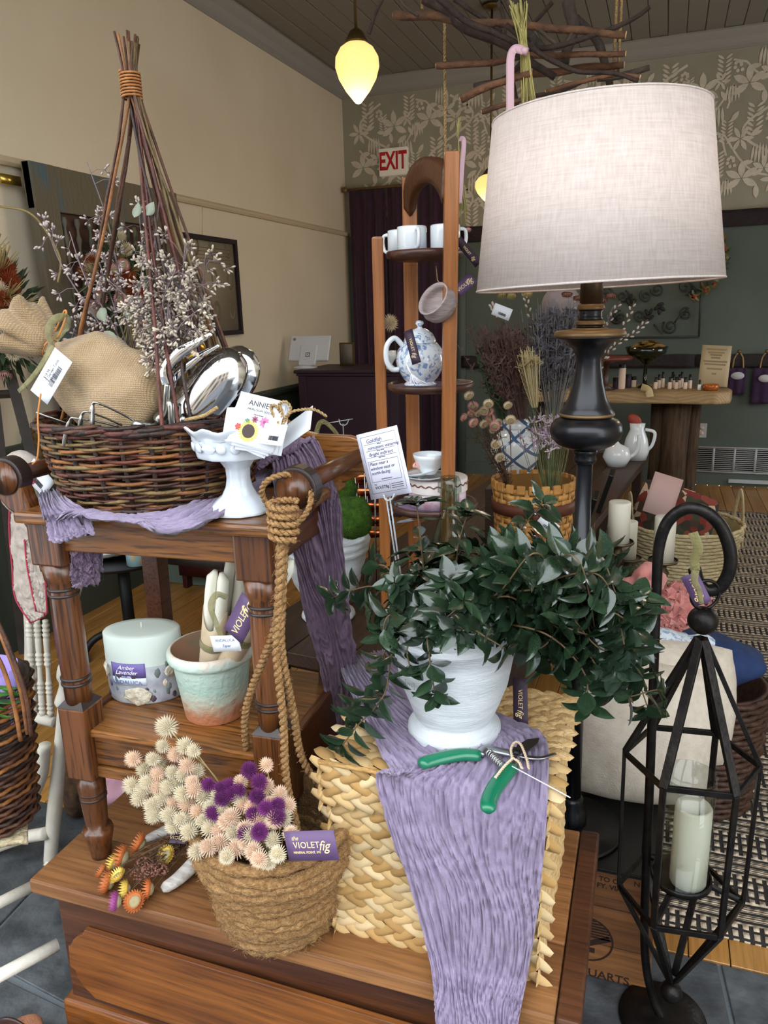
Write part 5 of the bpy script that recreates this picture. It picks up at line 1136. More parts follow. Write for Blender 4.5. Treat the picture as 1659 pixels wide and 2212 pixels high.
m_bulb = mat('lit warm bulb', 'fff0d8', .5, emis='ffd7a0', es=2.5, rv=0)
G().ell((LX, LY, (zb_+zt2)/2+.02), (.03, .03, .04), 16, 10).ob('light_bulb', m_bulb, fl_)
lt = D.lights.new('lamp_light', 'POINT'); lt.energy = 1.5; lt.color = (1, .78, .55); lt.shadow_soft_size = .05; lo_ = D.objects.new('lamp_light', lt); COL.objects.link(lo_); lo_.location = (LX, LY, (zb_+zt2)/2+.09)
# ================================================================ shepherd hook and hanging lantern
m_iron = mat('blackened iron', '1d1b1a', .42, .75, col2='2c2927', scale=30, bump=.12, bscale=140, rv=.05)
hk = TH('shepherd_hook', 'black iron shepherd hook stand with curled top', 'hook stand', A(1440, 2190, z=0)); HY = 1.42
pts = [(1434, 2205), (1412, 2160), (1396, 2090), (1392, 2000), (1397, 1850), (1405, 1650), (1414, 1400), (1419, 1250), (1424, 1180), (1442, 1128), (1478, 1100), (1520, 1104), (1556, 1135), (1576, 1185), (1576, 1230), (1556, 1268), (1528, 1275), (1508, 1255), (1500, 1228)]
P = spline([A(x, y, y=HY) for x, y in pts], 8); k = len(P); G().tube(P, [.0088+.0028*min(1, max(0, (i-50)/30)) for i in range(k)], 14).ob('rod', m_iron, hk)
bc_ = A(1430, 2212, y=HY); G().lathe([(.001, 0), (.088, 0), (.092, .004), (.09, .012), (.05, .015), (.001, .016)], 40, TR(bc_.x, HY, 0)).ob('base_plate', m_iron, hk)
G().tube([V((bc_.x, HY, .01)), P[0]], .0088, 14).ob('rod_foot', m_iron, hk)
LYa = 1.40; ln_ = TH('hanging_lantern', 'tall black iron faceted lantern hanging from the shepherd hook', 'lantern', A(1451, 2165, y=LYa))
pt = A(1517, 1340, y=LYa); pbm = A(1451, 2142, y=LYa); xa = (pt.x+pbm.x)/2; sc_l = dep(pt)/F
G().ell((xa, LYa, pt.z), (.027, .027, .026), 24, 14).ob('top_ball', m_iron, ln_); G().ell((xa, LYa, pbm.z), .0225, 24, 14).ob('bottom_ball', m_iron, ln_)
rg_ = V((xa, LYa, pt.z+.05)); G().tube([rg_+V((.024*cos(t*pi/16), .012*cos(t*pi/16), .027*sin(t*pi/16))) for t in range(32)], .003, 8, closed=True).ob('hang_ring', m_iron, ln_)
z1 = A(1494, 1640, y=LYa).z; z2 = A(1470, 1930, y=LYa).z; R1, R2 = .122, .118
def hx(R, z): return [V((xa+R*cos(rad(60*i+6)), LYa+R*sin(rad(60*i+6)), z)) for i in range(6)]
h1, h2 = hx(R1, z1), hx(R2, z2)
def bar(a, b, w=.0068, name='bar'): 
    M = frame(a, b-a, V((a.x+b.x-2*xa, a.y+b.y-2*LYa, .001))); L_ = (b-a).length; G().box((-w*.55, -w, 0), (w*.55, w, L_)).xf(M).ob(name, m_iron, ln_, bevel=.0012)
for i in range(6):
    j = (i+1) % 6; bar(h1[i], h1[j], .006, 'ring_bar'); bar(h2[i], h2[j], .006, 'ring_bar'); bar(h2[i], h1[i], .006, 'upright_bar')
    c = V((xa, LYa, pt.z-.02)); d = V((xa, LYa, pbm.z+.015)); bar(h1[i], c+(h1[i]-c)*.06, .008, 'roof_bar'); bar(d+(h2[i]-d)*.08, h2[i], .0068, 'lower_bar')
zp = A(1475, 1895, y=LYa).z
G().lathe([(.001, 0), (.058, 0), (.058, .012), (.055, .012), (.055, .003), (.001, .003)], 40, TR(xa, LYa, zp-.004), cap=False).ob('candle_plate', m_iron, ln_)
for i in (0, 2, 4): bar(V((xa, LYa, zp-.008))+(h2[i]-V((xa, LYa, z2)))*.4+V((0, 0, 0)), h2[i], .006, 'plate_strut')
TG(G().lathe([(.001, 0), (.033, 0), (.0345, .003), (.0345, .168), (.031, .174), (.022, .167), (.001, .162)], 36, TR(xa+.012, LYa-.008, zp)).ob('led_candle', mat('ivory candle wax', 'ddd6c2', .45, sub=.2, rv=0)), 'ivory pillar candle standing inside the hanging iron lantern', 'candle')
def thin_glass(name, col, f0):
    m, nt, b = _nt(name); N = nt.nodes; L = nt.links; N.remove(b); t = N.new('ShaderNodeBsdfTransparent'); t.inputs[0].default_value = c4(h(col)); g_ = N.new('ShaderNodeBsdfGlossy'); g_.inputs['Roughness'].default_value = .03
    lw = N.new('ShaderNodeLayerWeight'); pw_ = N.new('ShaderNodeMath'); pw_.operation = 'POWER'; pw_.inputs[1].default_value = 4; L.new(lw.outputs['Facing'], pw_.inputs[0]); fr = N.new('ShaderNodeMath'); fr.operation = 'MULTIPLY_ADD'; fr.inputs[1].default_value = .5*(f0-.9); fr.inputs[2].default_value = .03*f0; L.new(pw_.outputs[0], fr.inputs[0]); mx = N.new('ShaderNodeMixShader'); L.new(fr.outputs[0], mx.inputs[0]); L.new(t.outputs[0], mx.inputs[1]); L.new(g_.outputs[0], mx.inputs[2]); L.new(mx.outputs[0], N['Material Output'].inputs[0]); MATS[name] = m; return m
m_glass = thin_glass('clear glass', 'f2f5f4', 1.4); m_glassg = thin_glass('greenish bottle glass', 'dbe5e0', 1.6)
TG(G().lathe([(.050, 0), (.050, .235)], 40, TR(xa, LYa, zp), cap=False).ob('glass_hurricane', m_glass, thick=.0016), 'clear glass cylinder round the candle inside the lantern', 'glass cylinder')
M, w, hh = quadM(A(1497, 1240, y=1.385), A(1527, 1300, y=1.385), A(1484, 1252, y=1.385)); 
if (M.to_3x3() @ V((0, 0, 1))).y > 0: M = M @ RX(180)
ht = violet_tag('shop_tag', 'dark violet shop tag with ribbon on the shepherd hook', M, .06, .03, m=m_purp)
ribbon(AA(( 1497, 1150, 1.375), (1508, 1185, 1.37), (1500, 1210, 1.372), (1502, 1232, 1.373)), .017, m_organza, ht, up=(.3, 1, 0)); ribbon(AA((1502, 1232, 1.373), (1500, 1255, 1.37), (1510, 1275, 1.37), (1515, 1305, 1.37)), (.014, .008), m_organza, ht, up=(.3, 1, 0))
# ================================================================ textiles right of the lamp
m_canv = mat('cream canvas', 'c4b9aa', .9, col2='b8ad9d', scale=50, bump=.2, bscale=250, rv=.02); m_navy = mat('navy cotton', '1f3560', .85, col2='1a2d54', scale=30); m_ltbl = mat('pale blue print cotton', 'cfd6dc', .85, col2='8fa3bf', scale=70, lo=.5, hi=.56); m_sky = mat('light blue cotton', '8fa9cf', .85)
def cushion(name, label, c, ux, uz, w, hh, t, m, cat='cushion'):
    ux = V(ux).normalized(); uz = V(uz); uz = (uz-ux*uz.dot(ux)).normalized(); un = ux.cross(uz)
    def fn(a, b):
        u, v = a*2-1, b*2-1; e = (max(0, 1-abs(u)**2.2)*max(0, 1-abs(v)**2.2))**.55; pin = 1-.05*(1-abs(u))*abs(v)**4-.0
        wr = .012*noise.noise(V((u*2.5, v*2.5, w*50)))+.004*noise.noise(V((u*9, v*9, 3)))
        return u*w/2*sqrt(1-.24*v*v)*(1-.05*(1-v*v)*abs(u)**6), v*hh/2*sqrt(1-.24*u*u)*(1-.05*(1-u*u)*abs(v)**6), e*t/2, wr*e
    g = G()
    for s in (1, -1): g.grid(lambda a, b: (lambda q: V(c)+ux*q[0]+uz*q[1]+un*s*(q[2]+q[3]*(1 if s > 0 else -1)))(fn(a, b) if s > 0 else fn(1-a, b)), 28, 28)
    return TG(g.ob(name, m), label, cat)
cushion('cream_cushion', 'plump cream canvas cushion on the crate behind the lamp pole', (.005, 1.80, CZ+.165), (.97, .22, -.06), (-.08, .22, .97), .37, .37, .24, m_canv)
cushion('cream_cushion', 'second cream cushion leaning behind the first one', (.075, 1.90, CZ+.20), (.9, .35, -.12), (.05, .3, .95), .34, .34, .20, m_canv)
wkb = TH('wicker_hamper', 'dark brown wicker hamper on the rug behind the lantern', 'basket', (.185, 2.26, .012))
m_wkr = mat('dark brown wicker', '4a2f20', .6, col2='2f1d14', scale=60, bump=.3, bscale=120, rv=.2)
G().lathe([(.001, .0), (.12, 0), (.15, .40), (.14, .40), (.11, .02), (.001, .02)], 40, TR(.185, 2.26, .012), sx=1.1, cap=False).ob('core', m_wkr, wkb)
for r in range(20):
    z = .018+r*.0195; G().tube([V((.185+(.127+.0775*z)*1.1*cos(t*pi/30)+.004*cos(t*pi/30)*sin(t*1.57+r*pi), 2.26+(.127+.0775*z)*sin(t*pi/30)*(1+.03*sin(t*1.57+r*pi)), z+.014)) for t in range(60)], .009, 6, closed=True).ob('wicker_coil', m_wkr, wkb)
def blob(name, label, c, r, m, amp, sc, cat, seed=0, n=40):
    g = G().ell(c, r, n, n//2); c = V(c); g.v = [p+(p-c).normalized()*amp*noise.noise(p*sc+V((seed, 0, 0))) for p in g.v]; return TG(g.ob(name, m), label, cat)
blob('folded_textile', 'navy folded textile on top of the wicker hamper', (.175, 2.27, .47), (.165, .14, .07), m_navy, .03, 12, 'textile')
blob('folded_textile', 'pale printed textile over the navy one on the hamper', (.11, 2.22, .50), (.12, .13, .06), m_ltbl, .04, 12, 'textile', 3)
blob('folded_textile', 'light blue pillowcase corner in front of the dark hamper', (.11, 2.06, .36), (.11, .07, .13), m_sky, .03, 14, 'textile', 5)
m_tis = mat('coral tissue paper', 'd28f86', .75, col2='c47a74', scale=20, rv=.12, sheen=.3); rt_ = random.Random(6)
pm_ = TH('tissue_pompom', 'coral pink tissue paper pompom behind the lantern', 'pompom', A(1455, 1395, y=2.95)); pc_ = A(1465, 1322, y=2.95)
for k in range(90):
    z = 1-2*(k+.5)/90; a = k*2.4; s = sqrt(1-z*z); d = V((s*cos(a), s*sin(a), z)); M = frame(pc_+V((d.x*.09, d.y*.09, d.z*.085)), d)
    q = rt_.uniform(0, 9)
    G().grid(lambda u, v: M @ V(((u-.5)*.10+.012*sin(v*9+q), (v-.5)*.10+.012*sin(u*11+q), .045*abs(sin(u*3.1+q))+.03*noise.noise(V((u*4, v*4, q)))-.03)), 5, 5).ob('tissue_petal', m_tis, pm_, smooth=False)
blob('tissue_pompom', 'coral tissue sheet crumpled left of the hook pole', A(1395, 1275, y=2.9), (.07, .07, .08), m_tis, .06, 22, 'pompom', 2)
# rug
m_rug, nt, b = _nt('black and oat woven rug'); N = nt.nodes; L = nt.links; b.inputs['Roughness'].default_value = .95
tc = N.new('ShaderNodeTexCoord'); 
def wave(sc, d, dist=1.0, dsc=2):
    w = N.new('ShaderNodeTexWave'); w.bands_direction = d; w.inputs['Scale'].default_value = sc; w.inputs['Distortion'].default_value = dist; w.inputs['Detail'].default_value = 2; w.inputs['Detail Scale'].default_value = dsc; L.new(tc.outputs['Object'], w.inputs['Vector']); return w.outputs[0]
def mth(op, a, b2):
    q = N.new('ShaderNodeMath'); q.operation = op
    for i, v in enumerate((a, b2)):
        if isinstance(v, (int, float)): q.inputs[i].default_value = v
        else: L.new(v, q.inputs[i])
    return q.outputs[0]
# rows run along X: chunky oat rows of stitches, parted by thin black lines; in every third band black ticks
rowl = wave(10.5, 'Y', .5); tick = wave(13, 'X', .8); band = wave(1.75, 'Y', .2); fine = wave(42, 'Y', .6)
chunk = mth('MULTIPLY', rowl, tick); blackline = mth('LESS_THAN', rowl, .22); ticks = mth('MULTIPLY', mth('LESS_THAN', tick, .42), mth('GREATER_THAN', band, .42)); fl2 = mth('MULTIPLY', mth('LESS_THAN', fine, .3), mth('LESS_THAN', band, .3))
msk = mth('MAXIMUM', mth('MAXIMUM', blackline, ticks), fl2)
nz_ = N.new('ShaderNodeTexNoise'); nz_.inputs['Scale'].default_value = 60; L.new(tc.outputs['Object'], nz_.inputs['Vector'])
r_ = N.new('ShaderNodeValToRGB'); r_.color_ramp.elements[0].color = c4(h('a8957c')); r_.color_ramp.elements[1].color = c4(h('d6c6ae')); r_.color_ramp.elements[0].position = .3; r_.color_ramp.elements[1].position = .7; L.new(nz_.outputs[0], r_.inputs[0])
mx = N.new('ShaderNodeMixRGB'); L.new(msk, mx.inputs[0]); L.new(r_.outputs[0], mx.inputs[1]); mx.inputs[2].default_value = c4(h('25221f')); L.new(mx.outputs[0], b.inputs[0])
bp = N.new('ShaderNodeBump'); bp.inputs['Strength'].default_value = .8; bp.inputs['Distance'].default_value = .01; L.new(chunk, bp.inputs['Height']); L.new(bp.outputs[0], b.inputs['Normal'])
TG(G().grid(lambda u, v: (lerp(-.25, 2.2, u), lerp(1.70, 5.95, v), .006+.004*noise.noise(V((u*20, v*30, 0)))), 60, 90).ob('woven_rug', m_rug, thick=.006, off=-1), 'chunky black and oat woven rug on the shop floor', 'rug')
# candlesticks with pillar candles
m_brass = mat('aged silver brass', '6f6450', .45, .8, col2='4e4638', scale=30, rv=.1); m_pill = mat('ivory pillar wax', 'e3e0cf', .5, sub=.2, rv=.03)
def cstick(label, lab2, px, py_top, py_bot, hw, yy):
    pb = A(px, py_bot, y=yy); ptp = A(px, py_top, y=yy); r = hw*dep(pb)/F; o = TH('candlestick', label, 'candle holder', (pb.x, yy, 0), 'aged metal candlesticks by the bench')
    z = pb.z; G().lathe([(.001, 0), (.06, 0), (.062, .006), (.03, .02), (.012, .04), (.010, z*.5), (.016, z*.55), (.011, z*.6), (.011, z-.09), (.02, z-.07), (.026, z-.05), (.014, z-.03), (.02, z-.012), (.05, z-.008), (.052, z), (.001, z)], 28, TR(pb.x, yy, 0)).ob('stem', m_brass, o)
    G().lathe([(.035, z-.012), (.056, z-.006), (.058, z+.004), (.054, z+.004)], 28, TR(pb.x, yy, 0), cap=False).ob('drip_pan', m_brass, o)
    TG(G().lathe([(.001, z), (r, z), (r, ptp.z-.004), (r-.003, ptp.z), (r*.5, ptp.z-.003), (.001, ptp.z-.004)], 28, TR(pb.x, yy, 0)).ob('pillar_candle', m_pill), lab2, 'candle', 'ivory pillar candles on candlesticks')
cstick('tall candlestick under the leftmost ivory pillar', 'tallest ivory pillar candle left of the pale basket', 1335, 1083, 1170, 23, 2.9)
cstick('low candlestick holding the rear ivory pillar', 'small ivory pillar candle half behind the tallest one', 1357, 1125, 1205, 16, 3.3); cstick('candlestick seen through the hook curl', 'ivory pillar candle seen through the curled hook', 1432, 1115, 1210, 22, 3.05)
# pale palm-leaf basket with cushion
m_palm = mat('pale palm leaf', 'cfc09a', .85, col2='b5a37a', scale=50, bump=.3, bscale=90, rv=.1); mbc = V((.165, 4.45, .014))
mb = TH('palm_basket', 'round pale palm-leaf basket with tall handles on the rug', 'basket', mbc)
def mr_(z): return .26+.05*(z/.3)
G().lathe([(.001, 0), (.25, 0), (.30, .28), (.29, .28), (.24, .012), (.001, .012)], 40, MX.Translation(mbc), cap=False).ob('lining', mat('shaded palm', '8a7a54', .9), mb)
for r in range(15):
    z = .012+r*.02; G().tube([mbc+V(((mr_(z)+.006*sin(t*1.8+r*pi))*cos(t*pi/36), (mr_(z)+.006*sin(t*1.8+r*pi))*sin(t*pi/36), z)) for t in range(72)], .0105, 6, closed=True).ob('plait_row', m_palm, mb)
for q in (20, 200):
    a = rad(q); b_ = mbc+V((mr_(.29)*cos(a), mr_(.29)*sin(a), .25)); t_ = V((-sin(a), cos(a), 0)); ribbon([b_-t_*.07+V((0, 0, -.1)), b_-t_*.05+V((0, 0, .08)), b_+V((0, 0, .21)), b_+t_*.05+V((0, 0, .08)), b_+t_*.07+V((0, 0, -.1))], .03, m_palm, mb, 'handle', up=(cos(a), sin(a), 0), th=.006)
m_flor, nt, b = _nt('floral tapestry print'); N = nt.nodes; L = nt.links; b.inputs['Roughness'].default_value = .9; vo = N.new('ShaderNodeTexVoronoi'); vo.inputs['Scale'].default_value = 24; tc = N.new('ShaderNodeTexCoord'); L.new(tc.outputs['Object'], vo.inputs['Vector']); r_ = N.new('ShaderNodeValToRGB')
for p, c in ((.15, '7a2f28'), (.3, '4a3a2c'), (.45, '8a4438'), (.6, '3f4433'), (.8, 'c9b29a')):
    e = r_.color_ramp.elements.new(p); e.color = c4(h(c))
r_.color_ramp.elements[0].color = c4(h('3a332a')); r_.color_ramp.interpolation = 'CONSTANT'; sx_ = N.new('ShaderNodeSeparateXYZ'); L.new(vo.outputs['Color'], sx_.inputs[0]); L.new(sx_.outputs[0], r_.inputs[0]); L.new(r_.outputs[0], b.inputs[0])
cushion('tapestry_cushion', 'dark floral tapestry cushion propped in the palm basket', mbc+V((-.06, .0, .30)), (.95, -.1, -.25), (.2, .35, .9), .46, .40, .12, m_flor)
M, w, hh = quadM(A(1400, 1052, y=4.2), A(1465, 1068, y=4.2), A(1385, 1110, y=4.15)); card('leaflet', 'pink leaflet standing in the palm basket', A(1430, 1065, y=4.18) and (MX.Translation(A(1432, 1070, y=4.15)) @ RZ(12) @ RX(70) @ RZ(-18)), .15, .22, mat('dusty pink paper', 'c9aaa6', .7), .002, cat='leaflet')
# ================================================================ long dark bench
m_bench = wood('worn dark bench wood', '4a3020', '33200f', '160c07', 1, rough=.55, pores=.5); BZ = .50
BM = TR(-.45, 1.84, 0) @ RZ(6.4-12.8)
be = TH('display_bench', 'long low dark wooden bench running to the back of the shop', 'bench', (-.7, 2.5, 0))
for k in range(4): G().box((-.78+k*.195, 0, BZ-.045), (-.78+k*.195+.192, 3.6, BZ)).xf(BM).ob('bench_board', m_bench, be, bevel=.004)
for x in (-.74, -.09):
    for y in (.1, 1.9, 3.5): G().box((x, y, 0), (x+.06, y+.06, BZ-.045)).xf(BM).ob('leg', m_bench, be, bevel=.004)
G().box((-.74, .12, BZ-.12), (-.03, .15, BZ-.045)).xf(BM).ob('apron', m_bench, be)
G().box((-.72, .1, .13), (-.06, 3.55, .15)).xf(BM).ob('lower_shelf', m_bench, be)
# white urn with moss balls
UC = V((-1.02, 2.20, BZ+.001)); ur = TH('white_urn', 'white clay urn holding green moss balls on the dark bench', 'urn', UC)
G().lathe([(.001, 0), (.088, 0), (.092, .006), (.088, .018), (.066, .03), (.064, .04), (.08, .07), (.112, .13), (.132, .20), (.138, .232), (.145, .238), (.147, .25), (.144, .256), (.150, .262), (.152, .272), (.147, .28), (.135, .28), (.13, .25), (.11, .2), (.001, .19)], 56, MX.Translation(UC), cap=False).ob('urn', m_white, ur)
m_moss = mat('bright green moss', '456c12', 1.0, col2='31500b', scale=60, bump=.9, bscale=260, rv=.08)
rm = random.Random(9)
def mossball(c, r, label):
    o = TH('moss_ball', label, 'moss ball', c, 'moss balls in the white urn'); g = G().ell(c, r, 32, 20); c = V(c)
    g.v = [p+(p-c).normalized()*(.012*noise.noise(p*18)+.006*noise.noise(p*40)) for p in g.v]; g.ob('ball', m_moss, o)
    g2 = G()
    for i in range(3000):
        z = 1-2*(i+.5)/3000; a = i*2.4; s = sqrt(1-z*z); d = V((s*cos(a), s*sin(a), z)); p = c+d*(r*.985); p += d*(.012*noise.noise(p*18)+.006*noise.noise(p*40)); t = d.cross(V((.3, .2, 1))).normalized()*.0012
        e = p+d*rm.uniform(.003, .007)+V((rm.uniform(-.003, .003), rm.uniform(-.003, .003), rm.uniform(-.003, .003))); g2.add([p-t, p+t, e], [(0, 1, 2)])
    g2.ob('moss_pile', m_moss, o, kind='stuff')
mossball(A(762, 1118, y=2.11), .066, 'large green moss ball at the front of the white urn'); mossball(A(727, 1062, y=2.24), .068, 'green moss ball behind, touching the towel rail in view'); mossball(A(640, 1150, y=2.17), .05, 'low green moss ball half hidden by the mauve scarf')
# copper wire basket and clear card holder behind the urn
m_cop = mat('polished copper', 'b5623a', .22, 1, rv=.1); cb_ = A(800, 1045, y=2.62); cw_ = TH('copper_basket', 'shiny copper strip basket with thin wires behind the moss urn', 'basket', (cb_.x, 2.62, BZ+.001))
for k in range(5): G().lathe([(.08+.006*k, 0), (.082+.006*k, .03)], 32, TR(cb_.x, 2.62, BZ+.18+k*.055), cap=False).ob('copper_band', m_cop, cw_, thick=.0015)
for k in range(18): a = k*2*pi/18; G().tube([V((cb_.x+.075*cos(a), 2.62+.075*sin(a), BZ+.001)), V((cb_.x+.08*cos(a), 2.62+.08*sin(a), BZ+.2)), V((cb_.x+.112*cos(a), 2.62+.112*sin(a), BZ+.46))], .002, 5).ob('wire', m_steel2, cw_)
chd = TH('card_holder', 'thin clear card holder with olive ribbon behind the washstand', 'card holder', A(745, 980, y=2.55)); 
rp_c = A(741, 915, y=2.55); G().tube([rp_c, V((rp_c.x, rp_c.y, BZ+.012))], .002, 6).ob('rod', m_acr, chd); G().lathe([(.03, 0), (.03, .01), (.004, .012)], 20, TR(rp_c.x, rp_c.y, BZ+.001)).ob('foot', m_acr, chd); chd.location = (rp_c.x, rp_c.y, BZ); [setattr(q_, 'matrix_parent_inverse', MX.Translation(-V(chd.location))) for q_ in chd.children]; PINV[chd.name] = MX.Translation(-V(chd.location)); G().tube(spline(AA((732, 905, 2.55), (736, 917, 2.55), (748, 917, 2.55), (754, 905, 2.55)), 4), .002, 6).ob('clip', m_acr, chd); G().tube(AA((690, 917, 2.55), (762, 905, 2.55)), .0018, 5).ob('card_edge', m_acr, chd)
ribbon(AA((682, 940, 2.54), (690, 915, 2.54), (702, 912, 2.54), (722, 930, 2.54), (737, 953, 2.54)), (.02, .014), m_organza, chd, up=(0, 1, 0))
# ================================================================ three-tier plant stand
m_stand = wood('orange pine stand', 'a96a34', '8a5022', '56300f', 2, rough=.4, coat=.2, pores=.3, rings=.3); m_tray = wood('dark turned tray', '5a3a30', '422822', '22120e', 0, rough=.4)
m_lilac = mat('lilac felt', '7d6b8c', .95, rv=.03)
et = TH('tiered_stand', 'tall orange wooden plant stand with three round shelves', 'shelf stand', (-.66, 2.14, BZ))
def post(px0, py0, px1, py1, yy, w, d, name='post'):
    t = A(px0, py0, y=yy); b_ = A(px1, py1, y=yy); dr = (t-b_); b_ = b_+dr*((BZ+.002-b_.z)/dr.z); M = frame(b_, dr, (.94, .34, 0)); G().box((-w/2, -d/2, 0), (w/2, d/2, (t-b_).length)).xf(M).ob(name, m_stand, et, bevel=.005, seg=3)
post(815, 513, 832, 1190, 2.10, .032, .045); post(884, 383, 893, 1000, 2.32, .044, .03); post(976, 328, 968, 1000, 2.03, .038, .04)
hs_ = [(0, 878, 448, 892, 464), (.08, 879, 410, 893, 440), (.2, 886, 378, 898, 420), (.35, 900, 354, 910, 404), (.5, 917, 341, 922, 395), (.65, 933, 338, 934, 394), (.8, 948, 342, 946, 402), (.92, 960, 350, 957, 420), (1, 968, 356, 964, 440)]
tp_ = spline([A(a, b, y=lerp(2.31, 2.04, s_)) for s_, a, b, c, d in hs_], 3); bt_ = spline([A(c, d, y=lerp(2.31, 2.04, s_)) for s_, a, b, c, d in hs_], 3)
G().grid(lambda a, b: tp_[min(len(tp_)-1, round(a*(len(tp_)-1)))].lerp(bt_[min(len(bt_)-1, round(a*(len(bt_)-1)))], b), len(tp_)-1, 4).ob('handle', wood('dark bent handle', '6b3f24', '4f2c17', '2a160b', 0), et, thick=.026)
def tray(px, py, yy, r, m=None):
    c = A(px, py, y=yy); G().lathe([(.001, -.016), (r*.9, -.016), (r, -.008), (r*1.02, .0), (r, .008), (r*.93, .009), (r*.91, .001), (.001, .0)], 48, MX.Translation(c), cap=False).ob('shelf', m_tray, et)
    G().lathe([(r*.88, .0015), (.001, .002)], 40, MX.Translation(c), cap=False).ob('felt_liner', m_lilac, et); return c
T1 = tray(918, 549, 2.16, .108); T2 = tray(930, 832, 2.14, .124); T3 = tray(935, 1088, 2.13, .132)
m_porc = mat('white porcelain', 'e4ebf0', .12, coat=.6, rv=.02)
def mug(label, px, py, yy, r=.041, hh=.068, ang=0, handle=True):
    p = A(px, py, y=yy); p.z = T1.z+.003; o = TH('white_mug', label, 'mug', p, 'white mugs on the top shelf')
    G().lathe([(.001, 0), (r*.86, 0), (r, .008), (r*1.0, hh-.003), (r*.97, hh), (r*.93, hh-.003), (r*.92, .01), (.001, .006)], 36, MX.Translation(p), cap=False).ob('cup', m_porc, o)
    if handle: a = rad(ang); d = V((cos(a), sin(a), 0)); G().tube(spline([p+d*r*.96+V((0, 0, hh*.85)), p+d*(r+.018)+V((0, 0, hh*.82)), p+d*(r+.022)+V((0, 0, hh*.5)), p+d*(r+.015)+V((0, 0, hh*.2)), p+d*r*.96+V((0, 0, hh*.15))], 6), .005, 10).ob('handle', m_porc, o)
mug('white mug with handle facing out on the top shelf', 890, 525, 2.12, ang=-55); mug('white mug at the left rear of the top shelf', 868, 520, 2.2, ang=170); mug('white mug at the right end of the top shelf', 962, 525, 2.13, ang=40)
m_toile, nt, b = _nt('blue toile porcelain'); N = nt.nodes; L = nt.links; b.inputs['Roughness'].default_value = .12; b.inputs['Coat Weight'].default_value = .6; tc = N.new('ShaderNodeTexCoord'); n1 = N.new('ShaderNodeTexNoise'); n1.inputs['Scale'].default_value = 48; n1.inputs['Detail'].default_value = 6; n1.inputs['Distortion'].default_value = 1.5; L.new(tc.outputs['Object'], n1.inputs['Vector']); r_ = N.new('ShaderNodeValToRGB'); r_.color_ramp.elements[0].position = .52; r_.color_ramp.elements[1].position = .6; r_.color_ramp.elements[0].color = c4(h('e4ecf3')); r_.color_ramp.elements[1].color = c4(h('7f9cc8')); L.new(n1.outputs[0], r_.inputs[0]); L.new(r_.outputs[0], b.inputs[0])
tpz = V((A(908, 800, y=2.10).x, 2.10, T2.z+.003)); tpo = TH('teapot', 'blue and white toile teapot on the middle shelf', 'teapot', tpz)
G().lathe([(.001, 0), (.045, 0), (.047, .006), (.04, .012), (.05, .022), (.066, .05), (.07, .075), (.064, .10), (.05, .118), (.044, .12), (.001, .122)], 48, MX.Translation(tpz), cap=False).ob('body', m_toile, tpo)
G().lathe([(.047, .12), (.046, .126), (.036, .145), (.02, .156), (.008, .16), (.006, .165), (.012, .172), (.010, .179), (.001, .181)], 40, MX.Translation(tpz), cap=False).ob('lid', m_toile, tpo)
hd = V((-.80, -.6, 0)).normalized(); G().tube(spline([tpz+hd*.05+V((0, 0, .112)), tpz+hd*.075+V((0, 0, .135)), tpz+hd*.098+V((0, 0, .115)), tpz+hd*.10+V((0, 0, .075)), tpz+hd*.085+V((0, 0, .05)), tpz+hd*.066+V((0, 0, .048))], 6), .0075, 10).ob('handle', m_porc, tpo)
G().tube(spline([tpz-hd*.06+V((0, 0, .05)), tpz-hd*.085+V((0, 0, .075)), tpz-hd*.10+V((0, 0, .12))], 6), [.014]*4+[.011]*4+[.009]*5, 12).ob('spout', m_porc, tpo)
M, w, hh = quadM(A(893, 788, y=2.0), A(874, 716, y=2.02), A(908, 785, y=2.0))
violet_tag('shop_tag', 'dark shop tag hanging on the toile teapot handle', (M @ RX(180) if (M.to_3x3() @ V((0, 0, 1))).y > 0 else M) @ RZ(180), .095, .026, m=m_plum)
ts = TH('tassel', 'white tassel hanging from the teapot handle', 'tassel', A(890, 820, y=2.0)); 
G().tube(spline(AA((878, 785, 2.005), (884, 800, 2.0), (888, 806, 2.0)), 4), .003, 6).ob('cord', m_wht, ts)
for k in range(14): G().tube(AA((888, 806, 2.0), (886+k*1.6, 822, 2.0+U(-.006, .006)), (884+k*3, 829, 2.0+U(-.01, .01))), .0013, 4).ob('strand', m_wht, ts)
# hanging stoneware bowl
hbp = A(950, 658, y=2.02); hb_ = TH('stoneware_bowl', 'pale stoneware bowl hung tilted under the top shelf', 'bowl', hbp); HM = MX.Translation(hbp) @ RZ(-30) @ RX(58) @ TR(0, 0, -.03)
m_stone = mat('pale mauve stoneware', 'b3a6a4', .85, col2='9d908e', scale=20, stretch=(1, 1, 6), bump=.3, bscale=60)
G().lathe([(.001, 0), (.03, .0), (.048, .016), (.052, .035), (.046, .05), (.049, .06), (.045, .062), (.04, .05), (.044, .035), (.001, .012)], 40, HM, cap=False).ob('bowl', m_stone, hb_)
G().tube([HM @ V((0, .045, .05)), A(945, 605, y=2.05), A(942, 575, y=2.1)], .0015, 5).ob('cord', m_twine, hb_)
M = MX.Translation(A(1005, 615, y=2.2)) @ RZ(20) @ RX(80) @ RZ(40); violet_tag('shop_tag', 'violet shop tag dangling by the stoneware bowl', M, .06, .035)
M, w, hh = quadM(A(985, 520, y=2.05), A(1030, 575, y=2.1), A(990, 510, y=2.05)); violet_tag('shop_tag', 'dark ribbon-like shop tag hanging from the top shelf towards the lampshade', M if (M.to_3x3() @ V((0, 0, 1))).y < 0 else M @ RX(180), w, .022, m=m_plum)
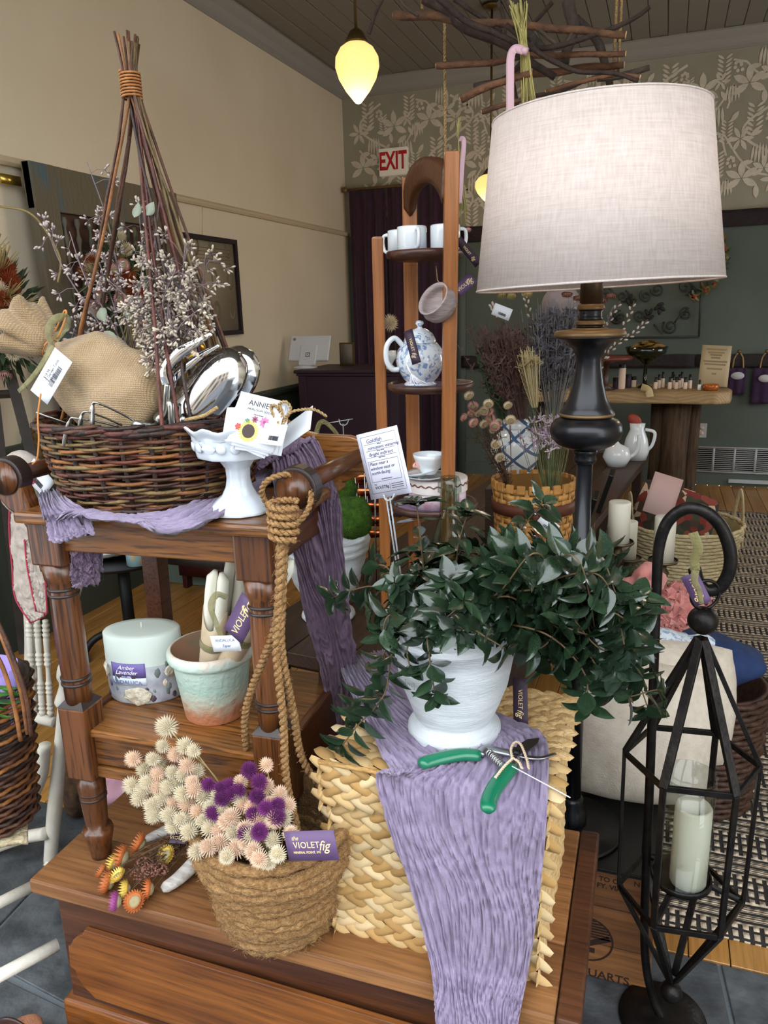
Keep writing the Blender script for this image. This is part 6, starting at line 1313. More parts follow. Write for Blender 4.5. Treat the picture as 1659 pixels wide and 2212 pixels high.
# hat box, saucers, rose cup
m_pinkf, nt, b = _nt('pink floral paper'); N = nt.nodes; L = nt.links; b.inputs['Roughness'].default_value = .7; tc = N.new('ShaderNodeTexCoord'); n1 = N.new('ShaderNodeTexNoise'); n1.inputs['Scale'].default_value = 34; n1.inputs['Detail'].default_value = 3; L.new(tc.outputs['Object'], n1.inputs['Vector']); r_ = N.new('ShaderNodeValToRGB'); r_.color_ramp.elements[0].position = .45; r_.color_ramp.elements[1].position = .62; r_.color_ramp.elements[0].color = c4(h('d9cbd6')); r_.color_ramp.elements[1].color = c4(h('c79aa6')); L.new(n1.outputs[0], r_.inputs[0]); L.new(r_.outputs[0], b.inputs[0])
hx0 = V((A(945, 1060, y=2.12).x, 2.12, T3.z+.003)); hxb = TH('hat_box', 'round pink floral paper box on the bottom shelf', 'box', hx0)
G().lathe([(.001, 0), (.085, 0), (.085, .055), (.001, .055)], 44, MX.Translation(hx0), cap=False).ob('box_body', m_pinkf, hxb); G().lathe([(.089, .046), (.089, .082), (.087, .084), (.001, .084)], 44, MX.Translation(hx0), cap=False).ob('lid', mat('cream floral paper', 'ddd5d2', .7), hxb)
P = [hx0+V((.0905*cos(t*pi/60), .0905*sin(t*pi/60), .07+.003*sin(t*1.2))) for t in range(120)]; G().tube(P, .0018, 5, closed=True).ob('braid', m_rose, hxb)
sz = hx0.z+.085
def saucer(label, dx, dz, tl): M = MX.Translation((hx0.x-.02+dx, 2.07, sz+dz)) @ RY(tl); TG(G().lathe([(.001, 0), (.03, 0), (.045, .006), (.062, .012), (.063, .014), (.045, .01), (.001, .004)], 40, M, cap=False).ob('saucer', m_porc), label, 'saucer', 'porcelain saucers on the hat box')
saucer('lower white saucer on the pink hat box', 0, .0, 0); saucer('tilted white saucer leaning under the rose cup', -.016, .012, -10)
cc = V((hx0.x-.008, 2.06, sz+.02)); ct = TH('rose_cup', 'white teacup with pink rose on stacked saucers', 'teacup', cc)
G().lathe([(.001, 0), (.022, 0), (.024, .006), (.034, .02), (.043, .045), (.046, .058), (.044, .058), (.04, .044), (.03, .02), (.001, .012)], 40, MX.Translation(cc), cap=False).ob('cup', m_porc, ct)
for k in range(9): a = k*.7; p = cc+V((-.026+.006*cos(a)*(k % 3)*.6, -.030, .030+.006*sin(a)*(k % 3)*.6)); G().ell(p, (.007, .003, .007), 10, 6, RZ(38)).ob('rose_petal', m_pkst, ct)
# green lattice pot, glass bottle
gp = A(868, 1205, y=2.06); gp.z = BZ+.001; m_lat, nt, b = _nt('green lattice glaze'); N = nt.nodes; L = nt.links; b.inputs['Roughness'].default_value = .2
def lattice(name, c1, c2, sc, wd):
    m, nt, b = _nt(name); N = nt.nodes; L = nt.links; b.inputs['Roughness'].default_value = .18; b.inputs['Coat Weight'].default_value = .4; tc = N.new('ShaderNodeTexCoord'); o = []
    for r in (48, -48):
        mp = N.new('ShaderNodeMapping'); mp.inputs['Rotation'].default_value = (0, rad(r), 0); w = N.new('ShaderNodeTexWave'); w.bands_direction = 'X'; w.inputs['Scale'].default_value = sc; w.inputs['Distortion'].default_value = .6; L.new(tc.outputs['Object'], mp.inputs[0]); L.new(mp.outputs[0], w.inputs[0]); g_ = N.new('ShaderNodeMath'); g_.operation = 'GREATER_THAN'; g_.inputs[1].default_value = wd; L.new(w.outputs[0], g_.inputs[0]); o.append(g_.outputs[0])
    x = N.new('ShaderNodeMath'); x.operation = 'MAXIMUM'; L.new(o[0], x.inputs[0]); L.new(o[1], x.inputs[1]); mx = N.new('ShaderNodeMixRGB'); L.new(x.outputs[0], mx.inputs[0]); mx.inputs[1].default_value = c4(h(c1)); mx.inputs[2].default_value = c4(h(c2)); L.new(mx.outputs[0], b.inputs[0]); return m
m_latg = lattice('green lattice glaze 2', 'c9d2cf', '4d7a62', 5, .93); m_latb = lattice('blue lattice glaze', 'd0d3d2', '4a5f7d', 5, .93)
TG(G().lathe([(.001, 0), (.035, 0), (.05, .05), (.055, .11), (.05, .11), (.04, .03), (.001, .03)], 36, MX.Translation(gp), cap=False).ob('cachepot', m_latg), 'small pot with green lattice pattern behind the plant sign stake', 'pot')
gb = A(972, 1200, y=1.62); gbz = A(972, 1030, y=1.62).z
TG(G().lathe([(.001, .0), (.06, 0), (.062, .01), (.06, .17), (.035, .25), (.0225, .29), (.0215, .335), (.027, .338), (.0265, .358), (.021, .372), (.0165, .373), (.0165, .34), (.018, .29), (.03, .25), (.055, .17), (.057, .012), (.001, .008)], 40, TR(gb.x, 1.62, gbz-.372), cap=False).ob('glass_bottle', m_glassg), 'clear glass bottle neck rising behind the trailing plant', 'bottle')
G().box((gb.x-.1, 1.55, CZ+.002), (gb.x+.07, 1.70, gbz-.373)).ob('wooden_block', m_crate, bevel=.004); TG(D.objects['wooden_block'], 'wooden block under the glass bottle behind the plant', 'block')
# ================================================================ splint basket with dried flowers
SBC = A(1150, 1165, y=2.62); SBC.z = BZ+.001; sbk = TH('splint_basket', 'yellow woven splint basket with brown leather strap', 'basket', SBC)
zr = A(1150, 1040, y=2.62).z-SBC.z; m_spl = mat('honey ash splint', 'c9954f', .6, col2='a9753a', scale=30, bump=.15, bscale=90, rv=.14); m_strap = mat('brown leather strap', '5a3020', .5)
def srr(z): return .118+.024*z/zr
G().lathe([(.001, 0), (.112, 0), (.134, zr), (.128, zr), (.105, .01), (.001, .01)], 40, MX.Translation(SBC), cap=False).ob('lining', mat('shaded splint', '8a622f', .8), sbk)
nb = max(8, int(zr/.021))
for r in range(nb):
    z = (r+.5)*zr/nb; G().grid(lambda a, b: SBC+V(((srr(z)+.0035*sin(a*2*pi*13+r*pi))*cos(a*2*pi), (srr(z)+.0035*sin(a*2*pi*13+r*pi))*sin(a*2*pi), z+(b-.5)*.019)), 104, 1, cu=True).ob('weaver', m_spl, sbk, thick=.0016)
for k in range(26): a = 2*pi*(k+.5)/26; G().grid(lambda u, v: SBC+V(((srr(v*zr)+.0005)*cos(a)-(u-.5)*.016*sin(a), (srr(v*zr)+.0005)*sin(a)+(u-.5)*.016*cos(a), v*zr)), 1, 4).ob('upright_splint', m_spl, sbk, thick=.0014)
for k in range(22): a = 2*pi*k/22; G().box((-.014, -.006, -.016), (.014, .006, .014)).xf(MX.Translation(SBC+V((srr(zr)*cos(a), srr(zr)*sin(a), zr))) @ MX.Rotation(a+pi/2, 4, 'Z')).ob('rim_lashing', m_spl, sbk, bevel=.003)
G().lathe([(srr(zr*.8)+.007, zr*.76), (srr(zr*.86)+.007, zr*.86)], 48, MX.Translation(SBC), cap=False).ob('leather_strap', m_strap, sbk, thick=.003)
ribbon([SBC+V((.03, -srr(zr*.8)-.008, zr*.8)), SBC+V((.05, -srr(zr*.4)-.010, zr*.4)), SBC+V((.07, -.126, .0))], .02, m_strap, sbk, 'leather_strap', up=(0, 1, 0), th=.003)
G().ell(SBC+V((.03, -srr(zr*.8)-.012, zr*.81)), .006, 12, 8).ob('rivet', m_steel, sbk)
M, w, hh = quadM(A(1150, 1135, y=2.468), A(1190, 1165, y=2.468), A(1172, 1100, y=2.468)); pricetag('price_tag', 'white price tag on the splint basket strap', M if (M.to_3x3() @ V((0, 0, 1))).y < 0 else M @ RX(180), .07, .045, ())
def AT(l, yy): return [A(x, y, y=yy) for x, y in l]
def sfb(name, label, root, heads, yy, ms, cols):
    o = TH(name, label, 'flowers', root)
    for i, (x, y) in enumerate(heads): c = A(x, y, y=yy+rg.uniform(-.04, .04)); sflower(c, ((c-root).normalized()*.5+V((rg.uniform(-.6, .6), -.5, .25))), rg.uniform(.015, .021), cols[i % len(cols)], o, root, ms)
    return o
rt1 = SBC+V((-.075, -.02, zr*.9))
o = sfb('strawflower_bunch', 'pink and cream strawflowers leaning left out of the splint basket', rt1, [(1015, 857), (1022, 880), (1005, 903), (1018, 895), (1055, 875), (1045, 890), (1058, 905), (1025, 915), (1048, 918), (1068, 922), (1098, 878), (1076, 915), (1103, 910), (1067, 930), (1070, 962), (1080, 990), (1035, 895), (1060, 892)], 2.5, m_drk, 'cpppccppcpcccccccp')
g = G()
for k in range(240): t = rg.uniform(.1, .95); p = rt1.lerp(A(1045, 930, y=2.5), t)+V((rg.gauss(0, .03)*t, rg.gauss(0, .03)*t, 0)); d = V((rg.gauss(0, 1), rg.gauss(0, 1), rg.gauss(.4, 1))).normalized(); g.tube([p, p+d*.022], .0012, 3, caps=False)
g.ob('dry_leaves', m_drk, o, kind='stuff')
m_stat = mat('pale statice', 'cfc3c6', .9, col2='b08fae', scale=50, rv=.1); m_gstem = mat('dry green stems', '7d8358', .9, col2='5f6a45', scale=40, rv=.1)
def plume(name, label, root, tip, wid, mS, mF, n, fl, cat='flowers', start=.45, fr=.004, sk=0):
    """upright bundle: many stems and a mass of fine seed or flower along the upper part"""
    o = TH(name, label, cat, root); ax = tip-root; s_ = G(); f_ = G(); q = random.Random(int(root.x*1000)+n)
    for i in range(n):
        d = V((q.gauss(0, .45), q.gauss(0, .45), 0))*wid; e = tip+d+V((0, 0, q.uniform(-.25, .0)*ax.length)); m_ = root.lerp(e, .5)+d*.2
        P = spline([root+d*.25, m_, e], 4); s_.tube(P, .0011, 3, caps=False)
        for _ in range(fl):
            t = q.uniform(start, 1); p = P[min(len(P)-1, int(t*(len(P)-1)))].lerp(P[-1], q.uniform(0, .1)); dd = V((q.gauss(0, 1), q.gauss(0, 1), q.gauss(.8, .7))).normalized()
            tt = dd.cross(V((.1, 1, .2))).normalized()*fr*.35; e2 = p+dd*fr*q.uniform(1.5, 4); f_.add([p-tt, p+tt, e2], [(0, 1, 2)]); f_.add([p.lerp(e2, .6)-tt*1.3, e2, p.lerp(e2, .6)+tt*1.3+V((0, .001, 0))], [(0, 1, 2)])
    s_.ob('stems', mS, o, kind='stuff'); f_.ob('seed_heads', mF, o, kind='stuff'); return o
plume('statice_bunch', 'pale statice and green stems standing in the splint basket', SBC+V((.06, 0, zr*.85)), A(1190, 880, y=2.6), .09, m_gstem, m_stat, 70, 10, start=.75, fr=.007)
# taller bundles behind, in jars
m_grass = mat('brown dried grass', '6b5048', .9, col2='4f3a34', scale=60, rv=.1); m_lavd = mat('dried lavender buds', '625e66', .9, col2='4a474c', scale=60, rv=.1); m_fol = mat('dark green dried foliage', '47563a', .85, col2='33402b', scale=40, rv=.15)
plume('grass_bundle', 'tall bundle of brown dried grass behind the splint basket', A(1125, 905, y=2.85), A(1085, 690, y=2.85), .13, m_grass, m_grass, 150, 16, 'dried grass', .25, .008)
plume('lavender_bundle', 'large bundle of grey purple dried lavender behind the lamp', A(1195, 900, y=2.95), A(1205, 640, y=2.95), .13, mat('grey lavender stem', '77756f', .9), m_lavd, 130, 26, 'dried lavender', .35, .009)
plume('green_bundle', 'dark green dried foliage bundle with tiny pink blooms', A(1085, 905, y=2.9), A(1060, 730, y=2.9), .07, m_fol, m_fol, 60, 14, 'dried foliage', .2, .010)
plume('straw_bundle', 'small upright bundle of pale cut straw between grass and lavender', A(1155, 880, y=2.75), A(1140, 745, y=2.75), .04, mat('pale straw', 'b5a57c', .9), mat('pale straw heads', 'a39468', .9), 60, 3, 'straw bundle', .8, .006)
G().tube(AT([(1138, 783), (1140, 785)], 2.72), .02, 12).ob('tie', m_twine, D.objects['straw_bundle'])
m_taup = mat('taupe felt', '8a7a78', .95, col2='7a6c6b', scale=20)
blob('felt_hat', 'taupe rounded felt form above the lavender bundle', A(1212, 660, y=3.05), (.075, .07, .085), m_taup, .01, 14, 'hat')
for k, l in enumerate(([(1130, 625), (1140, 660), (1155, 730), (1165, 800)], [(1060, 655), (1066, 668), (1075, 700)], [(1240, 640), (1235, 700), (1225, 800)], [(1400, 690), (1370, 720), (1330, 745), (1290, 800)], [(1370, 650), (1350, 700), (1310, 760), (1285, 830)], [(1340, 650), (1315, 700), (1300, 800)])):
    P = spline(AT(l, 3.0 if k < 3 else 3.1), 6); o = TH('pussy_willow', ('pussy willow branch with pale catkins '+('rising under the lampshade left', 'short beside the white tag', 'close to the lamp neck', 'arching furthest right', 'crossing the scroll panel', 'nearest the lamp on the right')[k]), 'branch', P[-1], 'pussy willow stems'); G().tube(P, .0025, 5).ob('twig', m_drk, o)
    for i in range(1, len(P)-3, 1):
        d = (P[i]-P[i+1]).normalized(); s = V((d.z, 0, -d.x))*(1 if i % 2 else -1); G().ell(P[i]+s*.006, (.0045, .0045, .008), 6, 5, frame((0, 0, 0), d+s*.5).to_3x3().to_4x4()).ob('catkin', mat('grey catkin', 'b3aca2', .9), o)
M, w, hh = quadM(A(1062, 678, y=2.8), A(1098, 692, y=2.8), A(1072, 656, y=2.8)); pricetag('price_tag', 'white price tag on top of the brown grass bundle', M if (M.to_3x3() @ V((0, 0, 1))).y < 0 else M @ RX(180), .068, .042, ())
# blue lattice ginger jar
gj = A(1112, 1010, y=2.95); gj.z = BZ+.001; gjo = TH('ginger_jar', 'white ginger jar with blue lattice behind the strawflowers', 'jar', gj); s = .80; jz = A(1115, 890, y=2.95).z-.36*s; TG(G().box((gj.x-.1, 2.86, BZ+.001), (gj.x+.09, 3.04, jz-.001)).ob('wooden_riser', m_bench, bevel=.004), 'dark wooden riser under the blue lattice jar', 'riser'); gj.z = jz; gjo.location = gj; PINV[gjo.name] = MX.Translation(-gj)
G().lathe([(r*s, z*s) for r, z in ((.001, 0), (.07, 0), (.075, .01), (.08, .05), (.11, .12), (.122, .18), (.11, .235), (.075, .265), (.06, .27), (.06, .285))], 44, MX.Translation(gj), cap=False).ob('body', m_latb, gjo)
G().lathe([(r*s, z*s) for r, z in ((.068, .283), (.072, .29), (.07, .31), (.05, .335), (.02, .342), (.014, .35), (.016, .365), (.001, .37))], 36, MX.Translation(gj), cap=False).ob('lid', m_latb, gjo)
TG(G().lathe([(.001, 0), (.08, 0), (.10, .06), (.12, .2), (.10, .26), (.10, .27), (.09, .27), (.001, .2)], 36, TR(A(1150, 950, y=2.9).x, 2.92, BZ+.001), cap=False).ob('dark_crock', mat('dark stoneware', '2a2422', .6)), 'dark crock holding the tall dried bundles', 'crock')
for k, (x, y, yy) in enumerate(((1283, 1035, 2.85), (1318, 985, 3.3), (1345, 960, 3.8))):
    p = A(x, y, y=yy); M = MX.Translation(p) @ RZ(-14) @ RX(12); o = TH('black_frame', ('nearest', 'second', 'farthest')[k]+' small black picture frame standing on the bench right edge', 'picture frame', (p.x, p.y, BZ), 'black frames on the bench')
    z0 = BZ+.003; G().box((p.x-.012, p.y-.08, z0), (p.x+.012, p.y+.08, z0+.2)).xf(MX.Translation(p) @ RY(16) @ MX.Translation(-p)).ob('frame', m_blk, o, bevel=.004)
m_red = mat('rooster red', '8f3a2c', .5)
rp0 = A(1376, 935, y=5.25); rp0.z = BZ+.001; ro = TH('white_pitcher', 'white rooster pitcher with red comb by the log table', 'pitcher', rp0)
G().lathe([(.001, 0), (.07, 0), (.085, .06), (.07, .14), (.045, .2), (.05, .24), (.001, .24)], 32, MX.Translation(rp0), cap=False).ob('body', m_porc, ro); G().tube(spline([rp0+V((.05, 0, .2)), rp0+V((.11, 0, .18)), rp0+V((.10, 0, .1)), rp0+V((.07, 0, .06))], 5), .011, 8).ob('handle', m_porc, ro); G().ell(rp0+V((-.02, 0, .26)), (.05, .02, .035), 12, 8, RY(35)).ob('comb', m_red, ro)
rp1 = A(1335, 940, y=5.0); rp1.z = BZ+.001; ro = TH('white_teapot', 'white teapot with curved spout behind the lamp', 'teapot', rp1); G().lathe([(.001, 0), (.06, 0), (.09, .06), (.07, .12), (.02, .14), (.001, .16)], 32, MX.Translation(rp1), cap=False).ob('body', m_porc, ro); G().tube(spline([rp1+V((.07, 0, .05)), rp1+V((.12, 0, .1)), rp1+V((.13, 0, .2))], 5), .013, 8).ob('spout', m_porc, ro)
# ================================================================ back of the shop
# live-edge table on stump legs
m_slab = wood('pale live edge slab', 'b59a72', '9a7c52', '6b5233', 0, rough=.6, coat=0, pores=.3); m_log = mat('weathered log', '5a4431', .85, col2='3a2a1d', scale=14, stretch=(3, 3, .4), bump=.6, bscale=30, rv=.1)
TY = 5.9; zt_t = A(1430, 838, y=TY).z; tb0 = TH('log_table', 'pale live-edge slab table on log legs against the green wall', 'table', (.0, TY, 0))
x0, x1 = -.9, A(1586, 840, y=TY-.15).x
pts = [(x0, TY-.26), (-.3, TY-.29), (.1, TY-.26), (x1-.12, TY-.3), (x1-.02, TY-.22), (x1, TY-.05), (x1-.03, TY+.2), (x1-.2, TY+.3), (x0, TY+.3)]
k = len(pts); G().add([(x, y, zt_t-.085) for x, y in pts]+[(x*.995, y+.02 if y < TY else y, zt_t) for x, y in pts], [tuple(reversed(range(k))), tuple(range(k, 2*k))]+[(i, (i+1) % k, k+(i+1) % k, k+i) for i in range(k)]).ob('slab', m_slab, tb0, bevel=.02, seg=3)
for (px, rr, dy) in ((1453, .092, -.02), (1488, .055, .06), (1418, .06, .05)):
    p = A(px, 1000, y=TY+dy); g = G().lathe([(rr*1.1, 0), (rr, .1), (rr*.96, .4), (rr*1.05, zt_t-.086)], 20, TR(p.x, TY+dy, .004)); g.v = [q+V((.014*noise.noise(q*7), .014*noise.noise(q*7+V((9, 0, 0))), 0)) for q in g.v]; g.ob('log_leg', m_log, tb0)
p = A(1100, 1000, y=TY); G().lathe([(.14, 0), (.13, .3), (.14, zt_t-.09)], 20, TR(-.75, TY, .004)).ob('log_leg', m_log, tb0)
sh_ = A(1385, 945, y=5.6); 
# on the table
m_dgl = mat('dark green glass', '1f2a1a', .08, trans=.5, coat=.5, rv=0); m_dry = mat('golden dried leaves', '9a7a42', .8, col2='7d5f30', scale=30, rv=.2); tz = zt_t+.002
gc = A(1393, 820, y=TY); gc.z = tz; o = TH('green_compote', 'dark green glass compote piled with golden dried leaves', 'compote', gc); hg = A(1393, 765, y=TY).z-tz
G().lathe([(.001, 0), (.05, 0), (.05, .008), (.015, .03), (.014, hg*.7), (.05, hg*.78), (.13, hg), (.15, hg*1.22), (.145, hg*1.22), (.12, hg*1.03), (.001, hg*.85)], 32, MX.Translation(gc), cap=False).ob('glass_bowl', m_dgl, o)
for i in range(26): a = U(0, 6.28); r = U(0, .11); M = MX.Translation(gc+V((r*cos(a), r*sin(a), hg*1.16+.03*(1-r/.11)))) @ RZ(U(0, 360)) @ RX(U(-60, 60)) @ RY(U(-40, 40)); G().grid(lambda u, v: M @ V(((u-.5)*.11, (v-.5)*.05*sin(pi*(.1+.8*u)), .02*sin(u*3))), 4, 2).ob('dried_leaf', m_dry, o)
m_amb = mat('cream bottle glass', 'd9c2ac', .3, rv=.08)
for i, (x, y) in enumerate(((1416, 832), (1423, 830), (1431, 832), (1447, 831), (1455, 829), (1452, 834), (1461, 830), (1467, 832), (1472, 829), (1480, 834), (1490, 831))):
    p = A(x, y, y=TY-.1+.06*(i % 3)); p.z = tz; o = TH('nail_bottle', ['first', 'second', 'third', 'fourth', 'fifth', 'sixth', 'seventh', 'eighth', 'ninth', 'tenth', 'last'][i]+' small cream bottle from the left in the slab table cluster', 'bottle', p, 'small bottles on the slab table'); hb = .075+.012*(i % 3)
    G().lathe([(.001, 0), (.014, 0), (.0145, .004), (.0145, hb*.62), (.007, hb*.68)], 14, MX.Translation(p), cap=False).ob('glass', m_amb, o); G().lathe([(.009, hb*.66), (.0085, hb*1.12), (.001, hb*1.14)], 12, MX.Translation(p), cap=False).ob('cap', m_blk, o)
p = A(1511, 833, y=TY-.15); p.z = tz; o = TH('nail_bottle', 'tiny lone bottle with black cap beside the amber dish', 'bottle', p); G().lathe([(.001, 0), (.013, 0), (.013, .035), (.006, .04)], 14, MX.Translation(p), cap=False).ob('glass', m_porc, o); G().lathe([(.008, .04), (.007, .07), (.001, .071)], 12, MX.Translation(p), cap=False).ob('cap', m_blk, o)
p = A(1536, 832, y=TY-.15); p.z = tz; TG(G().lathe([(.001, 0), (.045, 0), (.053, .02), (.053, .04), (.047, .04), (.045, .012), (.001, .01)], 28, MX.Translation(p), cap=False).ob('amber_dish', mat('amber glaze', 'a85a22', .2, coat=.5)), 'small amber dish in front of the paper sign', 'dish')
m_sepia = mat('kraft sign paper', 'b8a888', .8, rv=0)
M, w, hh = quadM(A(1507, 832, y=TY-.02), A(1571, 836, y=TY-.02), A(1525, 745, y=TY+.1)); o = TH('paper_sign', 'tan paper sign with printed lines leaning on the slab table', 'sign', M.translation); card('sheet', None, M, w, hh, m_sepia, .002, o)
sh0 = o.children[0]
for i, (y_, l_) in enumerate(((.40, .34), (.32, .28), (.26, .2), (.19, .16), (.10, .4), (.03, .36), (-.08, .26), (-.2, .08))): G().box((-l_*w, y_*hh-.006, .0012), (l_*w, y_*hh+.006, .0018)).xf(M).ob('printed_line', mat('faint sepia print', '8d7d60', .8), sh0, smooth=False)
for i, (x, wd_, hh_, m_) in enumerate(((1343, .05, .15, m_amb), (1333, .06, .05, m_plum), (1356, .05, .07, m_plum), (1368, .04, .05, m_amb))):
    p = A(x, 830, y=TY-.1+.05*i); p.z = tz; o = TH('cosmetic_jar', ('tall tan', 'squat dark', 'round dark', 'small tan')[i]+' cosmetic jar left of the green compote', 'jar', p); G().lathe([(.001, 0), (wd_*.5, 0), (wd_*.5, hh_), (.001, hh_)], 20, MX.Translation(p), cap=False).ob('jar_body', m_, o, smooth=False); G().lathe([(wd_*.52, hh_), (wd_*.52, hh_+.025), (.001, hh_+.027)], 20, MX.Translation(p), cap=False).ob('lid', m_blk, o, smooth=False)
ribbon(AA((1385, 836, 5.62), (1400, 842, 5.58), (1404, 858, 5.57)), .05, mat('cream satin ribbon', 'cbb98a', .5), None, 'satin_ribbon', up=(0, 1, 0)); TG(D.objects['satin_ribbon'], 'cream satin ribbon end hanging over the slab table edge', 'ribbon')
# cake-stand like red tray left of the compote
p = A(1330, 772, y=5.75); TG(G().lathe([(.001, 0), (.17, 0), (.18, .015), (.17, .03), (.001, .03)], 36, TR(p.x-.06, 5.75, p.z-.02), cap=False).ob('wood_tray', mat('red wood tray', '6b3526', .4)), 'reddish round wooden tray behind the lamp column', 'tray')
G().lathe([(.07, 0), (.02, .03), (.02, p.z-.05-tz), (.08, p.z-.02-tz)], 20, TR(p.x-.06, 5.75, tz)).ob('tray_pedestal', m_tray); TG(D.objects['tray_pedestal'], 'turned pedestal holding the round wooden tray', 'pedestal')
# purple aprons on pegs
m_apr = mat('purple canvas', '3c2746', .9, col2='32203b', scale=30, rv=.05); m_oval = mat('pale oval patch', 'b9bcc0', .6)
for i, (xa_, xb_, ya, yb_) in enumerate(((1575, 1608, 795, 852), (1628, 1672, 795, 872))):
    a_ = A(xa_, ya, y=YB-.06); b_ = A(xb_, yb_, y=YB-.06); o = TH('canvas_bag', ('small', 'larger')[i]+' purple canvas bag with oval patch hung on the wall', 'bag', ((a_.x+b_.x)/2, YB-.06, b_.z), 'purple bags on the back wall')
    G().grid(lambda u, v: (lerp(a_.x, b_.x, u), YB-.06-.02*sin(pi*u)*sin(pi*v)-.006*sin(u*14), lerp(b_.z, a_.z, v)), 14, 10).ob('bag_body', m_apr, o, thick=.02)
    c = V(((a_.x+b_.x)/2, YB-.095, lerp(b_.z, a_.z, .72))); G().lathe([(.05, 0), (.048, .004), (.001, .005)], 24, MX.Translation(c) @ RX(90), sx=1, sy=.6, cap=False).ob('oval_patch', m_oval, o)
    for s in (-1, 1): G().tube(spline([V((c.x+s*.04, YB-.06, a_.z)), V((c.x+s*.03, YB-.05, a_.z+.08)), V((c.x, YB-.05, a_.z+.13))], 5), .006, 6).ob('strap', m_twine, o)
    G().ell((c.x, YB-.05, a_.z+.13), .016, 10, 8).ob('peg', m_brz, o)
# scrolled iron panel on the wall
m_scr = mat('grey wrought iron', '3f4340', .6, .5, rv=.1); yy = YB-.03; sp0 = TH('iron_scroll_panel', 'framed wrought iron scroll panel on the green wall', 'wall art', A(1420, 720, y=yy))
fr_ = [A(1278, 590, y=yy), A(1516, 590, y=yy), A(1510, 727, y=yy), A(1290, 730, y=yy)]
for a_, b_ in zip(fr_, fr_[1:]+fr_[:1]): G().tube([a_, b_], .007, 6).ob('frame_bar', m_scr, sp0)
def scroll(cx, cy, r, turns, ang, tail=None, s=1):
    P = []
    for i in range(40):
        t = i/39; rr = r*(.15+.85*t); a = ang+s*turns*2*pi*t; P.append(A(cx+rr*cos(a), cy+rr*sin(a), y=yy))
    if tail: P += [A(x, y, y=yy) for x, y in tail]
    G().tube(P, .007, 6).ob('scroll', m_scr, sp0)
scroll(1448, 705, 17, 1.6, 0, [(1430, 722), (1412, 700)]); scroll(1482, 678, 14, 1.5, 2, [(1462, 690), (1455, 700)]); scroll(1340, 685, 14, 1.6, 1); scroll(1382, 682, 16, 1.6, 3, s=-1); scroll(1420, 625, 15, 1.5, 0); scroll(1480, 620, 18, 1.6, 4); scroll(1345, 640, 14, 1.5, 2, s=-1); scroll(1395, 640, 14, 1.5, 1); scroll(1310, 630, 16, 1.6, 0)
for x, y in ((1362, 650), (1402, 680), (1425, 665), (1500, 632), (1330, 690)):
    for q in range(4): a = q*1.5+x; G().ell(A(x+6*cos(a), y+8*sin(a), y=yy-.01), (.028, .006, .014), 8, 6, RY(deg) if (deg := q*50+x) else None).ob('iron_leaf', mat('dark iron leaf', '2b2a2b', .6, .4), sp0)
# wreath sprig
ws2 = TH('wall_wreath', 'green leafy wreath with red berries right of the lampshade', 'wreath', A(1548, 590, y=YB-.05)); wc = A(1475, 560, y=YB-.06); m_ber = mat('red berry', 'a02a2a', .3)
for i in range(70):
    a = rad(U(-75, 75)); r = U(.27, .33); p = wc+V((r*cos(a), U(-.03, .02), r*sin(a))); M = MX.Translation(p) @ RY(U(0, 360)) @ RX(U(-40, 40)); G().grid(lambda u, v: M @ V(((u-.5)*.07, .008*sin(u*3), (v-.5)*.024*sin(pi*(.1+.8*u)))), 4, 2).ob('wreath_leaf', rg.choice((m_fol, m_leafy, m_dry)), ws2)
for i in range(9): a = rad(-70+i*16); G().ell(wc+V((.31*cos(a), -.035, .31*sin(a))), .011, 8, 6).ob('berry', m_ber, ws2)
# heater grille, outlet, floor strip
m_grl = mat('white enamel grille', 'b4b9be', .5, rv=.02); ht_ = TH('heater_grille', 'white slatted baseboard heater grille on the back wall', 'heater', A(1600, 1000, y=YB)); a_ = A(1496, 966, y=YB-.01); b_ = A(1496, 1015, y=YB-.01); xR = 1.4
G().box((a_.x, YB-.03, b_.z-.012), (xR, YB-.001, b_.z)).ob('frame_bar', m_grl, ht_); G().box((a_.x, YB-.03, a_.z), (xR, YB-.001, a_.z+.012)).ob('frame_bar', m_grl, ht_)
for i in range(9): x = a_.x+i*.16; G().box((x, YB-.032, b_.z), (x+.016, YB-.001, a_.z)).ob('divider', m_grl, ht_)
for i in range(12): z = lerp(b_.z, a_.z, (i+.5)/12); G().box((a_.x, YB-.026, z-.003), (xR, YB-.008, z+.003)).ob('louvre', m_grl, ht_)
G().box((a_.x, YB-.007, b_.z), (xR, YB-.002, a_.z)).ob('grille_back', mat('grille shadow', '3c4044', .7), ht_)
p = A(1516, 930, y=YB-.004); o = TH('wall_outlet', 'white electrical outlet on the green wall by the log leg', 'outlet', p); G().box((p.x-.038, YB-.008, p.z-.06), (p.x+.038, YB-.001, p.z+.06)).ob('plate', m_grl, o, bevel=.003)
for s in (-1, 1): G().lathe([(.016, 0), (.015, .003), (.001, .0035)], 16, TR(p.x, YB-.008, p.z+s*.022) @ RX(90), cap=False).ob('socket', m_amb, o)
G().box((A(1573, 1033, y=YB-.02).x, YB-.05, .03), (1.5, YB-.021, .06)).ob('floor_strip', m_grl, bevel=.003); TG(D.objects['floor_strip'], 'white strip lying along the baseboard under the heater grille', 'strip')
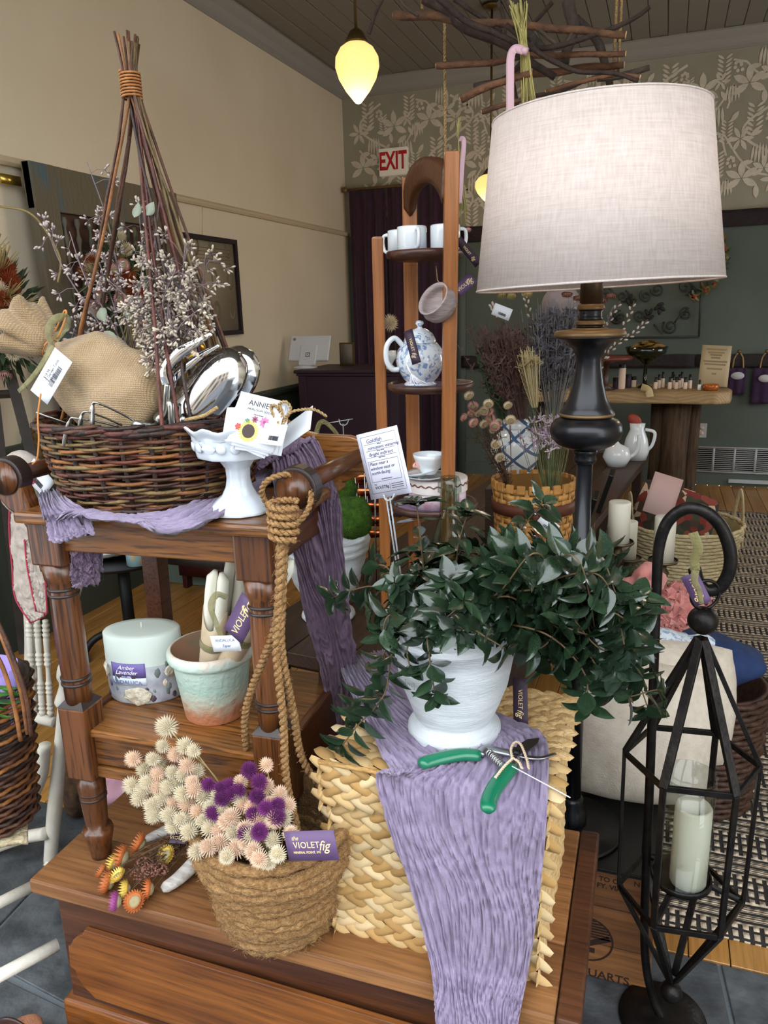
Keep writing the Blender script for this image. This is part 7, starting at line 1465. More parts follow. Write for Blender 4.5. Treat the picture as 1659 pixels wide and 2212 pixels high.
# ================================================================ counter, register, curtain, exit sign
m_count = mat('plum painted counter', '35212e', .5, col2='301d2a', scale=4, rv=.02); CYf = 5.2; ca = A(633, 800, y=CYf); cbx = A(865, 800, y=CYf); zc = ca.z; ct_ = TH('sales_counter', 'plum painted sales counter with moulded top', 'counter', ((ca.x+cbx.x)/2, CYf+.3, 0))
xL, xRr = ca.x, cbx.x
G().box((xL+.03, CYf+.03, .0), (xRr-.03, CYf+.62, zc-.04)).ob('body', m_count, ct_, bevel=.004); G().box((xL, CYf, zc-.025), (xRr, CYf+.65, zc)).ob('top', m_count, ct_, bevel=.008); G().box((xL+.015, CYf+.012, zc-.045), (xRr-.015, CYf+.63, zc-.025)).ob('top_moulding', m_count, ct_, bevel=.006)
for x in (xL+.03, xRr-.09): G().box((x, CYf+.018, .1), (x+.06, CYf+.031, zc-.045)).ob('stile', m_count, ct_, bevel=.003)
G().box((xL+.02, CYf+.012, .0), (xRr-.02, CYf+.031, .12)).ob('plinth', m_count, ct_, bevel=.004)
m_pos = mat('white plastic', 'c9ccd2', .35, rv=0); rp2 = A(660, 795, y=CYf+.2); o = TH('register_tablet', 'white tablet register on its stand on the plum counter', 'tablet', (rp2.x, CYf+.2, zc))
M, w, hh = quadM(A(623, 780, y=CYf+.17), A(709, 780, y=CYf+.2), A(615, 726, y=CYf+.26)); c = M.translation; G().box((-w/2, -hh/2, -.01), (w/2, hh/2, .01)).xf(M).ob('tablet', m_pos, o, bevel=.008, seg=3)
M2 = MX(M); M2.translation = M.translation+V((0, -.035, -.05)); G().box((-.07, -.085, -.012), (.07, .085, .012)).xf(M2).ob('stand', m_pos, o, bevel=.012, seg=3); G().lathe([(.09, 0), (.09, .012), (.02, .03)], 28, TR(rp2.x, CYf+.2, zc+.001)).ob('stand_foot', m_pos, o)
G().box((-.018, -.018, .0125), (.018, .018, .0135)).xf(M2).ob('logo', mat('grey logo', '5a5e66', .5), o, bevel=.004); G().box((-.011, -.011, .0136), (.011, .011, .0142)).xf(M2).ob('logo', m_pos, o, bevel=.002); G().box((-.004, -.004, .0143), (.004, .004, .0148)).xf(M2).ob('logo', MATS['grey logo'], o)
G().lathe([(.012, 0), (.012, .002), (.001, .002)], 16, M @ TR(-w*.40, hh*.34, .0095)).ob('camera', mat('grey lens', '8a8088', .4), o)
p = A(748, 765, y=CYf+.5); o = TH('small_frame', 'small gilt frame standing at the back of the counter', 'picture frame', (p.x, CYf+.5, zc)); G().box((p.x-.055, CYf+.49, zc+.001), (p.x+.07, CYf+.51, p.z+.09)).ob('frame', mat('thin gilt frame', '5a4522', .5, .6), o, bevel=.004); G().box((p.x-.042, CYf+.486, zc+.016), (p.x+.057, CYf+.49, p.z+.078)).ob('picture', mat('grey print', '6f665c', .7), o)
p = A(842, 790, y=CYf+.15); p.z = zc; o = TH('counter_vase', 'white urn vase with one pale flower on the counter', 'vase', p); G().lathe([(.001, 0), (.04, 0), (.04, .01), (.018, .03), (.03, .05), (.05, .08), (.052, .13), (.046, .13), (.001, .08)], 28, MX.Translation(p), cap=False).ob('urn', m_porc, o); G().tube([p+V((0, 0, .1)), A(843, 705, y=CYf+.15)], .003, 5).ob('stem', m_drk, o); inst('flower_head', GM['cream'][0], frame(A(843, 698, y=CYf+.15), (0, -.5, .8), None, .055), o)
# curtain in the doorway
m_vel = mat('aubergine velvet', '3a1633', .8, col2='2a0f25', scale=20, rv=0, sheen=.3); cy = YB-.10; o = TH('velvet_curtain', 'aubergine velvet curtain hung in the back doorway', 'curtain', A(810, 900, y=cy)); zc1 = A(760, 408, y=cy).z
for s, (xa_, xb_) in enumerate(((A(757, 500, y=cy).x, A(835, 500, y=cy).x), (A(838, 500, y=cy).x, A(985, 500, y=cy).x))): G().grid(lambda u, v: (lerp(xa_, xb_, u), cy+.03*sin(u*(22 if s == 0 else 34)+.6*sin(v*2))*(.5+.5*v)-.02*noise.noise(V((u*6, v*3, s))), lerp(zc1, .02, v)), 90, 20).ob('panel', m_vel, o, thick=.004)
G().tube([(A(748, 410, y=cy).x, cy-.02, zc1-.01), (A(1000, 410, y=cy).x, cy-.02, zc1-.01)], .012, 10).ob('rod', m_brz, o); G().ell((A(747, 415, y=cy).x, cy-.02, zc1-.01), .028, 12, 8).ob('finial', m_brz, o)
G().box((A(990, 500, y=YB).x-.02, YB-.03, 0), (A(990, 500, y=YB).x+.07, YB-.001, 2.16)).ob('trim_7', m_green)['kind'] = 'structure'
a_, b_ = A(818, 322, y=YB-.06), A(880, 376, y=YB-.06); o = TH('exit_sign', 'white exit sign with red letters over the curtained door', 'sign', ((a_.x+b_.x)/2, YB-.04, b_.z)); G().box((a_.x, YB-.065, b_.z), (b_.x, YB-.014, a_.z)).ob('housing', mat('aged white plastic', 'd9d0bf', .5, emis='d9d0bf', es=.12), o, bevel=.006)
text('EXIT', .2, MX.Translation(((a_.x+b_.x)/2, YB-.0665, (a_.z+b_.z)/2)) @ cf @ MX.Diagonal((.62, 1, 1, 1)), mat('exit red', 'c8202c', .5), o, bold=.006)
# ================================================================ left wall: shutter, print, flowers, frames
m_shut = mat('weathered teal shutter', '665d4a', .8, col2='4a626a', scale=5, stretch=(2, 2, .7), lo=.52, hi=.7, bump=.5, bscale=30, rv=.06); m_shutd = mat('dark carved shutter wood', '5a3c2c', .8, col2='3a271d', scale=12, bump=.4, bscale=30)
xw = XL+.10; q0, q1, q2 = A(50, 336, x=xw), A(360, 402, x=xw-.0), A(100, 800, x=xw); shp = TH('carved_shutter', 'weathered teal carved wooden shutter leaning on the left wall', 'shutter', (xw, (q0.y+q1.y)/2, .9))
yA, yBs = q0.y, q1.y+.05; zA = q0.z-.02; zB = .95
def sb(y0, y1, z0, z1, m, nm, d=0): 
    f = lambda z: xw+.03*(zA-z)/(zA-zB)-.03
    G().add([(f(z)+dx, y, z) for dx in (d, d+.045) for y in (y0, y1) for z in (z0, z1)], [(0, 1, 3, 2), (4, 6, 7, 5), (0, 4, 5, 1), (2, 3, 7, 6), (0, 2, 6, 4), (1, 5, 7, 3)]).ob(nm, m, shp, bevel=.004)
wS = yBs-yA; st_w = .15
for y in (yA, yA+wS/2-.06, yBs-st_w): sb(y, y+(st_w if y != yA+wS/2-.06 else .12), zB, zA, m_shut, 'stile', .012)
for z0, z1 in ((zA-.2, zA), (1.38, 1.52), (zB, zB+.16)): sb(yA, yBs, z0, z1, m_shut, 'rail', .008)
sb(yA+.05, yBs-.05, zB+.05, zA-.08, m_shutd, 'panel', -.015)
for k in range(10):
    y = yA+st_w+.02+k*(wS-2*st_w-.04)/9
    P = [(xw+.02, y, zA-.22-.012*i) for i in range(30)]; G().tube([(xw+.028, y, lerp(zA-.22, 1.52, i/19)) for i in range(20)], [.010+.005*sin(i*1.9) for i in range(20)], 8).ob('spindle', m_shut, shp)
G().box((xw-.07, yA-.09, zA-.10), (xw-.05, yA+.02, zA-.06)).ob('brass_plate', mat('bright brass', 'c8a850', .3, .9), shp)
# framed botanical print
fx = XL+.03; f0, f1 = A(415, 508, x=fx), A(523, 722, x=fx); pf = TH('framed_print', 'dark framed faded botanical print on the left wall', 'picture', (fx, (f0.y+f1.y)/2, f1.z)); ya, yb2, za, zb2 = f0.y-.25, f1.y+.02, A(523, 520, x=fx).z, f1.z
for y0, y1, z0, z1 in ((ya, yb2, za-.03, za), (ya, yb2, zb2, zb2+.03), (ya, ya+.03, zb2+.03, za-.03), (yb2-.03, yb2, zb2+.03, za-.03)): G().box((XL+.002, y0, z0), (fx+.004, y1, z1)).ob('frame_bar', m_bark, pf, bevel=.003)
G().box((XL+.002, ya+.03, zb2+.03), (XL+.015, yb2-.03, za-.03)).ob('paper', mat('faded sage print paper', '9c8f78', .7, col2='8a7d68', scale=3), pf)
for i in range(4):
    for j in range(3):
        y = ya+.10+i*(yb2-ya-.2)/3.0; z = zb2+.16+j*.2
        if y < yb2-.06: M = MX.Translation((XL+.0155, y, z)) @ RY(90); G().lathe([(.05, 0), (.05, .0015), (.03, .0015), (.03, 0)], 12, M, sx=1.3, sy=.8, cap=False).ob('botanical_drawing', mat('olive drawing ink', '6f6650', .8), pf)
for i in range(5): G().box((XL+.0152, ya+.08, za-.07-i*.022), (XL+.0158, yb2-.08, za-.074-i*.022)).ob('printed_line', MATS['olive drawing ink'], pf)
G().tube([(XL+.012, (ya+yb2)/2, za), (XL+.02, (ya+yb2)/2+.02, 2.2)], .0015, 4).ob('hanging_wire', m_steel2, pf)
# mixed dried flower arrangement at far left
m_rust = mat('rust orange blossom', 'a5481c', .85, col2='7d3312', scale=60, rv=.15)
def arrangement(name, label, c, r, n, yy):
    o = TH(name, label, 'flowers', c); gl = G(); q = random.Random(n)
    for i in range(n*14):
        d = V((q.gauss(0, .8), q.gauss(0, .8), q.gauss(.1, 1))).normalized(); p = c+V((d.x*r[0], d.y*r[1], d.z*r[2]))*q.uniform(.3, 1); t = V((q.gauss(0, 1), q.gauss(0, 1), q.gauss(0, 1))).normalized(); s = t.cross(d).normalized()*.012; gl.add([p, p+d*.03+s, p+d*.075, p+d*.03-s], [(0, 1, 2, 3)])
    gl.ob('foliage', m_fol, o, kind='stuff')
    for i in range(n):
        d = V((q.gauss(.3, .8), q.gauss(-.8, .5), q.gauss(.1, .9))).normalized(); p = c+V((d.x*r[0], d.y*r[1], d.z*r[2])); kd = i % 4
        if kd == 0: inst('blossom', GM['blush'][0], frame(p, d, None, q.uniform(.03, .045)), o, m_rust)
        elif kd == 1: sflower(p, d, .035, 'p', o)
        elif kd == 2: inst('blossom', GM['cream'][1], frame(p, d, None, .03), o)
        else:
            g = G()
            for w in range(24): g.tube([p, p+(d+V((q.gauss(0, .35), q.gauss(0, .35), q.gauss(0, .35)))).normalized()*.11], .002, 3, caps=False)
            g.ob('dry_spray', m_dst, o)
    return o
arrangement('flower_arrangement', 'rust, pink and cream dried arrangement at the far left edge', A(-5, 690, y=2.5), (.16, .14, .24), 46, 2.5); arrangement('flower_arrangement', 'smaller dried arrangement hanging on the carved shutter', A(270, 620, x=XL+.28), (.12, .22, .24), 30, 3.6)
m_eas = mat('dark grey easel wood', '37302b', .7, col2='2a2420', scale=12); ez = TH('wooden_easel', 'dark wooden easel stand under the left arrangement', 'easel', A(40, 1100, y=2.5)); 
for l in ([(20, 800), (75, 1010)], [(-20, 800), (-30, 1010)]): a_, b_ = AT(l, 2.5); d = b_-a_; b2 = a_+d*(a_.z/(a_.z-b_.z)); G().tube([a_, V((max(b2.x, XL+.06), b2.y, .0))], .03, 4).ob('leg', m_eas, ez, smooth=False)
G().tube(AT([(-60, 855), (35, 850)], 2.5), .018, 4).ob('crossbar', m_eas, ez, smooth=False)
m_gilt = mat('dull gilt moulding', '7a6238', .6, .4, col2='4a3b24', scale=40, bump=.4, bscale=90); gf = TH('gilt_frame', 'stacked dull gilt picture frame standing low at the left', 'picture frame', A(20, 1000, y=2.75))
c0_, c1_ = A(-40, 930, y=2.75), A(90, 1040, y=2.75)
for dx in (0, .05):
    for p0, p1 in (((c0_.x+dx, c0_.z-dx), (c1_.x-dx, c0_.z-dx)), ((c1_.x-dx, c0_.z-dx), (c1_.x-dx, c1_.z-.3)), ((c0_.x+dx, c0_.z-dx), (c0_.x+dx, c1_.z-.3))): G().tube([V((p0[0], 2.75, p0[1])), V((p1[0], 2.75, p1[1]))], .022, 8).ob('moulding', m_gilt if dx == 0 else m_fol, gf)
G().box((c0_.x+.05, 2.76, c1_.z-.3), (c1_.x-.05, 2.77, c0_.z-.05)).ob('picture', m_eas, gf)
TG(G().tube(spline([A(0, 446, y=2.4), A(60, 458, y=2.4), A(100, 500, y=2.45), A(130, 560, y=2.5), A(125, 610, y=2.5)], 8), .004, 6).ob('curly_twig', m_dst), 'thin curly willow twig crossing the shutter', 'twig')
# brass desk lamp behind basket
bl = TH('brass_lamp', 'brass desk lamp with shade behind the trowels', 'lamp', A(430, 900, y=2.6)); m_br2 = mat('satin brass', 'a8842e', .3, .9)
for x in (375, 425): p = A(x, 760, y=2.6); G().lathe([(.06, -.05), (.045, .01), (.02, .035), (.001, .04)], 28, MX.Translation(p), cap=False).ob('shade', m_br2, bl, thick=.002)
G().tube(spline(AT([(372, 745), (378, 730), (420, 728), (428, 745)], 2.6), 6), .005, 8).ob('arm', m_br2, bl); p = A(400, 728, y=2.6); G().tube([p, V((p.x, p.y, .6))], .008, 8).ob('stem', m_br2, bl)
G().box((p.x-.35, 2.4, .55), (p.x+.35, 2.8, .60)).ob('side_table', m_eas); TG(D.objects['side_table'], 'dark side table under the brass lamp, mostly hidden', 'table')
# ================================================================ pendants and branch chandelier
m_glow = mat('lit amber glass', 'f2d28a', .4, emis=(1.0, .60, .20), es=.95, rv=0); m_hot = mat('glowing bulb', 'fff2d0', .5, emis='ffe2a0', es=30, rv=0); m_pb = mat('dark brass', '6a5632', .4, .8)
def pendant(label, px, py0, py1, hw, yy, energy):
    t = A(px, py0, y=yy); b_ = A(px+4, py1, y=yy); r = hw*dep(t)/F; H = t.z-b_.z; o = TH('pendant_lamp', label, 'pendant lamp', (t.x, yy, b_.z), 'amber glass pendants')
    G().lathe([(.001, 0), (.012, .004), (r*.2, H*.05), (r*.55, H*.22), (r*.85, H*.42), (r, H*.62), (r*.97, H*.78), (r*.75, H*.93), (r*.5, H), (r*.42, H)], 40, TR(t.x, yy, b_.z), cap=False).ob('glass_shade', m_glow, o)
    G().lathe([(r*.5, H*.98), (r*.52, H*1.04), (r*.4, H*1.12), (r*.3, H*1.2), (r*.12, H*1.25)], 28, TR(t.x, yy, b_.z)).ob('cap', m_pb, o); G().tube([(t.x, yy, b_.z+H*1.2), (t.x, yy, ZC)], r*.07, 10).ob('rod', m_pb, o); G().lathe([(.001, -.03), (.06, -.02), (.065, 0)], 24, TR(t.x, yy, ZC-.002)).ob('canopy', m_pb, o)
    G().ell((t.x, yy, b_.z+H*.66), r*.3, 14, 10).ob('light_bulb', m_hot, o)
    lt = D.lights.new('pendant_light', 'POINT'); lt.energy = energy; lt.color = (1, .78, .55); lt.shadow_soft_size = r; q = D.objects.new('pendant_light', lt); COL.objects.link(q); q.location = (t.x, yy, b_.z-.03)
pendant('large lit amber glass pendant lamp at the upper middle', 770, 95, 225, 48, 3.4, 8); pendant('far lit amber pendant lamp half behind the lampshade', 1060, 378, 442, 34, 5.6, 9)
pendant('amber pendant lamp at the right side of the shop', 1900, 300, 400, 40, 4.6, 10)
m_brn = [mat('branch bark '+n, a, .85, col2=b, scale=30, bump=.6, bscale=90, rv=.15) for n, a, b in (('dark', '3a2a22', '241a15'), ('brown', '6b4a32', '4f3524'), ('grey', '4a3d34', '332a24'))]; m_cut = mat('pale cut wood', 'c9a878', .8)
bch = TH('branch_chandelier', 'hanging raft of crossed brown branches near the ceiling', 'branch hanging', A(1180, 200, y=2.3))
brs = [(1, 14, 2.2, [(855, 32), (1000, 45), (1200, 60), (1345, 73)]), (1, 11, 2.25, [(945, 135), (1050, 128), (1200, 122), (1350, 120)]), (1, 13, 2.1, [(1000, 215), (1070, 182), (1150, 160)]), (1, 13, 2.3, [(1150, 160), (1260, 148), (1352, 140)]), (0, 15, 2.2, [(915, 0), (1000, 55), (1080, 95), (1140, 130), (1200, 170)]), (0, 12, 2.15, [(950, 0), (1010, 50), (1075, 82), (1120, 100)]), (2, 20, 2.3, [(1230, 0), (1240, 60), (1225, 110), (1222, 135)]), (2, 15, 2.35, [(1245, 40), (1290, 90), (1312, 150), (1318, 185)]), (0, 9, 2.2, [(1130, 108), (1200, 98), (1300, 68), (1350, 42), (1400, 12)]), (0, 9, 2.15, [(1090, 60), (1160, 110), (1220, 140), (1300, 155), (1380, 170)]), (1, 9, 2.25, [(1045, 238), (1090, 225), (1150, 215)]), (2, 12, 2.3, [(1020, 188), (1080, 170), (1130, 130), (1160, 80)]), (2, 12, 2.3, [(1290, 170), (1340, 165), (1405, 145)]), (0, 8, 2.2, [(980, 0), (1030, 30), (1080, 70)]), (1, 8, 2.25, [(1180, 200), (1250, 185), (1310, 170), (1380, 168)]), (0, 7, 2.2, [(1075, 0), (1085, 40), (1090, 90)]), (2, 16, 2.35, [(1100, 0), (1130, 50), (1170, 90), (1230, 150)]), (0, 6, 2.1, [(795, 75), (810, 40), (830, 5)]), (2, 6, 2.15, [(860, 0), (885, 25), (905, 40)]), (1, 10, 2.3, [(1060, 182), (1100, 160), (1130, 150)]), (0, 7, 2.3, [(1200, 0), (1160, 40), (1120, 70)]), (2, 7, 2.2, [(1160, 60), (1210, 95), (1240, 60)]), (0, 7, 2.25, [(1150, 210), (1230, 195), (1300, 165)]), (0, 10, 2.35, [(1120, 230), (1105, 180), (1095, 140)])]
for mi, wpx, yy, l in brs:
    P = spline(AT(l, yy), 8); r = wpx*.68*dep(P[0])/F; P = [p+noise.noise_vector(p*9)*.012 for p in P]; G().tube(P, [r*(1-.3*i/len(P))*(1+.12*noise.noise(P[i]*40)) for i in range(len(P))], 9).ob('branch', m_brn[mi], bch)
    if mi == 1:
        for e, f_ in ((P[0], P[1]), (P[-1], P[-2])): G().tube([e+(e-f_).normalized()*.0005, e+(e-f_).normalized()*.0025], r*.72, 9).ob('cut_end', m_cut, bch)
for x, y, yy in ((1325, 165, 2.3), (1335, 165, 2.31), (912, 20, 2.2)): p = A(x, y, y=yy); G().tube([p, V((p.x, p.y, ZC))], .004, 6).ob('hanging_cord', m_twine, bch)
p = A(962, 340, y=2.3); TG(twisted([V((p.x, p.y, z)) for z in (p.z-.3, p.z, p.z+.5, ZC)], .004, m_twine, None, 'hanging_string', 2, .02, 5), 'long twisted string hanging from the ceiling beside the stand', 'string')
m_pinkr = mat('dusty pink satin ribbon', 'c3a0ab', .4, rv=.03); m_bstem = mat('pale straw stems', 'b3a86a', .85, col2='8f8a52', scale=20, rv=.1)
fb = TH('hanging_bunch', 'straw stem bunch with pink ribbon hung under the branches', 'dried bunch', A(1140, 120, y=2.1))
for k in range(34): a = A(1100+U(0, 40), U(-5, 30), y=2.1+U(-.02, .02)); m_ = A(1132+U(-9, 9), 105, y=2.1); b_ = A(1135+U(-10, 26), 215+U(-5, 30), y=2.1+U(-.02, .02)); G().tube(spline([a, m_, b_], 4), .0014, 4).ob('stem', m_bstem, fb)
G().tube(AT([(1126, 108), (1140, 112)], 2.085), .009, 10).ob('ribbon_knot', m_pinkr, fb); ribbon(AA((1130, 108, 2.08), (1112, 106, 2.07), (1103, 125, 2.07), (1102, 180, 2.07), (1102, 245, 2.07)), .02, m_pinkr, fb, up=(0, 1, 0))
fb = TH('hanging_bunch', 'small upside-down dried bunch with pink ribbon by the plant stand', 'dried bunch', A(990, 300, y=2.35))
for k in range(14): a = A(985+U(0, 12), 250+U(0, 20), y=2.35); m_ = A(990, 300, y=2.35); b_ = A(988+U(0, 22), 440+U(0, 50), y=2.35+U(-.02, .02)); G().tube(spline([a, m_, b_], 4), .0014, 4).ob('stem', m_bstem, fb)
ribbon(AA((992, 300, 2.33), (1002, 305, 2.32), (998, 360, 2.32), (993, 440, 2.32)), .014, m_pinkr, fb, up=(0, 1, 0)); inst('flower_head', SF['p'][0], frame(A(1011, 493, y=2.35), (0, -.3, -1), None, .012), fb)
fb = TH('hanging_roses', 'dried brown roses hanging under the lampshade', 'dried bunch', A(1290, 640, y=2.7))
for k, (x, y) in enumerate(((1225, 632), (1250, 640), (1300, 645), (1320, 635), (1290, 632), (1085, 632), (1105, 634), (1140, 630))): p = A(x, y, y=2.7); inst('rose_head', SF['c' if k > 4 else 'p'][0], frame(p, (0, -.3, -1), None, .022), fb, m_rose if k < 5 else m_dst)
# ================================================================ white chair at the left with basket and linens
m_wch = mat('chipped white paint', 'd3cec2', .6, col2='c2bcae', scale=10, bump=.15, bscale=60, rv=.04); wc_ = TH('white_chair', 'chipped white painted chair with turned posts beside the washstand', 'chair', A(70, 1800, y=1.45))
def tpost(pa, pb, r, beads, name='post'):
    P = []; R = []; n = 64
    for i in range(n+1):
        t = i/n; rr = r*(.88+.12*sin(t*pi*3))
        for b_ in beads:
            d = abs(t-b_)*(pa-pb).length
            if d < .022: rr = r*(1.0+.22*cos(d/.007*pi))
        P.append(pa.lerp(pb, t)); R.append(rr)
    return G().tube(P, R, 18).ob(name, m_wch, wc_)
tpost(A(62, 1165, y=1.62), A(70, 1560, y=1.62), .023, (.32, .74)); tpost(A(168, 1180, y=1.40), A(108, 1862, y=1.40), .020, (.12, .36, .44))
for x in (62, 80, 98): tpost(A(x, 1340, y=1.50), A(x+12, 1545, y=1.50), .009, (.1, .4, .7, .92), 'spindle')
G().tube(AT([(60, 1545), (118, 1560)], 1.50), .016, 8).ob('back_rail', m_wch, wc_); G().tube(AT([(40, 1180), (150, 1185)], 1.55), .018, 8).ob('top_rail', m_wch, wc_)
G().tube(spline(AT([(96, 1610), (88, 1680), (55, 1740), (0, 1792), (-60, 1840)], 1.36), 8), .019, 12, flat=.8).ob('seat_rail', m_wch, wc_); G().tube(spline(AT([(100, 1800), (40, 1812), (-60, 1850)], 1.38), 6), .018, 10).ob('seat_rail', m_wch, wc_)
for a_, b_ in (((75, 1912), (-80, 1990)), ((125, 2040), (-80, 2150))): G().tube([A(*a_, z=.16), A(*b_, z=.16)], .014, 10).ob('stretcher', m_wch, wc_)
p = A(108, 1862, y=1.40); G().tube([p+V((0, 0, .01)), V((p.x+.01, p.y, .002))], [.022, .016], 12).ob('leg', m_wch, wc_)
TG(G().grid(lambda u, v: A(lerp(-120, 60, u), lerp(1830, 1740, v)+10*sin(u*5), z=.47), 12, 8).ob('crochet_mat', mat('crochet and jute weave', 'b5a88a', .9, col2='8f7f5e', scale=90, bump=.5, bscale=150), thick=.01), 'jute mat with crochet edge on the white chair seat', 'mat')
lb = A(-15, 1765, z=.48); lbk = TH('brown_wicker_basket', 'brown willow basket with twig handles on the white chair seat', 'basket', lb)
zl = A(30, 1560, y=lb.y-.1).z-lb.z
G().lathe([(.001, 0), (.085, 0), (.115, zl), (.108, zl), (.078, .01), (.001, .01)], 32, MX.Translation(lb), cap=False).ob('lining', WILL[4], lbk)
for r in range(26): z = .006+r*(zl/26); G().tube([lb+V(((.088+.028*z/zl+.004*sin(t*1.6+r*pi))*cos(t*pi/28), (.088+.028*z/zl+.004*sin(t*1.6+r*pi))*sin(t*pi/28), z)) for t in range(56)], .0046, 6, closed=True).ob('willow_row', rw.choice((WILL[0], WILL[1], WILL[4])), lbk)
for l in ([(68, 1590), (55, 1500), (20, 1400), (-10, 1330)], [(45, 1600), (30, 1520), (5, 1440), (-30, 1380)], [(60, 1585), (42, 1480), (0, 1365)]): G().tube(spline(AT(l, lb.y-.08), 6), .004, 6).ob('twig_handle', rw.choice(WILL[:3]), lbk)
o = TH('clover_pot', 'green clover plant wrapped in violet tissue in the left basket', 'potted plant', lb+V((.02, -.02, .05))); G().grid(lambda u, v: lb+V(((.06+.035*v)*(1+.12*sin(u*31))*cos(u*2*pi)+.02, (.06+.035*v)*(1+.12*sin(u*31))*sin(u*2*pi)-.02, .05+zl*.95*v+.015*sin(u*19))), 48, 6, cu=True).ob('tissue_wrap', mat('violet tissue', '8d7cb8', .8), o, thick=.001)
m_clov = mat('clover green', '3d7a2a', .5)
for x, y in ((10, 1490), (20, 1520), (-5, 1505), (5, 1550), (25, 1500), (-15, 1530)): p = A(x, y, y=lb.y-.07); M = MX.Translation(p) @ RX(U(-50, -10)) @ RZ(U(0, 90)); G().grid(lambda u, v: M @ V((.024*v*cos(u*2*pi)*(.6+.4*abs(cos(u*3*pi))), .024*v*sin(u*2*pi)*(.6+.4*abs(cos(u*3*pi))), .004*v)), 24, 3, cu=True).ob('clover_leaf', m_clov, o, thick=.0006)
m_lin = mat('oatmeal linen', 'b5aaa0', .9, col2='a89c92', scale=60, bump=.2, bscale=400, rv=0); m_rededge = mat('crimson stitched edge', 'a83448', .8)
def lin(n, pts, lab): 
    s = sheet(pts, 60, 30, .004, .0008, 2, n); o = TH('linen_napkin', lab, 'napkin', pts[0][0]); s.ob('cloth', m_lin, o, thick=.001)
    for q in (0, 1): G().tube(spline([p[q]+V((0, -.003, 0)) for p in pts], 8), .0022, 5).ob('stitched_edge', m_rededge, o)
    G().tube([pts[-1][0], pts[-1][1]], .0022, 5).ob('stitched_edge', m_rededge, o)
lin(2, [(A(25, 1060, y=1.36), A(100, 1050, y=1.33)), (A(22, 1140, y=1.36), A(95, 1140, y=1.33)), (A(28, 1220, y=1.36), A(98, 1220, y=1.33)), (A(35, 1290, y=1.36), A(100, 1280, y=1.33)), (A(68, 1345, y=1.36), A(98, 1330, y=1.33))], 'oatmeal linen napkin with crimson edge hung left of the washstand')
lin(4, [(A(55, 1165, y=1.30), A(95, 1160, y=1.30)), (A(62, 1230, y=1.30), A(100, 1250, y=1.30)), (A(80, 1320, y=1.30), A(104, 1325, y=1.30))], 'second crimson-edged napkin overlapping the first one')
pk = TH('linen_packet', 'linen packet with olive bow and white tags behind the washstand arm', 'packet', A(55, 1100, y=1.22)); cpk = A(52, 1045, y=1.25); g = G().ell(cpk, (.06, .04, .075), 24, 16, RY(20)); g.v = [p+noise.noise_vector(p*20)*.008 for p in g.v]; g.ob('bundle', m_lin, pk)
ribbon(AA((85, 1085, 1.19), (60, 1045, 1.185), (40, 1005, 1.19), (25, 1020, 1.19), (45, 1030, 1.185)), .024, m_organza, pk, up=(0, 1, 0)); ribbon(AA((45, 1025, 1.185), (65, 1030, 1.18), (80, 1050, 1.18)), .014, m_rededge, pk, up=(0, 1, 0))
M, w, hh = quadM(A(60, 1028, y=1.18), A(90, 1062, y=1.18), A(72, 998, y=1.18)); pricetag('price_tag', 'white barcode tag on the linen packet by the washstand arm', M if (M.to_3x3() @ V((0, 0, 1))).y < 0 else M @ RX(180), .065, .05, ())
# ================================================================ seen under the washstand
m_iron2 = mat('black cast iron', '17181a', .5, .4); sto = TH('iron_swivel_stool', 'black iron swivel stool on casters under the washstand', 'stool', A(260, 1400, z=0)); 
st_c = A(262, 1200, y=2.2); zs_ = st_c.z
G().lathe([(.001, -.015), (.17, -.015), (.18, 0), (.001, .004)], 36, MX.Translation(st_c), cap=False).ob('seat_plate', m_iron2, sto); G().tube([st_c, V((st_c.x, st_c.y, .25))], .022, 10).ob('screw_post', m_iron2, sto)
for k in range(4):
    a = rad(20+k*90+25); d = V((cos(a), sin(a), 0)); c = V((st_c.x, st_c.y, 0)); G().tube(spline([c+V((0, 0, .36))+d*.02, c+d*.14+V((0, 0, .33)), c+d*.21+V((0, 0, .2)), c+d*.22+V((0, 0, .045))], 6), .014, 10).ob('leg', m_iron2, sto); G().lathe([(.02, -.008), (.022, -.006), (.022, .006), (.02, .008)], 16, MX.Translation(c+d*.23+V((0, 0, .022))) @ RZ(math.degrees(a)+90) @ RX(90)).ob('caster', m_iron2, sto)
m_chk = mat('grey check cotton', 'b9bab2', .9, rv=0); cushion('check_cushion', 'grey checked cushion on the iron stool', st_c+V((-.05, .0, .05)), (1, .1, .12), (0, 1, .1), .30, .30, .08, m_chk)
p = A(293, 1192, y=2.12); p.z = st_c.z+.005; TG(G().lathe([(.001, 0), (.035, 0), (.035, .11), (.03, .115), (.001, .115)], 28, MX.Translation(p)).ob('floral_tin', mat('turquoise floral tin', '9fc9cf', .4, col2='d8b27a', scale=38, lo=.5, hi=.58)), 'small turquoise floral tin on the iron stool', 'tin')
rb_ = A(440, 1270, z=0); o = TH('red_footstool', 'low oxblood painted footstool on the floor behind', 'footstool', rb_); m_ox = mat('oxblood paint', '3f1416', .45)
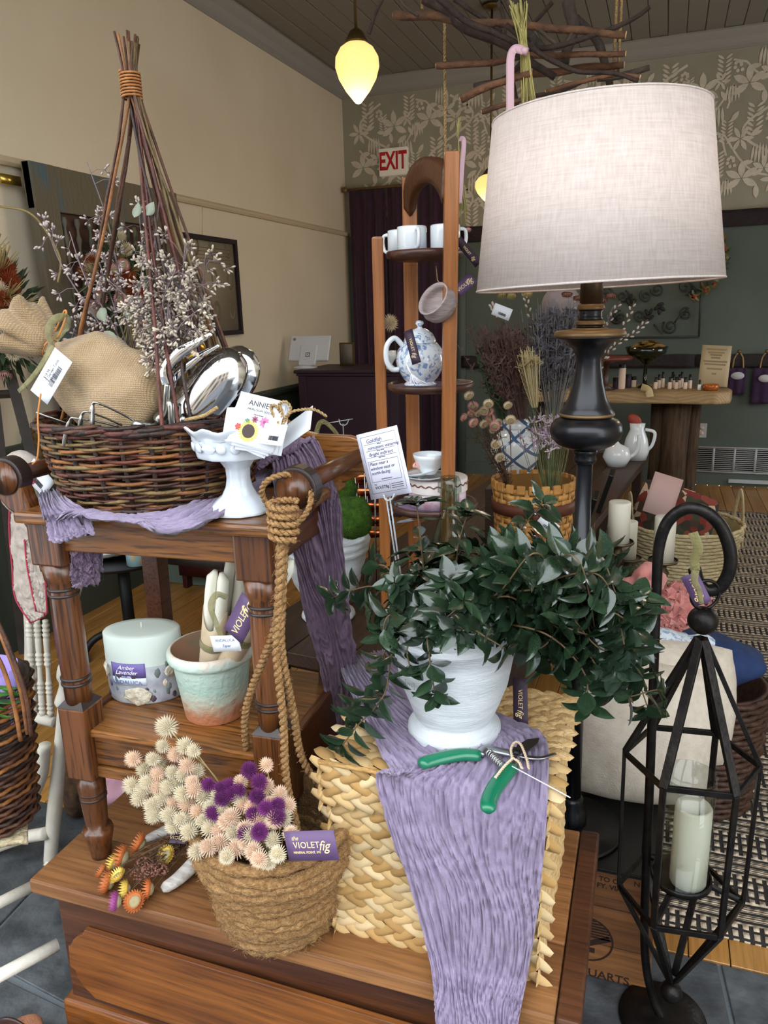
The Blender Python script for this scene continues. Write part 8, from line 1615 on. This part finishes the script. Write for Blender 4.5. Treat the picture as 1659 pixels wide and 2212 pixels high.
rx, ry = A(440, 1262, z=.05).x, A(440, 1262, z=.05).y; G().box((rx-.19, ry, .17), (rx+.25, ry+.25, .20)).ob('top', m_ox, o, bevel=.006); G().box((rx-.17, ry+.02, .08), (rx+.23, ry+.04, .17)).ob('apron', m_ox, o)
for dx in (-.16, .20): G().box((rx+dx, ry+.03, .002), (rx+dx+.03, ry+.22, .17)).ob('side', m_ox, o, bevel=.004)
p = A(385, 1235, y=3.6); G().box((p.x-.22, 3.5, .002), (p.x+.25, 3.9, .34)).ob('green_box', mat('sage painted box', '59685c', .7), bevel=.005); TG(D.objects['green_box'], 'sage painted box on the floor beyond the stool', 'box')
p = A(465, 1188, y=3.0); TG(G().lathe([(.001, 0), (.14, 0), (.17, .1), (.165, .1), (.13, .012), (.001, .012)], 28, TR(rx+.02, ry+.13, .205), cap=False).ob('splint_tray', m_spl), 'shallow woven splint tray behind the washstand leg', 'basket')
blob('pink_tissue', 'pink tissue paper bundle behind the washstand foot', A(250, 1715, y=1.5)+V((0, .06, 0)), (.09, .07, .07), mat('mauve pink tissue', 'c295a6', .8), .05, 18, 'tissue paper', 4)
blob('coir_clump', 'dark coir planter behind the washstand left foot', A(165, 1690, y=1.6), (.05, .05, .12), mat('dark coir', '4a3320', .95, col2='2f2014', scale=60), .02, 24, 'planter', 6)
# shoes at the bottom edge
m_sued = mat('peach suede', 'b9805f', .95, col2='a56f50', scale=80, bump=.3, bscale=300); m_dstrap = mat('dark brown strap', '2f1a16', .35)
for k, (x, y) in enumerate(((50, 2208), (228, 2212))):
    c = A(x, y, z=.06); o = TH('suede_shoe', ('left', 'right')[k]+' tan suede shoe toe with dark strap at the bottom edge', 'shoe', (c.x, c.y, 0), 'suede shoes')
    g = G().ell((c.x, c.y-.07, .035), (.05, .11, .034), 24, 14); g.ob('toe', m_sued, o); G().box((c.x-.05, c.y-.18, 0), (c.x+.05, c.y+.03, .012)).ob('sole', m_dstrap, o, bevel=.006)
    P = [V((c.x+.054*cos(t), c.y-.02+(.0 if k == 0 else -.02), .02+.056*sin(t))) for t in [i*pi/14 for i in range(15)]]; ribbon(P, .028, m_dstrap, o, 'strap', up=(0, 1, 0), n=2, th=.004)
